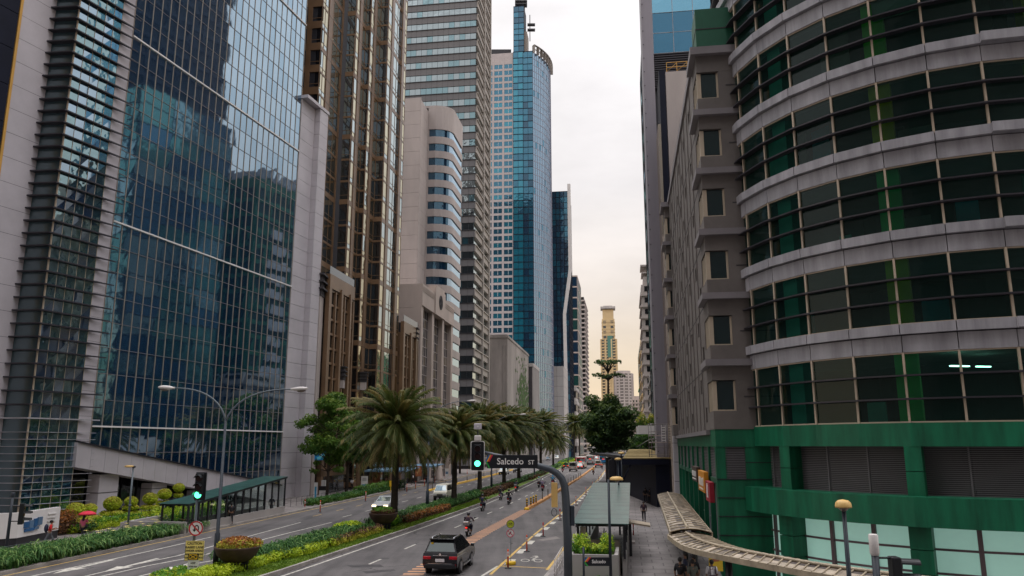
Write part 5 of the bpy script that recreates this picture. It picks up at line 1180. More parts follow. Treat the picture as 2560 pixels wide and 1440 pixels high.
# mast arm over the carriageway
MX, MY = 2.52, 36.6; r = thing('signal_mast', 'curved grey mast arm reaching over the road from the right kerb', 'signal mast', (MX, MY, .15)); W_ = lambda u, v: tuple(at(u, v, MY) - V(MX, MY, .15))
pts = [(0, 0, -.1), (0, 0, 2.5), W_(1414, 1240), W_(1411, 1213), W_(1404, 1196), W_(1392, 1183), W_(1375, 1173), W_(1350, 1166), W_(1300, 1153), W_(1245, 1140), W_(1208, 1131)]
m_ = MB(); m_.tube(pts, [.2, .19, .18, .17, .16, .155, .15, .14, .12, .1, .08], 14); m_.build('mast', mat('mast_grey', (.055, .066, .08), .4, var=.15), r)
m_ = MB(); a = W_(1385, 1240); m_.box(a[0] - .12, a[0] + .16, -.1, .12, a[2] - .5, a[2] + .6); m_.build('control_box', ochre, r, bevel=.02); m_ = MB(); m_.tube([(a[0] + .12 * math.cos(q * .5), 0, a[2] - .72 + .17 * math.sin(q * .5)) for q in range(14)], .012, 5); m_.build('cable_loop', black, r)
m_ = MB(); a = W_(1427, 1288); m_.box(a[0] - .02, a[0] + .16, -.14, .14, a[2] - .45, a[2] + .42); m_.build('meter_box', pole_m, r, bevel=.015)
r = thing('traffic_signal', 'green lit traffic signal with a white rimmed plate hanging from the mast arm', 'traffic light', at(1194, 1140, MY - .1)); signal(r, V(0, 0, 0), 0, .93)
m_ = MB(); m_.tube([(0, .05, .6), (0, .05, 1.35)], .025, 6); m_.build('bracket', black, r); m_ = MB(); m_.cbox((0, 0, .80), (.32, .12, .26)); m_.build('sensor_box', lamp_w, r, bevel=.04); m_ = MB(); m_.cbox((0, -.02, 1.34), (.36, .06, .27)); o = m_.build('sensor_panel', mat('sensor_panel', (.50, .47, .52), .3), r, bevel=.03); m_ = MB(); m_.disc((0, -.06, 1.34), .035, (0, -1, 0), 0, 12); m_.build('sensor_eye', sign_w, o)
def street_board(label, u, v, y, w_, h_, txt, size, x_, extra=None):
    r, F_ = board('street_name_board', label, 'street sign', w_, h_, u, v, y, sign_k); text(txt, size, sign_w, r, F_(x_, 0), bold=.004)
    if extra: text(extra[0], extra[1], sign_w, r, F_(extra[2], extra[3]), bold=.003)
    # coloured chevron strokes at the left end
    x0 = -w_ / 2; 
    for k, (c_, dx) in enumerate((('#d01f45', .14), ('#e0a020', .07), ('#2a6fb0', .0))): bar(r, 'chevron', mat('chevron_%d' % k, c_, .5, var=0.), [(x0 + dx + .1, h_ * .5), (x0 + dx - .06, 0)], .055, F_(0, 0), .002 + k * .0008)
    bar(r, 'chevron', mat('chevron_green', '#2f9a40', .5, var=0.), [(x0 - .04, 0), (x0 + .12, -h_ * .5)], .06, F_(0, 0), .002)
    return r
street_board('black SALCEDO ST name board hung on the mast arm', 1281, 1154, MY - .25, 2.32, .6, 'Salcedo', .40, -.10, ('ST', .27, .86, -.04))
r = street_board('small black Salcedo name board in front of the planter box', 1494, 1404, 36., 1.12, .37, 'Salcedo', .2, .05)
m_ = MB(); m_.tube([(-.62, 0, -1.2), (-.62, 0, .6)], .05, 8); m_.build('post', pole_m, r)
# right edge signal seen from the side
SX2, SY2 = 7.95, 17.8; r = thing('traffic_signal', 'traffic signal seen edge on with two dark visors at the canopy end', 'traffic light', (SX2, SY2, .15)); h = hz(1335, SY2) - .15
m_ = MB(); m_.tube([(0, 0, 0), (0, 0, h - .4)], [.08, .075], 10); m_.build('pole', pole_m, r); m_ = MB(); m_.lathe([(.08, h - .45), (.1, h - .4), (.1, h - .02), (.08, h)], 12); m_.build('sensor_drum', lamp_w, r)
signal(r, V(.42, 0, h - .95), 1.5, .85, False, False, .6); m_ = MB(); m_.tube([(0, 0, h - .5), (.36, 0, h - .5)], .025, 6); m_.build('bracket', black, r)
# cycle-lane sign stand
p = G(1277, 1412); r = thing('sign_stand', 'thin steel sign stand in a round yellow base at the start of the cycle lane', 'sign stand', p)
m_ = MB(); m_.lathe([(.27, 0), (.29, .03), (.29, .16), (.26, .19)], 20); m_.build('base', yel_p, r); m_ = MB(); m_.tube([(0, 0, .15), (0, 0, 2.15)], .014, 6); m_.build('post', pole_l, r)
r, M4 = round_sign('cycle_sign', 'round lime cycle sign on top of the thin stand', 1276, 1310, p.y - .03, .225, lime_s, ink, .025)
for c_ in ((-.09, -.03), (.09, -.03)): bar(r, 'wheel', ink, [(c_[0] + x, c_[1] + z) for x, z in circ(.06, 14)], .014, M4)
bar(r, 'cycle_frame', ink, [(-.09, -.03), (-.03, .05), (.06, .05), (.09, -.03)], .014, M4); bar(r, 'cycle_frame', ink, [(-.03, .08), (.0, -.03), (.06, .05), (.05, .09)], .014, M4)
r, M4 = round_sign('no_motorcycle_sign', 'round red rimmed no motorcycles sign under the lime one', 1276, 1333, p.y - .03, .225, sign_w, mag, .04)
for c_ in ((-.08, -.06), (.08, -.06)): bar(r, 'wheel', ink, [(c_[0] + x, c_[1] + z) for x, z in circ(.04, 12)], .014, M4)
bar(r, 'rider', ink, [(-.08, -.05), (.0, .0), (.03, .1)], .05, M4); bar(r, 'slash', mag, [(-.14, .14), (.14, -.14)], .035, M4, .004)
# flexible bollards
def bollard(label, u, v, red=False, s=1., grp='orange lane bollards'):
    p = G(u, v); r = thing('bollard', label, 'bollard', p, 0, grp); m_ = MB(); m_.lathe([(.2, 0), (.2, .025), (.06, .05)], 14); m_.build('base', black, r)
    m_ = MB(); q = org_r if red else org; m_.lathe([(.048 * s, .04), (.045 * s, .98 * s), (.03, 1.02 * s)], 10); b_ = m_.build('post', q, r)
    for z in ((.52, .66) if red else (.62, .78)):
        m_ = MB(); m_.lathe([(.047 * s, z * s), (.051 * s, z * s + .01), (.051 * s, z * s + .1), (.047 * s, z * s + .11)], 10); m_.build('reflective_band', refl_w, b_)
for k, (u, v, l_) in enumerate(((1270, 1421, 'orange bollard in front of the yellow sign base'), (1317, 1379, 'orange bollard above the painted cycle'), (1358, 1341, 'red bollard at the pale road patch'), (1400, 1301, 'red bollard just left of the mast pole'), (1440, 1264, 'orange bollard just right of the mast pole'), (1465, 1238, 'orange bollard by the left edge of the shelter roof'), (1482, 1221, 'orange bollard by the upper left corner of the shelter roof'), (1497, 1203, 'orange bollard by the lamp head over the shelter'), (1503, 1193, 'orange bollard left of the big dark tree trunk'), (1514, 1182, 'last orange bollard of the bus lane, beside the trunk'))): bollard(l_, u, v, k in (2, 3))
for k, (u, v, l_) in enumerate(((800, 1281, 'orange bollard in front of the street tree trunk'), (914, 1253, 'orange bollard left of the silver sedan'), (1017, 1230, 'first orange bollard right of the largest palm trunk'), (1039, 1222, 'second orange bollard right of the largest palm trunk'), (1061, 1216, 'third orange bollard right of the largest palm trunk'), (1087, 1208, 'orange bollard behind the white van roof'), (1112, 1196, 'orange bollard beyond the white van'), (1168, 1187, 'orange bollard seen left of the hanging traffic signal'), (1228, 1176, 'orange bollard below the left end of the Salcedo ST board'))): bollard(l_, u, v, False, 1.15)
for k, (u, v, l_) in enumerate(((1560, 1352, 'red and white delineator nearest the shelter wall'), (1565, 1336, 'red and white delineator behind the first at the shelter wall'), (1577, 1367, 'red and white delineator in front of the pink slab'), (1584, 1343, 'red and white delineator standing on the pink slab'), (762, 1271, 'red and white delineator at the end of the left glass shelter'))):
    bollard(l_, u, v, True, .95, 'red and white delineators'); 
o = MB(); p = G(1578, 1356, .15); o.cbox((0, 0, .05), (.5, 1.3, .1), 0, HEAD); tag(o.build('pink_slab', stone2, loc=p), 'low pink slab at the foot of the delineators', 'slab')
# raised lane dividers
def divider(label, fx_, y0, y1, col):
    b = MB(); yy = ys(y0, y1, 34)
    for a, c in zip(yy, yy[1:]):
        w0 = .3; b.hexa([(fx_(a) - w0, a, .0), (fx_(a) + w0, a, 0), (fx_(c) + w0, c, 0), (fx_(c) - w0, c, 0), (fx_(a) - w0 * .75, a, .24), (fx_(a) + w0 * .75, a, .24), (fx_(c) + w0 * .75, c, .24), (fx_(c) - w0 * .75, c, .24)])
    b.lathe([(.3, 0), (.26, .2), (.1, .25)], 12, (fx_(y0), y0 - .05, 0), 1); o = b.build('lane_divider', [col, yel_p]); tag(o, label, 'lane divider'); return o
div_m = mat('ochre_kerb_paint', (.44, .21, .07), .7, var=.3, scale=2.)
divider('ochre raised lane divider beside the bus lane', DV, 84.5, 270, div_m)
LD = lambda y: X(LC, y) * .64 + X(ML, y) * .36
divider('yellow raised lane divider on the left carriageway', LD, 118, 250, mat('yellow_kerb_paint', (.62, .36, .05), .6, var=.2, scale=2.))
def post_(label, x, y, h, m_, grp, name='lane_post', rad=.05, stripes=None):
    b = MB(); b.lathe([(rad, .0), (rad, h), (rad * .6, h + .03)], 10); o = b.build(name, m_, loc=(x, y, .24)); tag(o, label, 'post', grp)
    if stripes:
        for k in range(3): s_ = MB(); s_.lathe([(rad + .004, h * (.14 + .3 * k)), (rad + .004, h * (.28 + .3 * k))], 10); s_.build('stripe', stripes, o)
    return o
for k, (y, dx, l_) in enumerate(((85.3, -.1, 'nearest of the four'), (87.5, 0, 'second of the four'), (89.6, .0, 'third of the four'), (91.2, .05, 'farthest of the four'))): post_(l_ + ' yellow and black posts at the divider end', DV(y) + dx, y, .85, yel_p, 'yellow and black divider posts', 'striped_post', .09, ink)
lp_m = mat('olive_post', (.10, .085, .05), .6)
for k in range(12): y = 97 + k * 6.3; post_('slim olive post on the ochre lane divider', DV(y), y, .85, lp_m, 'slim posts on the ochre divider')
for k in range(8): y = 120 + k * 9.; post_('slim post on the yellow lane divider', LD(y), y, .8, lp_m, 'slim posts on the yellow divider')
# planter bowls
def bowl(label, u, v, y, w_, seed, ml):
    p = at(u, v, y); r = thing('planter_bowl', label, 'planter', (p.x, y, .17)); b = MB(); b.lathe([(w_ * .35, .42), (w_ * .62, .55), (w_ * .88, .85), (w_, 1.18), (w_ * 1.02, 1.26), (w_ * .95, 1.26), (w_ * .9, 1.1)], 28); b.build('bowl', mat('rust_bowl_%d' % seed, (.055, .032, .022), .7, var=.3, scale=2.), r)
    b = MB(); 
    for k in range(14): a = k * .449; b.cbox((w_ * .5 * math.cos(a), w_ * .5 * math.sin(a), .22), (.06, .06, .5), 0, a)
    b.lathe([(w_ * .55, .4), (w_ * .55, .46)], 20); b.build('stand', black, r)
    c = MB(); r2 = random.Random(seed); bl = [((r2.uniform(-.6, .6) * w_, r2.uniform(-.6, .6) * w_, 1.28 + r2.uniform(0, .2)), (w_ * .42, w_ * .42, .27)) for _ in range(12)] + [((0, 0, 1.35), (w_ * .8, w_ * .8, .42))]
    leaves(c, bl, 4200, .065, r2, (0, 1), .7, .7, .3); c.build('plants', ml, r)
p = G(590, 1428, .17); bowl('wide rust brown planter bowl of yellow green plants beside the near street lamp', 590, 1420, p.y, 1.15, 2, [lf_yel, lf_orange])
bowl('planter bowl of brown and green plants at the foot of the largest palm', 958, 1300, 63.5, 1.12, 3, [lf_brown, lf_bush])
# ---------------------------------------------------------------- glass stair shelters
def shelter(name, label, p0, p1, w_, side, z0, z1, wall_h, posts, zb=.15):
    """p0 near corner, p1 far corner of the road-side edge; side=+1 when the shelter lies to the right of that line"""
    f = Fr(p0, p1); r = thing(name, label, 'stair shelter', (*p0, zb)); fl = Fr((0, 0), tuple(V(*p1) - V(*p0))); s = side; L_ = fl.L
    z = lambda a: (z0 + (z1 - z0) * a / L_) - zb
    b = MB(); o0, o1 = sorted((0, s * w_)); b.fbox(fl, 0, L_, min(s * .02, s * .22), max(s * .02, s * .22), -.1, wall_h); b.fbox(fl, 0, L_ , min(s * (w_ - .02), s * (w_ - .22)), max(s * (w_ - .02), s * (w_ - .22)), -.1, wall_h); b.build('base_wall', conc_l, r)
    b = MB(); n = max(6, int(L_ / 1.6)); ra = MB()
    for k in range(n):
        a0, a1 = -.3 + (L_ + .3) * k / n, -.3 + (L_ + .3) * (k + 1) / n - .02
        q = lambda a, o, dz: fl.pt(a, o, z(a) + dz)
        b.hexa([q(a0, s * w_ * 1.06, 0) if s > 0 else q(a0, .15, 0), q(a1, s * w_ * 1.06, 0) if s > 0 else q(a1, .15, 0), q(a1, -.15, 0) if s > 0 else q(a1, s * w_ * 1.06, 0), q(a0, -.15, 0) if s > 0 else q(a0, s * w_ * 1.06, 0)] + [q(a0, s * w_ * 1.06, .03) if s > 0 else q(a0, .15, .03), q(a1, s * w_ * 1.06, .03) if s > 0 else q(a1, .15, .03), q(a1, -.15, .03) if s > 0 else q(a1, s * w_ * 1.06, .03), q(a0, -.15, .03) if s > 0 else q(a0, s * w_ * 1.06, .03)])
        for o in (.05, s * (w_ - .05)): ra.hexa([q(a0, o - .05, -.16), q(a1 + .02, o - .05, -.16), q(a1 + .02, o + .05, -.16), q(a0, o + .05, -.16), q(a0, o - .05, -.01), q(a1 + .02, o - .05, -.01), q(a1 + .02, o + .05, -.01), q(a0, o + .05, -.01)])
        aa = a0 + .3; ra.hexa([q(aa - .04, 0, -.15), q(aa + .04, 0, -.15), q(aa + .04, s * w_, -.15), q(aa - .04, s * w_, -.15), q(aa - .04, 0, -.02), q(aa + .04, 0, -.02), q(aa + .04, s * w_, -.02), q(aa - .04, s * w_, -.02)])
    b.build('glass_roof', mat('shelter_roof_glass', (.03, .085, .075), .3, var=.45, scale=1.2, spec=.3), r); ra.build('roof_frame', dark, r)
    g = MB(); 
    for k in range(posts):
        a = L_ * k / (posts - 1)
        for o in (s * .1, s * (w_ - .1)): m_ = MB(); m_.fbox(fl, a - .07, a + .07, o - .06, o + .06, wall_h - .02, z(a) - .16); m_.build('post', dark, r)
    for o in (s * .12, s * (w_ - .12)): g.face([fl.pt(0, o, wall_h), fl.pt(L_, o, wall_h), fl.pt(L_, o, z(L_) - .2), fl.pt(0, o, z(0) - .2)])
    g.build('side_glass', glass_c, r); return r, fl, z
r, fl, z = shelter('stair_shelter', 'green glass roofed stair shelter behind the concrete planter box', (3.3, 41.6), (6.45, 62.), 2.55, 1, 2.75, 3.8, .9, 7)
b = MB()
for k in range(9): b.fbox(fl, .6 + k * .5, 1.1 + k * .5, .4, 2.2, .0, 1.7 - k * .19)
b.fbox(fl, .1, .3, .2, .5, .5, z(0) - .2); b.build('stair_block', stone, r)
b = MB(); b.tube([fl.pt(.4, 1.3, .6), fl.pt(3.5, 1.3, 2.0)], .03, 6); b.tube([fl.pt(.2, 1.5, .3), fl.pt(.2, 1.5, 2.2)], .03, 6); b.build('handrail', pole_l, r)
f_ = fl; b = MB(); b.hexa([f_.pt(7.5, 2.55, 1.9), f_.pt(8.7, 2.55, 1.95), f_.pt(8.7, 3.9, 1.75), f_.pt(7.5, 3.9, 1.7), f_.pt(7.5, 2.55, 2.0), f_.pt(8.7, 2.55, 2.05), f_.pt(8.7, 3.9, 1.85), f_.pt(7.5, 3.9, 1.8)]); b.build('side_awning', [alum_tan], r); b = MB(); b.fbox(f_, 7.6, 7.75, 2.62, 2.78, 0, 1.9); b.build('awning_post', dark, r)
b = MB(); b.prism([(2.75, 38.6), (5.0, 38.3), (5.45, 41.3), (5.3, 41.3), (4.85, 38.48), (2.92, 38.75), (3.2, 41.3), (3.05, 41.3)], 0, 1.6)
b.box(2.9, 5.0, 38.8, 41.2, .1, 1.35, 1); o = b.build('planter_box', [conc_l, mat('planter_soil', (.05, .035, .025), .9)]); tag(o, 'pale concrete planter box holding bright green bushes before the shelter', 'planter')
for (x, y, r_, l_, s_) in ((3.35, 39.6, (.55, .8, .95), 'round bright green bush at the left of the planter box', 5), (4.2, 39.4, (.6, .5, .6), 'lower bright green bush in the middle of the planter box', 6), (4.75, 39.9, (.45, .9, .95), 'bright green bush at the right of the planter box', 7)): bush('planter_bush', l_, x, y, r_, [lf_bush, lf_lime], 2200, .06, 1.3, s_)
sp = [(rr.uniform(2.8, 4.9), 38.0 + rr.uniform(-.3, .2), .15) for _ in range(26)]; tag(lilies('kerb_grass', sp, rr, .5, .4), 'straggly grass at the foot of the planter box', 'grass', kind='stuff')
r, fl, z = shelter('stair_shelter', 'long glass roofed stair shelter along the left kerb', (-24.55, 61.2), (-22.45, 79.4), 2.3, -1, 2.3, 3.6, .62, 13)
b = MB(); f = Fr((-29.6, 61.5), (-24.6, 60.6)); b.fbox(f, 0, f.L, -.3, 0, .1, 1.0); b.fbox(Fr((-29.6, 61.5), (-29.2, 72)), 0, 10, -.3, 0, .1, .9); o = b.build('terrace_wall', conc_l); tag(o, 'low beige terrace wall left of the long glass shelter', 'wall')
# white sign wall
r = thing('sign_wall', 'white bent sign wall with blue block lettering at the tower entrance', 'sign wall', (-32.7, 52.2, .15))
b = MB(); P = [(-6, -.25), (-.9, -.1), (.2, .9), (.05, 5.9), (-.25, 5.9), (-.15, 1.05), (-1.1, .2), (-6, .05)]; b.prism(P, .55, 2.15); b.prism([(x * .97 - .05, y + .05) for x, y in P], 0, .56, 1); b.build('wall', [white, dark], r)
b = MB()
for q, (a0, a1, z0, z1) in enumerate(((1.5, 2.05, 1.1, 1.5), (2.1, 2.55, 1.05, 1.55), (2.6, 3.0, 1.1, 1.62), (3.05, 3.55, 1.15, 1.68), (1.6, 2.7, .85, 1.05), (2.75, 3.2, .9, 1.07))): b.box(.13 - a0 * .012, .26 - a0 * .012, a0, a1, z0, z1, q % 2)
b.build('block_lettering', [mat('sign_blue', (.02, .09, .22), .4), mat('sign_blue_grey', (.09, .16, .26), .4)], r)
b = MB()
for k in range(5): b.box(.1, .16, 4.3, 5.3, 1.75 - k * .25, 1.82 - k * .25)
for k in range(5): b.cbox((-2.6, -.22, 1.6 - k * .25), (1.6, .06, .05))
b.build('raised_bars', [sign_w], r)
# low wire fence of the lily bed
b = MB(); y = 37.
while y < 64: x = X(LC, y) - 3.1; b.tube([(x, y, .15), (x, y, .95)], .015, 5); b.tube([(x, y, .92), (X(LC, y + 1.2) - 3.1, y + 1.2, .92)], .01, 4); b.tube([(x, y, .6), (X(LC, y + 1.2) - 3.1, y + 1.2, .6)], .01, 4); y += 1.2
tag(b.build('bed_fence', pole_l), 'low thin wire fence along the spider lily bed', 'fence')
b = MB(); y = 82.
while y < 126: x = X(LC, y) - 2.6; b.tube([(x, y, .15), (x, y, 1.05)], .02, 5); b.tube([(x, y, 1.03), (X(LC, y + 1.5) - 2.6, y + 1.5, 1.03)], .02, 4); b.tube([(x, y, .6), (X(LC, y + 1.5) - 2.6, y + 1.5, .6)], .015, 4); y += 1.5
tag(b.build('sidewalk_railing', black), 'thin dark railing behind the hedge of the left sidewalk', 'railing')
# left sidewalk fittings
r, F_ = board('shop_banner', 'bright blue shop banner with a white flourish on the brown tower', 'banner', 3.0, 1.3, 804, 1138, 106.2, mat('banner_blue', (.01, .22, .50), .5, var=.1), nrm=(.99, -.14) if False else (.5, -.87))
bar(r, 'banner_swoosh', mat('banner_cyan', (.12, .50, .62), .5), [(-.6, -.4), (-.1, -.3), (.4, .1), (1.2, .25)], .35, F_(0, 0)); bar(r, 'banner_mark', sign_w, [(-.3, -.1), (-.1, .15), (0, -.2)], .08, F_(0, 0), .004); bar(r, 'banner_mark', red_p, [(.2, -.15), (.6, -.1)], .08, F_(0, 0), .004)
r, F_ = board('notice_stand', 'white notice board with blue foot panels on the left sidewalk', 'notice board', .98, 1.75, 911, 1206, 115, sign_w)
for z_ in (.6, .45, .3): bar(r, 'text_lines', ink, [(-.3, z_), (.3, z_)], .06, F_(0, 0))
for z_ in (-.38, -.68): bar(r, 'blue_panel', mat('panel_blue%d' % int(z_ * -100), (.04, .22, .36), .5), [(-.4, z_), (.4, z_)], .24, F_(0, 0))
m_ = MB(); m_.box(-.4, -.34, -.03, .03, -1.3, -.8); m_.box(.34, .4, -.03, .03, -1.3, -.8); m_.build('leg', pole_l, r)
r, F_ = board('pull_up_banner', 'narrow white and blue upright banner beside the street tree trunk', 'banner', .45, 2.1, 789, 1228, 99, sign_w); bar(r, 'blue_stripe', mat('banner_stripe', (.03, .28, .5), .5), [(0, .55), (0, -.9)], .22, F_(0, 0))
r = thing('guard_booth', 'small white service box right of the street tree trunk', 'service box', (*G(808, 1246, .15)[:2], .15)); b = MB(); b.box(-.45, .45, -.4, .4, 0, 1.0); b.box(-.5, .5, -.45, .45, 1.0, 1.5, 1); b.box(-.25, .2, -.3, .3, 1.5, 2.2, 0); b.build('cabinet', [white, black], r)
def awning(label, u, v, y, w_, d_, m_, posts=True):
    p = at(u, v, y); r = thing('awning', label, 'awning', (p.x, y, .15), HEAD); h = p.z - .15; b = MB()
    for k in range(6): b.hexa([(-w_ / 2 + w_ * k / 6, -d_ / 2, h - .35), (-w_ / 2 + w_ * (k + 1) / 6 - .02, -d_ / 2, h - .35), (-w_ / 2 + w_ * (k + 1) / 6 - .02, d_ / 2, h), (-w_ / 2 + w_ * k / 6, d_ / 2, h), (-w_ / 2 + w_ * k / 6, -d_ / 2, h - .1), (-w_ / 2 + w_ * (k + 1) / 6 - .02, -d_ / 2, h - .1), (-w_ / 2 + w_ * (k + 1) / 6 - .02, d_ / 2, h + .1), (-w_ / 2 + w_ * k / 6, d_ / 2, h + .1)])
    b.build('canvas', m_, r)
    for x in (-w_ / 2 + .1, w_ / 2 - .1): q = MB(); q.box(x - .05, x + .05, -d_ / 2, -d_ / 2 + .1, 0, h - .3); q.build('post', dark, r)
aw = mat('blue_grey_canvas', (.14, .25, .36), .6, var=.12); awning('long blue grey awning behind the largest palm trunk', 982, 1172, 122, 6.4, 8, aw); awning('second blue grey awning before the temple base', 1066, 1162, 142, 4.8, 8, aw)
def poster(label, u, v, y, w_, h_, m1, m2): r, F_ = board('poster_panel', label, 'poster', w_, h_, u, v, y, m1); bar(r, 'printed_patch', m2, [(-w_ * .2, -h_ * .2), (w_ * .1, h_ * .1), (w_ * .2, h_ * .3)], w_ * .3, F_(0, 0))
po = mat('poster_orange', (.34, .12, .05), .6, var=.4, scale=3.); po2 = mat('poster_tan', (.5, .28, .12), .6); poster('orange poster panel under the long blue grey awning', 941, 1194, 120, 1.15, 1.6, po, po2); poster('orange poster panel between the two awnings', 1046, 1178, 138, 1.1, 1.75, po, po2)
r, F_ = board('info_totem', 'white totem with a blue panel beyond the white van', 'totem', .8, 1.7, 1117, 1182, 160, sign_w); bar(r, 'blue_panel', aw, [(-.25, 0), (.25, 0)], .5, F_(0, 0))
r = thing('stone_obelisk', 'tapered pale stone marker beside the second awning', 'marker', (*at(1100, 1112, 150)[:2], .15)); b = MB(); b.lathe([(.9, 0), (.7, .3), (.5, 2.4), (.35, 2.5), (.3, 2.9)], 4); b.build('shaft', stone, r)
b = MB(); p = at(977, 1209, 110); b.cbox((0, 0, 0), (.35, .3, .75)); b.cbox((0, 0, -.7), (.08, .08, .8)); tag(b.build('yellow_box', yel_p, loc=p), 'small yellow box on a post left of the largest palm trunk', 'post box')
# ---------------------------------------------------------------- curved walkway canopy
can = MB(); can_m = mat('dirty_polycarbonate', (.20, .15, .105), .6, var=.8, scale=.9, col2=(.18, .145, .11)); rib_m = mat('canopy_rib', (.34, .28, .20), .55, var=.3, scale=2.); can_l = mat('canopy_sheet_pale', (.36, .30, .235), .55, var=.35, scale=1.5); can_d = mat('canopy_sheet_stained', (.07, .055, .05), .6, var=.6, scale=2.)
def canopy(label, inner, outer, z, rise, cols):
    r = thing('walkway_canopy', label, 'canopy', (*outer[0], .15)); o0 = V(*outer[0], .15); n = len(inner) - 1; b = MB(); rb = MB(); NS = 8
    def q(i, t_, dz=0.): a, c = V(*outer[i]), V(*inner[i]); s_ = a.lerp(c, t_); return (s_.x - o0.x, s_.y - o0.y, z - .15 + rise * 4 * t_ * (1 - t_) + dz)
    for i in range(n):
        hh = R.random()
        for k in range(NS): ks = k + R.uniform(-.3, .3); mi_ = 2 if (1.2 < ks < 2.6 + hh or 4.6 < ks < 5.4 + hh) and R.random() < .6 else (1 if R.random() < .45 else 0); b.face([q(i, k / NS), q(i + 1, k / NS), q(i + 1, (k + 1) / NS), q(i, (k + 1) / NS)], mi_); b.face([q(i, (k + 1) / NS, -.07), q(i + 1, (k + 1) / NS, -.07), q(i + 1, k / NS, -.07), q(i, k / NS, -.07)], 0)
        for t_ in (0, 1): rb.hexa([q(i, t_, -.16), q(i + 1, t_, -.16), q(i + 1, t_ + (.03 if t_ == 0 else -.03), -.16), q(i, t_ + (.03 if t_ == 0 else -.03), -.16), q(i, t_, .03), q(i + 1, t_, .03), q(i + 1, t_ + (.03 if t_ == 0 else -.03), .03), q(i, t_ + (.03 if t_ == 0 else -.03), .03)])
    for i in range(n + 1): rb.tube([q(i, k / NS, .02) for k in range(NS + 1)], .03, 5)
    rb.tube([q(i, .42, .05) for i in range(n + 1)], .06, 6)
    b.build('roof_sheet', [can_m, can_l, can_d], r); rb.build('ribs', rib_m, r)
    for i, t_ in cols: m_ = MB(); a = q(i, t_); m_.tube([(a[0], a[1], -.05), (a[0], a[1], a[2] - .1)], .13, 10); m_.build('column', dark, r)
ya = rng(34.3, 59.4, 24); canopy('straight arched walkway canopy along the shop windows', [(8.45 + (y - 34.3) * .163, y - .3) for y in ya], [(6.7 + (y - 34.3) * .163, y) for y in ya], 3.05, .16, ((4, .7), (12, .7), (20, .7)))
def smooth(pl, n):
    out = []; m_ = len(pl) - 1
    for k in range(n + 1):
        t_ = k / n * m_; i = min(int(t_), m_ - 1); f = t_ - i; P = [V(*pl[max(0, min(m_, i + d))]) for d in (-1, 0, 1, 2)]
        out.append(tuple(.5 * ((2 * P[1]) + (P[2] - P[0]) * f + (2 * P[0] - 5 * P[1] + 4 * P[2] - P[3]) * f * f + (3 * P[1] - P[0] - 3 * P[2] + P[3]) * f ** 3)))
    return out
out_ = [G(u, v, 2.9)[:2] for u, v in ((1668, 1338), (1700, 1362), (1745, 1377), (1820, 1393), (1920, 1412), (2010, 1429), (2130, 1448), (2300, 1470), (2540, 1495))]
in_ = [G(u, v, 2.95)[:2] for u, v in ((1770, 1336), (1795, 1348), (1830, 1362), (1885, 1377), (1960, 1391), (2060, 1408), (2180, 1424), (2340, 1443), (2580, 1468))]
canopy('curved walkway canopy swinging away to the right', smooth([tuple(q) for q in in_], 34), smooth([tuple(q) for q in out_], 34), 2.9, .12, ((11, .45), (22, .45), (29, .45)))
# ---------------------------------------------------------------- arcade bridge and scaffold
AY = 86.; r = thing('arcade_roof', 'ochre ribbed arcade roof with a dark beam across the sidewalk', 'arcade', (*at(1545, 1112, AY)[:2], .15)); x0 = r.location.x; xw = lambda u, y: at(u, 1112, y).x - x0
ze = hz(1147, AY) - .15; b = MB()
for k in range(7):
    a, c = k / 7, (k + 1) / 7 - .02; ya_, yc_ = 14 * a, 14 * c
    xl = lambda t_: xw(1556, AY) + (xw(1572, AY + 14) - xw(1556, AY)) * t_; b.hexa([(xl(a), ya_, ze + .9 * a), (xw(1680, AY), ya_, ze + .9 * a), (xw(1680, AY), yc_, ze + .9 * c), (xl(c), yc_, ze + .9 * c), (xl(a), ya_, ze + .9 * a + .12), (xw(1680, AY), ya_, ze + .9 * a + .12), (xw(1680, AY), yc_, ze + .9 * c + .05), (xl(c), yc_, ze + .9 * c + .05)])
b.build('roof_boards', mat('ochre_boards', (.36, .27, .11), .7, var=.25, scale=.8), r)
b = MB(); b.box(xw(1540, AY), xw(1692, AY), -.2, .6, ze - .62, ze - .02); b.box(xw(1540, AY), xw(1552, AY), -.1, .7, 0, ze - .6); b.tube([(xw(1552, AY), 0, ze - 2.6), (xw(1575, AY), 0, ze - .6)], .09, 6); b.build('beam', navy, r)
b = MB(); b.box(xw(1637, AY), xw(1700, AY), .02, 46, 0, ze - .63); b.build('hoarding', navy, r)
b = MB(); b.box(xw(1546, AY + 20), xw(1660, AY + 20) + 6, 1, 60, ze - .3, ze + .1); 
for k in range(6): b.box(xw(1546, AY) + k * 1.2, xw(1546, AY) + k * 1.2 + .4, 9 + 8 * k, 9.4 + 8 * k, 0, ze - .3)
b.build('deep_roof', dark, r)
b = MB(); b.tube([(xw(1632, AY + 3), 3, ze - 2.9), (xw(1632, AY + 3), 3.1, ze - 2.6)], .14, 8); b.build('lit_sign', glow('small_green_sign', (.1, .9, .35), 2.), r)
b = MB(); p = at(1640, 1075, 104); z0_, z1_ = hz(1085, 104), hz(1064, 104); b.box(at(1598, 1112, 104).x, at(1676, 1112, 104).x, 104, 106, z0_, z1_); o = b.build('planter_beam', [white]); tag(o, 'white planter beam spanning above the arcade', 'footbridge')
bl = [((at(1600 + 8 * k, 1112, 105).x, 105, z1_ + .5 + .35 * math.sin(k * 2.1)), (.55, .5, .75 + .25 * math.sin(k * 1.7))) for k in range(11)]; b = MB(); leaves(b, bl, 2600, .13, rr, (0, 1), .5); tag(b.build('beam_planting', [lf_fresh, lf_yel]), 'yellow green bushes growing out of the white planter beam', 'plants', kind='stuff')
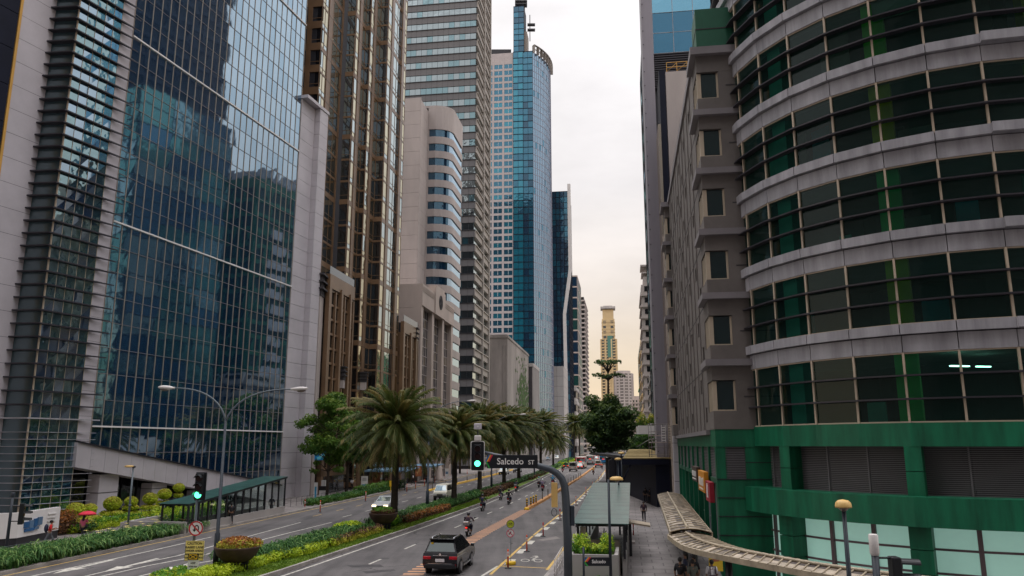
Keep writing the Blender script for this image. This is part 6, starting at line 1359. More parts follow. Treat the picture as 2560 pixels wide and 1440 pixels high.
r = thing('scaffold', 'steel scaffold tower with a ladder standing on the arcade roof', 'scaffold', (*at(1650, 1112, 84)[:2], hz(1143, 84))); b = MB(); xs = [at(u, 1112, 84).x - r.location.x for u in (1629, 1668)]; ht = hz(1058, 84) - r.location.z
for x in xs:
    for y in (0, 1.6): b.tube([(x, y, 0), (x, y, ht)], .035, 6)
for k in range(5): z = ht * (k + .3) / 4.4; b.tube([(xs[0], 0, z), (xs[1], 0, z)], .03, 6); b.tube([(xs[0], 1.6, z), (xs[1], 1.6, z)], .03, 6)
b.tube([(xs[0] - 1.6, 0, ht * .3), (xs[0], 0, ht * .55)], .03, 6); b.build('frame', mat('scaffold_steel', (.2, .18, .17), .5), r)
b = MB(); b.box(xs[0], xs[1], 0, 1.6, ht * .42, ht * .45); b.box(xs[0], xs[1], 0, 1.6, ht * .62, ht * .65); b.build('deck', stone2, r)
b = MB(); 
for k in range(6): b.box(xs[1] - .55, xs[1] - .15, -.06, -.02, ht * .48 + k * .27, ht * .48 + k * .27 + .09)
b.box(xs[1] - .58, xs[1] - .53, -.06, -.01, ht * .45, ht * .95); b.box(xs[1] - .17, xs[1] - .12, -.06, -.01, ht * .45, ht * .95); b.build('ladder', white, r)
# street-wall shop signs
def wall_sign(name, label, u0, v0, u1, v1, y0, y1, m_, dep, marks):
    f = Fr(st(4.6, y1), st(4.6, y0)); z0, z1 = min(hz(v1, y0), hz(v1, y1)), hz(v0, y0); r = thing(name, label, 'shop sign', (*st(4.6, y0), .15)); o = r.location; fl = Fr((f.p.x - o.x, f.p.y - o.y), (f.p.x + f.d.x * f.L - o.x, f.p.y + f.d.y * f.L - o.y)); b = MB(); b.fbox(fl, 0, fl.L, .05, dep, z0 - .15, z1 - .15); b.build('box', m_, r, bevel=.02)
    b = MB()
    for (a0, a1, c0, c1) in marks: b.fbox(fl, fl.L * a0, fl.L * a1, dep, dep + .03, z0 - .15 + (z1 - z0) * c0, z0 - .15 + (z1 - z0) * c1)
    b.build('lettering', sign_w, r)
wall_sign('orange_shop_sign', 'orange shop sign board on the green street wall', 0, 1180, 0, 1224, 45.2, 49., [mat('sign_orange', (.60, .24, .02), .5, var=.1)], .3, ((.15, .25, .3, .7), (.3, .4, .3, .7), (.45, .52, .3, .7), (.6, .7, .3, .65), (.75, .85, .3, .7), (.2, .8, .12, .18)))
wall_sign('red_shop_sign', 'dark red shop sign box nearest the corner on the street wall', 0, 1206, 0, 1250, 42.4, 44.6, [mat('sign_red', (.30, .012, .03), .5, var=.1)], .3, ((.35, .6, .2, .8), (.4, .55, .8, .9)))
wall_sign('pale_shop_sign', 'dark shop sign with white letters beyond the orange one', 0, 1168, 0, 1200, 50., 53.5, [mat('sign_brown', (.06, .035, .025), .5)], .3, tuple((.1 + .16 * k, .2 + .16 * k, .35, .7) for k in range(5)) + ((.1, .9, .15, .22),))
r, F_ = board('food_poster', 'yellow food poster behind the white shirted man under the canopy', 'poster', .62, 1.0, 1789, 1399, 36.6, mat('poster_yellow', (.62, .42, .03), .6, var=.15)); bar(r, 'printed_food', po, [(-.15, .05), (.15, .08)], .3, F_(0, 0)); bar(r, 'printed_band', mag, [(-.29, .42), (.29, .42)], .14, F_(0, 0))
# kerb railing at the lower edge
r = thing('kerb_railing', 'galvanised railing along the right kerb by the mast pole', 'railing', (*G(1392, 1440, .15)[:2], .15)); b = MB(); d = V(.146, 1).normalized()
for k in range(6): q = d * (k * .9 - 1.2); b.tube([(q.x, q.y, 0), (q.x, q.y, 1.0)], .025, 6)
for z in (.35, .65, .98): b.tube([(-d.x * 1.4, -d.y * 1.4, z), (d.x * 3.6, d.y * 3.6, z)], .022, 6)
b.build('rails', [lamp_w], r)
# ================================================================ vehicles
tyre = mat('tyre_rubber', (.015, .015, .016), .85); rim_m = mat('alloy_rim', (.35, .35, .37), .3, .6); cglass = mirror('car_glass', (.5, .58, .6), body=(.008, .01, .012), refl=.3, wav=.005, wscale=1.); chrome = mat('chrome_trim', (.6, .6, .62), .15, .9, var=.03)
tail = mat('tail_lamp', (.42, .01, .02), .25); tail_on = glow('tail_lamp_lit', (1., .035, .02), .9); headl = mat('head_lamp_glass', (.7, .7, .68), .1); head_on = glow('head_lamp_lit', (1., .82, .5), 2.); plate_m = mat('number_plate', (.68, .64, .66), .5, var=.04)
def car_paint(name, c, rough=.28):
    m, nt, b = _nt(name); b.inputs['Base Color'].default_value = (*c, 1); b.inputs['Roughness'].default_value = rough; b.inputs['Coat Weight'].default_value = .35; b.inputs['Coat Roughness'].default_value = .06; return m
P_black = car_paint('black_car_paint', (.003, .0035, .008), .2); P_silver = car_paint('silver_car_paint', (.42, .43, .44)); P_white = car_paint('white_car_paint', (.72, .70, .64)); P_cream = car_paint('cream_van_paint', (.74, .70, .58), .4); P_grey = car_paint('grey_car_paint', (.20, .20, .21)); P_red = car_paint('red_car_paint', (.42, .02, .03)); P_blue = car_paint('blue_bus_paint', (.02, .22, .50)); P_green = car_paint('green_car_paint', (.03, .22, .09)); P_beige = car_paint('beige_van_paint', (.42, .38, .33), .5)
def loft(mb, secs, m=0, caps=True):
    """secs: list of rings (equal point counts); quads between neighbours"""
    n = len(secs[0])
    for a, c in zip(secs, secs[1:]):
        for k in range(n): mb.face([a[k], a[(k + 1) % n], c[(k + 1) % n], c[k]], m, True)
    if caps: mb.face(list(reversed(secs[0])), m); mb.face(secs[-1], m)
def wheel(r, x, y, rad, w_=.22):
    m_ = MB(); T = Matrix.Rotation(math.pi / 2, 3, 'Y'); m_.lathe([(rad * .6, -w_ / 2), (rad * .94, -w_ / 2), (rad, -w_ / 2 + .03), (rad, w_ / 2 - .03), (rad * .94, w_ / 2), (rad * .6, w_ / 2)], 20, (x, y, rad), 0, True, T); o = m_.build('wheel', tyre, r)
    s_ = 1 if x > 0 else -1; m_ = MB(); m_.disc((x + s_ * (w_ / 2 - .015), y, rad), rad * .62, (1, 0, 0), 0, 18, .03)
    for k in range(5): a = k * 1.2566; m_.cbox((x + s_ * (w_ / 2 + .012), y + rad * .33 * math.cos(a), rad + rad * .33 * math.sin(a)), (.03, .05 + abs(math.cos(a)) * rad * .5, .05 + abs(math.sin(a)) * rad * .5))
    m_.build('rim', rim_m, o)
def car(name, label, cat, p, rz, L_, W, prof, cab, wh, paint, wr=.34, lit=(), grp=None, rails=False, tumble=.17, z=0.0, detail=True):
    """prof: (y, z) outline of the lower body, front at +y; cab: (y, z) outline of the greenhouse"""
    r = thing(name, label, cat, (p[0], p[1], z), rz, grp); h = W / 2
    zs_ = [q[1] for q in prof]; zb, zt = min(zs_), max(zs_)
    b = MB()
    def sx(z): t_ = (z - zb) / (zt - zb); return h * (.93 + .07 * math.sin(min(1, t_ * 1.25) * math.pi * .8)) 
    b.face([(-sx(z), y, z) for y, z in prof]); b.face([(sx(z), y, z) for y, z in reversed(prof)])
    for (y0, z0), (y1, z1) in zip(prof, prof[1:] + prof[:1]): b.face([(-sx(z0), y0, z0), (sx(z0), y0, z0), (sx(z1), y1, z1), (-sx(z1), y1, z1)])
    b.build('body', paint, r, bevel=.05)
    cz0, cz1 = min(q[1] for q in cab), max(q[1] for q in cab); cx = lambda z: h - .05 - tumble * (z - cz0) / (cz1 - cz0)
    b = MB(); b.face([(-cx(z), y, z) for y, z in cab]); b.face([(cx(z), y, z) for y, z in reversed(cab)])
    for (y0, z0), (y1, z1) in zip(cab, cab[1:] + cab[:1]): b.face([(-cx(z0), y0, z0), (cx(z0), y0, z0), (cx(z1), y1, z1), (-cx(z1), y1, z1)])
    b.build('cabin', paint, r, bevel=.04)
    # glazing laid 8 mm proud of the cabin
    def ins(poly, k):
        cy = sum(q[0] for q in poly) / len(poly); c_z = (cz0 + cz1) / 2; return [(cy + (y - cy) * k[0], c_z + (z_ - c_z) * k[1]) for y, z_ in poly]
    ys_ = [q[0] for q in cab]; side_ = ins(cab, (.90, .74))
    for s_ in (-1, 1):
        m_ = MB(); m_.face([(s_ * (cx(z_) + .009), y, z_) for y, z_ in (side_ if s_ < 0 else side_[::-1])]); m_.build('side_window', cglass, r)
    rear = cab[0], cab[1]; front = cab[-1], cab[-2]
    for nm, (a, c), sg in (('rear_window', rear, -1), ('windscreen', front, 1)):
        k = lambda t_: (a[0] + (c[0] - a[0]) * t_, a[1] + (c[1] - a[1]) * t_); q0, q1 = k(.14), k(.86); w0, w1 = cx(q0[1]) - .09, cx(q1[1]) - .09; d = sg * .012; m_ = MB(); m_.face([(-w0, q0[0] + d, q0[1]), (w0, q0[0] + d, q0[1]), (w1, q1[0] + d, q1[1] + .004), (-w1, q1[0] + d, q1[1] + .004)]); m_.build(nm, cglass, r)
    for y in wh:
        for s_ in (-1, 1):
            wheel(r, s_ * (h - .12), y, wr)
    m_ = MB()
    for y in wh:
        for s_ in (-1, 1): m_.disc((s_ * (h - .045), y, wr * 1.02), wr * 1.16, (1, 0, 0), 0, 20, .03)
    m_.build('wheel_arch', black, r)
    yr, yf = min(q[0] for q in prof), max(q[0] for q in prof); zl = zt - .22
    for s_ in (-1, 1):
        m_ = MB(); m_.cbox((s_ * (h - .24), yr + .04, zl), (.42, .16, .16)); m_.build('tail_light', tail_on if 'r' in lit else tail, r, bevel=.03)
        m_ = MB(); m_.cbox((s_ * (h - .26), yf - .06, zl - .1), (.44, .18, .17)); m_.build('headlight', head_on if 'f' in lit else headl, r, bevel=.03)
        if detail: m_ = MB(); m_.cbox((s_ * (h + .1), cab[-1][0] - .25, zt + .06), (.2, .12, .16)); m_.build('mirror', paint, r, bevel=.03)
    m_ = MB(); m_.cbox((0, yr - .02, zb + (zt - zb) * .55), (.48, .03, .15)); m_.build('number_plate', plate_m, r)
    m_ = MB(); m_.cbox((0, yr + .02, zb + .12), (W * .9, .18, .22)); m_.cbox((0, yf - .02, zb + .12), (W * .9, .18, .22)); m_.build('bumper', black if detail else paint, r, bevel=.04)
    m_ = MB(); m_.cbox((0, yf - .01, zt - .38), (W * .42, .06, .16)); m_.build('grille', black, r)
    if rails:
        for s_ in (-1, 1): m_ = MB(); m_.tube([(s_ * (cx(cz1) - .06), cab[1][0] + .1, cz1 + .01), (s_ * (cx(cz1) - .06), cab[1][0] + .25, cz1 + .07), (s_ * (cx(cz1) - .06), cab[-2][0] - .25, cz1 + .07), (s_ * (cx(cz1) - .06), cab[-2][0] - .1, cz1 + .01)], .028, 6); m_.build('roof_rail', chrome, r)
    return r
suv_p = [(-2.3, .42), (-2.42, .62), (-2.42, .95), (-2.34, 1.12), (1.25, 1.12), (2.15, 1.02), (2.4, .85), (2.42, .5), (2.25, .38), (-2.1, .36)]
suv_c = [(-2.33, 1.10), (-1.98, 1.74), (-1.7, 1.80), (.2, 1.80), (1.28, 1.10)]
p = G(1112, 1440); suv = car('suv', 'black sport utility vehicle with silver roof rails driving away', 'car', (-3.42, 44.9), HEAD, 4.85, 1.88, suv_p, [(-2.33, 1.10), (-1.92, 1.79), (.15, 1.79), (1.32, 1.10)], (-1.42, 1.45), P_black, .39, (), None, True, .24)
m_ = MB(); m_.cbox((0, -2.43, 1.02), (.75, .03, .035)); m_.cbox((0, -2.43, .62), (1.3, .03, .02)); m_.build('chrome_strip', chrome, suv); m_ = MB(); m_.disc((0, -2.44, 1.07), .055, (0, 1, 0), 0, 14, .01); m_.build('round_badge', refl_w, suv)
m_ = MB(); m_.cbox((0, -2.03, 1.81), (1.3, .3, .05)); m_.build('roof_spoiler', P_black, suv, bevel=.02)
for s_ in (-1, 1):
    m_ = MB(); m_.cbox((s_ * .74, -2.41, .86), (.26, .08, .08)); m_.build('reversing_light', plate_m, suv, bevel=.02); m_ = MB(); m_.tube([(s_ * .92, -.95, .40), (s_ * .95, -.85, .36), (s_ * .95, .85, .36), (s_ * .92, .95, .40)], .04, 8); m_.build('side_step', chrome, suv); m_ = MB(); m_.cbox((s_ * .80, -2.42, .55), (.12, .05, .08)); m_.build('reflector', tail, suv)
m_ = MB(); m_.cbox((-.5, -2.09, 1.6), (.12, .02, .09)); m_.build('window_sticker', yel_p, suv)
m_ = MB(); m_.tube([(-.35, -2.3, .36), (-.35, -2.48, .34)], .04, 8); m_.build('exhaust', chrome, suv)
m_ = MB(); text('LAB 2417', .1, ink, suv, facing((0, -2.45, .76), (0, -1))) if False else None
p = G(958, 1277); sed_p = [(-2.1, .3), (-2.2, .55), (-2.15, .9), (1.0, .9), (1.9, .76), (2.15, .62), (2.18, .35), (2.0, .25), (-2.0, .24)]; sed_c = [(-1.75, .89), (-1.15, 1.42), (.1, 1.44), (1.05, .89)]
car('sedan', 'silver sedan with lit headlights partly behind the largest palm trunk', 'car', (-13.25, 84.2), HEAD + math.pi + .02, 4.4, 1.75, sed_p, sed_c, (-1.3, 1.35), P_silver, .31, 'f')
p = G(1118, 1249); van_p = [(-2.2, .45), (-2.25, .6), (-2.25, 1.1), (1.75, 1.1), (2.05, 1.02), (2.12, .55), (2.0, .4), (-2.0, .38)]; van_c = [(-2.24, 1.09), (-2.2, 1.92), (1.15, 1.92), (1.78, 1.09)]
car('van', 'cream white passenger van behind the second palm trunk', 'van', (-8.5, 99.5), HEAD + math.pi, 4.5, 1.72, van_p, van_c, (-1.3, 1.4), P_cream, .32)
pk_c = [(-.5, .99), (-.3, 1.70), (.8, 1.70), (1.3, .99)]; pk_p = [(-2.4, .45), (-2.45, .65), (-2.42, .98), (1.35, 1.0), (2.2, .92), (2.4, .75), (2.42, .5), (2.2, .38), (-2.2, .36)]
p = G(1253, 1187); car('pickup', 'white pickup with a blue grille beneath the left half of the Salcedo ST board', 'car', (p.x + .6, p.y + 2), HEAD + math.pi, 4.9, 1.85, pk_p, [(-2.2, .99), (-2.1, 1.72), (.8, 1.72), (1.3, .99)], (-1.5, 1.5), P_white, .36)
p = G(1288, 1184); car('minivan', 'grey white minivan beneath the middle of the Salcedo ST board', 'car', (p.x + .6, p.y + 8), HEAD + math.pi, 4.5, 1.75, van_p, van_c, (-1.3, 1.4), P_silver, .32)
# right-hand carriageway
p = G(1431, 1179); r = car('utility_van', 'boxy beige utility van with a high square body seen from behind', 'van', (p.x + .4, p.y + 2.2), HEAD, 4.8, 1.95, [(-2.35, .55), (-2.4, .8), (-2.4, 1.2), (1.3, 1.2), (2.1, 1.1), (2.3, .6), (2.1, .42), (-2.2, .42)], [(-2.4, 1.19), (-2.38, 2.35), (.4, 2.35), (.9, 1.19)], (-1.5, 1.5), P_beige, .36, (), None, False, .06)
m_ = MB(); m_.cbox((-.3, -2.42, 1.85), (.85, .03, .42)); m_.cbox((.65, -2.42, 1.85), (.28, .03, .42)); m_.cbox((.35, -2.42, 1.5), (.02, .03, 1.4)); m_.build('rear_door_glass', black, r)
def bus(label, x, y, rz, L_, W, H_, paint, top, band_, z0=.35):
    r = thing('bus', label, 'bus', (x, y, 0), rz); b = MB(); b.box(-W / 2, W / 2, -L_ / 2, L_ / 2, z0, H_); b.build('body', paint, r, bevel=.16)
    m_ = MB(); m_.box(-W / 2 + .2, W / 2 - .2, -L_ / 2 - .015, -L_ / 2 + .1, H_ * .60, H_ * .88); m_.build('rear_window', cglass, r)
    m_ = MB(); m_.box(-W / 2 - .012, W / 2 + .012, -L_ / 2 + .5, L_ / 2 - .3, H_ * .55, H_ * .85); m_.build('side_windows', cglass, r)
    m_ = MB(); m_.box(-W / 2 - .02, W / 2 + .02, -L_ / 2 - .02, L_ / 2, H_ * .88, H_ * .97); m_.build('top_band', top, r)
    m_ = MB(); m_.box(-.35, .35, -L_ / 2 - .05, -L_ / 2, H_ * .58, H_ * .64); m_.build('brake_light', tail_on, r)
    for s_ in (-1, 1):
        m_ = MB(); m_.box(s_ * W / 2 - .2, s_ * W / 2 + .03, -L_ / 2 - .04, -L_ / 2 + .2, H_ * .62, H_ * .92); m_.build('pillar', band_, r); m_ = MB(); m_.box(s_ * (W / 2 - .35) - .16, s_ * (W / 2 - .35) + .16, -L_ / 2 - .05, -L_ / 2 + .02, H_ * .26, H_ * .36); m_.build('tail_light', tail, r)
        for y_ in (-L_ * .28, L_ * .3): wheel(r, s_ * (W / 2 - .16), y_, .48, .28)
    m_ = MB(); m_.box(-.7, .7, -L_ / 2 - .03, -L_ / 2, H_ * .42, H_ * .45); m_.box(-W / 2 + .1, W / 2 - .1, -L_ / 2 - .03, -L_ / 2, z0 + .05, z0 + .4); m_.build('grille', black, r); return r
p = G(1456, 1172); bus('white coach with dark red rear pillars ahead of the beige utility van', p.x + .3, p.y + 6, HEAD, 11, 2.5, 3.3, P_white, P_red, P_red)
bus('second coach with pink roof queueing ahead of the white one', p.x + 7.2, p.y + 48, HEAD, 11, 2.5, 3.3, P_silver, P_white, P_red)
p = G(1512, 1162); bus('blue bus beyond the jeepney at the right', p.x + .6, p.y + 8, HEAD, 10, 2.5, 3., P_blue, P_blue, P_white)
p = G(1498, 1169); r = car('jeepney', 'white and red jeepney stopped in the bus lane', 'jeepney', (p.x, p.y + 2.2), HEAD, 5, 1.85, [(-2.4, .5), (-2.45, .8), (-2.45, 1.15), (1.2, 1.15), (2.3, 1.05), (2.35, .5), (-2.2, .42)], [(-2.45, 1.14), (-2.42, 2.05), (.9, 2.05), (1.2, 1.14)], (-1.5, 1.5), P_white, .38, 'r', None, False, .06); m_ = MB(); m_.cbox((0, -2.47, .95), (1.8, .03, .3)); m_.build('red_band', P_red, r)
p = G(1453, 1172); car('hatchback', 'small white car squeezed between the utility van and the coach', 'car', (p.x - .2, p.y + .6), HEAD, 3.6, 1.6, [(-1.7, .3), (-1.78, .85), (1.0, .88), (1.7, .72), (1.75, .3), (-1.6, .25)], [(-1.7, .85), (-1.35, 1.48), (.3, 1.48), (1.0, .87)], (-1.1, 1.1), P_white, .29, 'r')
p = G(1417, 1170); car('hatchback', 'small dark green car left of the beige utility van', 'car', (p.x, p.y + 2), HEAD, 3.7, 1.6, [(-1.7, .3), (-1.78, .85), (1.0, .88), (1.7, .72), (1.75, .3), (-1.6, .25)], [(-1.7, .85), (-1.35, 1.5), (.3, 1.5), (1.0, .87)], (-1.1, 1.1), P_green, .29, 'r')
# queues far away on both carriageways
fc_p = [(-2.1, .3), (-2.2, .9), (1.2, .92), (2.1, .7), (2.15, .3), (-2., .25)]; fc_c = [(-1.9, .9), (-1.5, 1.55), (.2, 1.55), (1.1, .9)]
far = ((1355, 1146, P_white, 'white car behind the post of the Salcedo ST board'), (1375, 1141, P_white, 'white car in the far left queue, first past the board'), (1390, 1141, P_silver, 'silver car in the far left queue'), (1403, 1139, P_silver, 'silver car close to the far planting'), (1371, 1151, P_grey, 'dark car facing us below the far white ones'), (1393, 1148, P_white, 'white car just left of the far yellow shrubs'), (1424, 1133, P_white, 'white car beyond the far yellow shrubs'), (1440, 1131, P_white, 'white truck like car between the two farthest palms'))
for k, (u, v, pm, l_) in enumerate(far):
    p = G(u, v); car('distant_car', l_, 'car', (p.x, p.y + 2), HEAD + math.pi, 4.3, 1.8, fc_p, [(-1.9, .9), (-1.5, 1.55 + .35 * (k % 3 == 2)), (.2, 1.55 + .35 * (k % 3 == 2)), (1.1, .9)], (-1.3, 1.3), pm, .32, '', 'cars far up the left carriageway', detail=False)
far = ((1474, 1160, P_white, 'white car right of the coach, brake lights on'), (1479, 1152, P_red, 'red car further along the coach'), (1492, 1150, P_white, 'white car beyond the jeepney'), (1486, 1143, P_silver, 'silver car deep in the bus lane queue'), (1500, 1143, P_grey, 'grey car deep behind the jeepney'))
for u, v, pm, l_ in far: p = G(u, v); car('distant_car', l_, 'car', (p.x, p.y + 2), HEAD, 4.3, 1.8, fc_p, fc_c, (-1.3, 1.3), pm, .32, 'r', 'cars far up the right carriageway', detail=False)

# ================================================================ people
skin_m = mat('skin', (.30, .165, .10), .55, var=.06); skin_d = mat('tan_skin', (.22, .12, .075), .55, var=.06); hair_m = mat('black_hair', (.012, .010, .010), .5)
def cloth(n, c): return mat(n, c, .8, var=.18, scale=6.)
C_red = cloth('red_shirt', (.62, .02, .025)); C_pink = cloth('pink_shirt', (.62, .12, .22)); C_black = cloth('black_cloth', (.014, .014, .018)); C_grey = cloth('grey_jeans', (.11, .115, .13)); C_white = cloth('white_shirt', (.60, .58, .60)); C_navy = cloth('navy_cloth', (.018, .022, .05)); C_camo = cloth('mottled_dark_cloth', (.09, .10, .085)); C_plum = cloth('plum_jacket', (.045, .025, .04)); C_blue = cloth('sky_blue_jacket', (.02, .25, .48)); C_orange = cloth('orange_vest', (.70, .12, .03)); C_amber = cloth('amber_jacket', (.60, .28, .02)); C_lav = cloth('lavender_jacket', (.20, .16, .26))
def skin(name, pts, edges, rad, m_, parent, sub=1):
    me = bpy.data.meshes.new(name); me.from_pydata([tuple(p) for p in pts], edges, []); o = bpy.data.objects.new(name, me); COL.objects.link(o)
    md = o.modifiers.new('s', 'SKIN'); md.use_smooth_shade = True
    for i, v in enumerate(me.skin_vertices[0].data): v.radius = (rad[i], rad[i]) if not isinstance(rad[i], tuple) else rad[i]; v.use_root = (i == 0)
    if sub: q = o.modifiers.new('d', 'SUBSURF'); q.levels = sub; q.render_levels = sub
    dg = bpy.context.evaluated_depsgraph_get(); nm = bpy.data.meshes.new_from_object(o.evaluated_get(dg)); bpy.data.objects.remove(o); bpy.data.meshes.remove(me)
    nm.materials.clear(); nm.materials.append(m_)
    for pl in nm.polygons: pl.use_smooth = True
    o = bpy.data.objects.new(name, nm); COL.objects.link(o); o.parent = parent; return o
def human(parent, J, shirt, trousers, sk=skin_m, hair=True, long=False, sleeve=.5, shorts=1., helmet=None, shoes=C_black, fingers=True):
    """J: joints pelvis, chest, neck, head, and per side s (l/r) sh, el, wr, hip, kn, an, toe"""
    j = {k: V(*v) for k, v in J.items()}; P = []; E = []; Rr = []
    def add(p, r_, par=None):
        P.append(p); Rr.append(r_); i = len(P) - 1
        if par is not None: E.append((par, i))
        return i
    pel = add(j['pelvis'], (.135, .11)); mid = add(j['pelvis'].lerp(j['chest'], .5), (.125, .10), pel); ch = add(j['chest'], (.155, .11), mid); nk = add(j['neck'], .055, ch)
    hd = j['head'] - j['neck']; fw = j.get('face', V(0, 1, 0)).normalized()
    h0 = add(j['neck'] + hd * .45, .07, nk); h1 = add(j['neck'] + hd * .8 + fw * .01, (.088, .10), h0); h2 = add(j['neck'] + hd * 1.25, .065, h1); add(j['neck'] + hd * .72 + fw * .105, .016, h1)
    for s in 'lr':
        sh = add(j['sh' + s], .062, ch); el = add(j['el' + s], .044, sh); wr = add(j['wr' + s], .030, el); d = (j['wr' + s] - j['el' + s]).normalized(); side = d.orthogonal().normalized(); palm = add(j['wr' + s] + d * .07, (.038, .02), wr)
        if fingers:
            for k, l_ in zip((-1.5, -.5, .5, 1.5), (.06, .075, .07, .055)): b0 = j['wr' + s] + d * .11 + side * k * .019; f1 = add(b0, .009, palm); add(b0 + d * l_ - fw * .01, .007, f1)
            add(j['wr' + s] + d * .07 + side * .055, .010, palm)
        hp = add(j['hip' + s], .088, pel); kn = add(j['kn' + s], .058, hp); an = add(j['an' + s], .04, kn); add(j['toe' + s], (.042, .032), an)
    skin('body', P, E, Rr, sk, parent)
    # shirt
    P = [j['pelvis'] + V(0, 0, .0), j['pelvis'].lerp(j['chest'], .5), j['chest'], j['chest'].lerp(j['neck'], .72)]; E = [(0, 1), (1, 2), (2, 3)]; Rr = [(.152, .125), (.142, .118), (.172, .128), (.075, .07)]
    for s in 'lr':
        P += [j['sh' + s], j['sh' + s].lerp(j['el' + s], min(1, sleeve * 2))]; E += [(2, len(P) - 2), (len(P) - 2, len(P) - 1)]; Rr += [.078, .062]
        if sleeve > .5: P.append(j['el' + s].lerp(j['wr' + s], (sleeve - .5) * 2)); E.append((len(P) - 2, len(P) - 1)); Rr.append(.045)
    skin('shirt', P, E, Rr, shirt, parent)
    P = [j['pelvis'] + V(0, 0, .06)]; E = []; Rr = [(.145, .12)]
    for s in 'lr': P += [j['hip' + s], j['kn' + s], j['kn' + s].lerp(j['an' + s], .9)]; n = len(P); E += [(0, n - 3), (n - 3, n - 2), (n - 2, n - 1)]; Rr += [.10, .073, .058]
    skin('trousers', P, E, Rr, trousers, parent)
    for s in 'lr': q = MB(); d = (j['toe' + s] - j['an' + s]); a = math.atan2(d.y, d.x) - math.pi / 2; q.ball(j['an' + s].lerp(j['toe' + s], .5) - V(0, 0, .015), (.05, .14, .05), 0, 10, 6, Matrix.Rotation(a, 3, 'Z')); q.build('shoe', shoes, parent)
    hc = j['neck'] + hd * .92
    if helmet: q = MB(); q.ball(hc + V(0, 0, .02), (.135, .155, .14), 0, 14, 10); o = q.build('helmet', helmet, parent); q = MB(); q.ball(hc + fw * .05 + V(0, 0, .0), (.115, .125, .075), 0, 12, 8); q.build('visor', cglass, o)
    elif hair:
        q = MB(); q.ball(hc - fw * .018 + V(0, 0, .025), (.098, .112, .105), 0, 12, 8)
        if long: q.ball(hc - fw * .075 - V(0, 0, .14), (.095, .05, .2), 0, 10, 8)
        q.build('hair', hair_m, parent)
def walk(step=.22, lean=.03, arm=.2, bend=0., h=1.):
    J = dict(pelvis=(0, 0, .93), chest=(0, lean, 1.27), neck=(0, lean * 1.2, 1.47), head=(0, lean * 1.4, 1.62))
    for s, x, t_ in (('l', -1, 1), ('r', 1, -1)):
        J['sh' + s] = (x * .19, lean, 1.39); J['el' + s] = (x * .24, lean - t_ * arm * .5, 1.12); J['wr' + s] = (x * .22, lean - t_ * arm * .8 + .06 + bend * .2, .90 + bend * .3)
        J['hip' + s] = (x * .09, 0, .88); J['kn' + s] = (x * .1, t_ * step * .6 + .04, .49); J['an' + s] = (x * .1, t_ * step - (.1 if t_ < 0 else 0), .08 if t_ > 0 else .13); J['toe' + s] = (x * .11, t_ * step + .16 - (.1 if t_ < 0 else 0), .035 if t_ > 0 else .06)
    return J
def person(label, x, y, rz, J, shirt, trousers, z=.15, **k):
    r = thing('person', label, 'person', (x, y, z), rz); human(r, J, shirt, trousers, **k); return r
p = G(119, 1369, .15); r = person('person in a red shirt walking by the white sign wall with a dark backpack', p.x, p.y, HEAD - 1.0, walk(.36, .06, .1, .9), C_red, C_grey)
q = MB(); q.ball((0, -.2, 1.22), (.17, .13, .27), 0, 12, 8); tag(q.build('backpack', C_navy, loc=p, rz=HEAD - 1.0), 'dark backpack on the back of the red shirted person', 'backpack')
p = G(204, 1352, .15); J = walk(.18, .02, .1); J['elr'] = (.25, .14, 1.2); J['wrr'] = (.12, .26, 1.42); r = person('person in a pink shirt and black trousers walking under a red umbrella', p.x, p.y, HEAD, J, C_pink, C_black, long=True)
q = MB(); q.lathe([(.62, 1.74), (.5, 1.86), (.3, 1.96), (.02, 2.0)], 8, (.08, .2, 0)); um = thing('umbrella', 'small red umbrella held over the person in pink', 'umbrella', p, HEAD); q.build('canopy', cloth('umbrella_red', (.62, .03, .06)), um); q = MB(); q.tube([(.12, .27, 1.38), (.08, .2, 2.04)], .01, 6); q.build('shaft', black, um)
q = MB(); q.ball((.27, -.02, 1.0), (.06, .13, .14)); tag(q.build('handbag', C_black, loc=p, rz=HEAD), 'black shoulder bag at the hip of the person in pink', 'bag')
stand = lambda a=.05: walk(.04, .0, a)
r = person('person in a white shirt standing with backpack straps under the curved canopy', 8.55, 34.9, .1, stand(), C_white, C_navy, sk=skin_d)
q = MB(); q.cbox((0, -.17, 1.08), (.32, .06, .07)); q.cbox((-.12, -.135, 1.3), (.04, .05, .34)); q.cbox((.12, -.135, 1.3), (.04, .05, .34)); tag(q.build('waist_straps', C_plum, loc=(8.55, 34.9, .15), rz=.1, bevel=.01), 'dark red straps across the back of the white shirted person', 'strap')
for x, y, rz, s_, l_ in ((7.35, 35.6, -.5, C_black, 'person in black leftmost under the canopy'), (7.75, 35.0, .3, C_camo, 'person in a mottled dark top under the canopy'), (8.1, 36.2, 2.2, C_black, 'person in black behind the mottled top'), (7.95, 37.3, 1.2, C_navy, 'person in navy at the back of the canopy group')): person(l_, x, y, rz, stand(.1), s_, C_black, sk=skin_d, fingers=False)
for u, y, v, rz, s_, l_ in ((1609, 92, 0, 0, C_black, 'tall silhouetted person walking in the arcade'), (1620, 90, 0, 0, C_black, 'shorter silhouetted person right of the tall one in the arcade'), (1604, 70, 0, 3.1, C_plum, 'person in dark red in the arcade shade'), (1603, 97, 0, 0, C_navy, 'person in navy farthest into the arcade')):
    p = at(u, 1112, y); person(l_, p.x, y, HEAD + rz, walk(.25), s_, C_black, sk=skin_d, fingers=False)
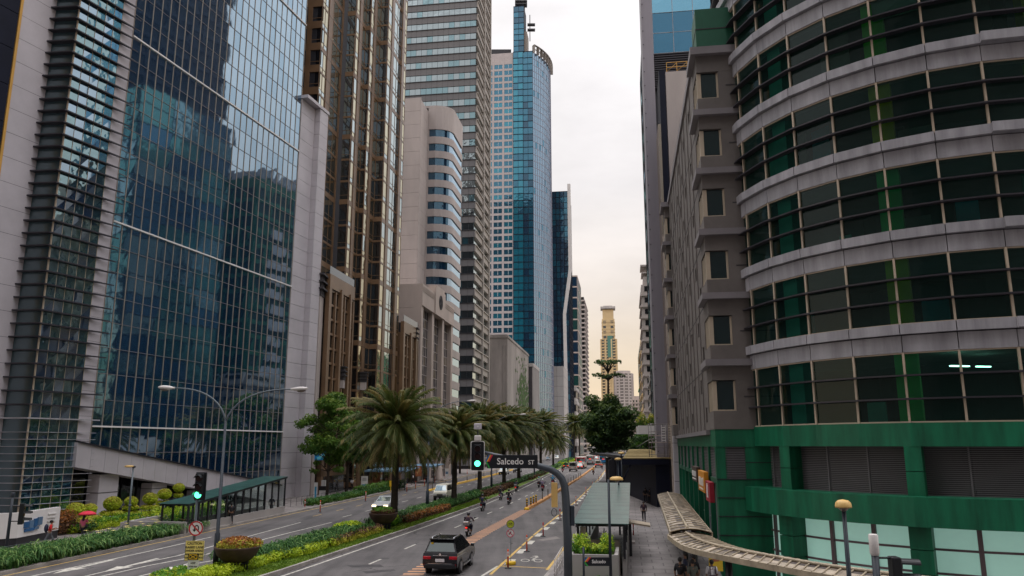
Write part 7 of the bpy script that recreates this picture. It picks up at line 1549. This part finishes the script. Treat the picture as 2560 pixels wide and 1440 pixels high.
for u, y, rz, s_, l_ in ((884, 117, .5, C_white, 'person in a white top behind the notice board'), (1035, 135, 1.5, C_white, 'person in white beneath the awnings'), (1068, 139, 2.5, C_navy, 'person in navy beneath the second awning'), (1086, 143, .2, C_white, 'person in pale shirt by the stone marker'), (688, 77.0, 0, C_navy, 'person in dark blue inside the far end of the left shelter'), (590, 68, .5, C_black, 'person in black inside the left shelter'), (999, 118, 1., C_navy, 'person in dark blue right of the largest palm trunk')):
    p = at(u, 1112, y); person(l_, p.x, y, rz, walk(.15), s_, C_black, sk=skin_d, fingers=False)
# ---------------------------------------------------------------- scooters and riders
def scooter(label, x, y, rz, paint, box=None, lit=True):
    r = thing('scooter', label, 'motor scooter', (x, y, 0), rz, 'scooters on the right carriageway')
    for y_ in (-.62, .64):
        m_ = MB(); T = Matrix.Rotation(math.pi / 2, 3, 'Y'); m_.lathe([(.17, -.055), (.26, -.055), (.29, 0), (.26, .055), (.17, .055)], 18, (0, y_, .29), 0, True, T); o = m_.build('wheel', tyre, r); m_ = MB(); m_.disc((0, y_, .29), .17, (1, 0, 0), 0, 14, .03); m_.build('rim', rim_m, o)
    b = MB(); sec = lambda y_, z0, z1, w_: [(-w_, y_, z0), (w_, y_, z0), (w_ * 1.05, y_, (z0 + z1) / 2), (w_ * .6, y_, z1), (-w_ * .6, y_, z1), (-w_ * 1.05, y_, (z0 + z1) / 2)]
    loft(b, [sec(-.95, .62, .74, .08), sec(-.7, .46, .78, .15), (sec(-.3, .32, .74, .17)), sec(0, .26, .5, .17), sec(.25, .26, .46, .17), sec(.38, .34, .8, .2), sec(.52, .5, .98, .16), sec(.62, .62, 1.0, .08)]); b.build('body', paint, r)
    b = MB(); loft(b, [sec(-.85, .74, .80, .12), sec(-.4, .73, .82, .16), sec(0, .70, .79, .12)]); b.build('seat', C_black, r)
    b = MB(); b.tube([(-.36, .36, 1.03), (-.2, .46, 1.02), (0, .5, .98), (.2, .46, 1.02), (.36, .36, 1.03)], .02, 6); b.tube([(0, .48, 1.0), (0, .64, .3)], .035, 6); b.build('handlebar', black, r)
    for s_ in (-1, 1): b = MB(); b.tube([(s_ * .26, .44, 1.02), (s_ * .38, .4, 1.24)], .01, 5); b.ball((s_ * .4, .39, 1.27), (.07, .02, .05)); b.build('mirror', black, r)
    b = MB(); b.cbox((0, -.95, .66), (.17, .1, .1)); b.build('tail_light', tail_on if lit else tail, r, bevel=.03); b = MB(); b.cbox((0, -.98, .48), (.2, .02, .13)); b.build('number_plate', plate_m, r); b = MB(); b.cbox((0, -.86, .42), (.17, .14, .3)); b.build('mudguard', black, r, bevel=.03)
    b = MB(); b.tube([(.19, -.2, .3), (.2, -.75, .36)], [.04, .06], 8); b.build('exhaust', chrome, r)
    if box: b = MB(); b.cbox((0, -.98, .98), (.42, .38, .3)); o = b.build('top_box', box, r, bevel=.05); b = MB(); b.cbox((0, -1.172, 1.06), (.36, .02, .07)); b.build('box_stripe', refl_w, o)
    return r
seat_J = dict(pelvis=(0, -.32, .88), chest=(0, -.22, 1.22), neck=(0, -.14, 1.43), head=(0, -.1, 1.58))
for s, x in (('l', -1), ('r', 1)): seat_J.update({'sh' + s: (x * .2, -.18, 1.35), 'el' + s: (x * .34, .06, 1.14), 'wr' + s: (x * .33, .3, 1.05), 'hip' + s: (x * .11, -.28, .84), 'kn' + s: (x * .24, .14, .74), 'an' + s: (x * .2, .04, .36), 'toe' + s: (x * .2, .2, .32)})
H_dark = car_paint('dark_helmet', (.015, .013, .018)); H_white = car_paint('white_helmet', (.6, .62, .66)); H_teal = car_paint('teal_helmet', (.05, .45, .42)); H_blue = car_paint('blue_helmet', (.02, .28, .55)); H_red = car_paint('red_helmet', (.4, .02, .03))
# one scooter and one rider are built in full, the rest are copies of all their parts in other colours
sc0 = scooter('scooter with a dark top box and bright tail light nearest the camera', 0, 0, 0, P_black, P_grey); sc1 = scooter('plain', 0, 0, 0, P_black, None, False)
rd0 = thing('person', 'rider', 'person', (0, 0, 0), 0, 'riders on the scooters'); human(rd0, seat_J, C_plum, C_navy, sleeve=.95, helmet=H_dark, fingers=True)
def recolour(root, table):
    for o in [root] + list(root.children_recursive):
        k = o.name.split('.')[0]
        if k in table and o.type == 'MESH': o.material_slots[0].link = 'OBJECT'; o.material_slots[0].material = table[k]
SCOOT = ((1166, 1342, 'near', C_plum, H_dark, P_black, 1, 'person in a plum jacket and dark helmet riding the nearest scooter', 'nearest scooter, with a dark top box and a bright tail light'),
 (1203, 1279, 'amber', C_navy, H_dark, P_black, 0, 'person in navy riding close to the grass edge, first beyond the nearest', 'scooter with a yellow rear, second from the camera by the grass edge'),
 (1249, 1251, 'x', C_black, H_dark, P_grey, 0, 'person in black riding left of the one with the red logo', 'grey scooter by the grass edge below the hanging signal'),
 (1270, 1262, 'x', C_black, H_dark, P_black, 0, 'person in black with a pale mark on the back', 'black scooter right of the grey one'),
 (1289, 1230, 'x', C_navy, H_dark, P_black, 1, 'person in navy riding with a white top box', 'scooter with a top box under the Salcedo ST board'),
 (1346, 1219, 'x', C_white, H_teal, P_black, 0, 'person in white with a teal helmet leftmost in the trio', 'scooter under the rider with the teal helmet'),
 (1355, 1228, 'x', C_lav, H_white, P_red, 0, 'person in lavender with a white helmet nearest in the trio', 'red scooter nearest the striped posts'),
 (1381, 1214, 'x', C_blue, H_blue, P_red, 0, 'person in a sky blue jacket rightmost in the trio', 'red scooter under the sky blue rider'),
 (1406, 1181, 'x', C_black, H_dark, P_red, 0, 'person in black riding left of the beige utility van', 'red scooter left of the beige utility van'),
 (1483, 1187, 'x', C_amber, H_dark, P_black, 0, 'person in an amber jacket alone in the bus lane', 'black scooter alone in the bus lane'),
 (1505, 1173, 'x', C_orange, H_dark, P_black, 0, 'person in an orange vest beside the jeepney', 'scooter right of the jeepney'))
for k, (u, v, _, jk, hm, pm, bx, lr_, ls_) in enumerate(SCOOT):
    p = G(u, v); yy_ = p.y + .8; xx_ = p.x + .12
    a = sc0 if k == 0 else copy_tree(sc0 if bx else sc1); a.location = (xx_, yy_, 0); a.rotation_euler.z = HEAD; a['label'] = ls_; recolour(a, {'body': pm})
    q = rd0 if k == 0 else copy_tree(rd0); q.location = (xx_, yy_, 0); q.rotation_euler.z = HEAD; q['label'] = lr_; recolour(q, {'shirt': jk, 'helmet': hm})
for o in list(sc1.children_recursive) + [sc1]: bpy.data.objects.remove(o)
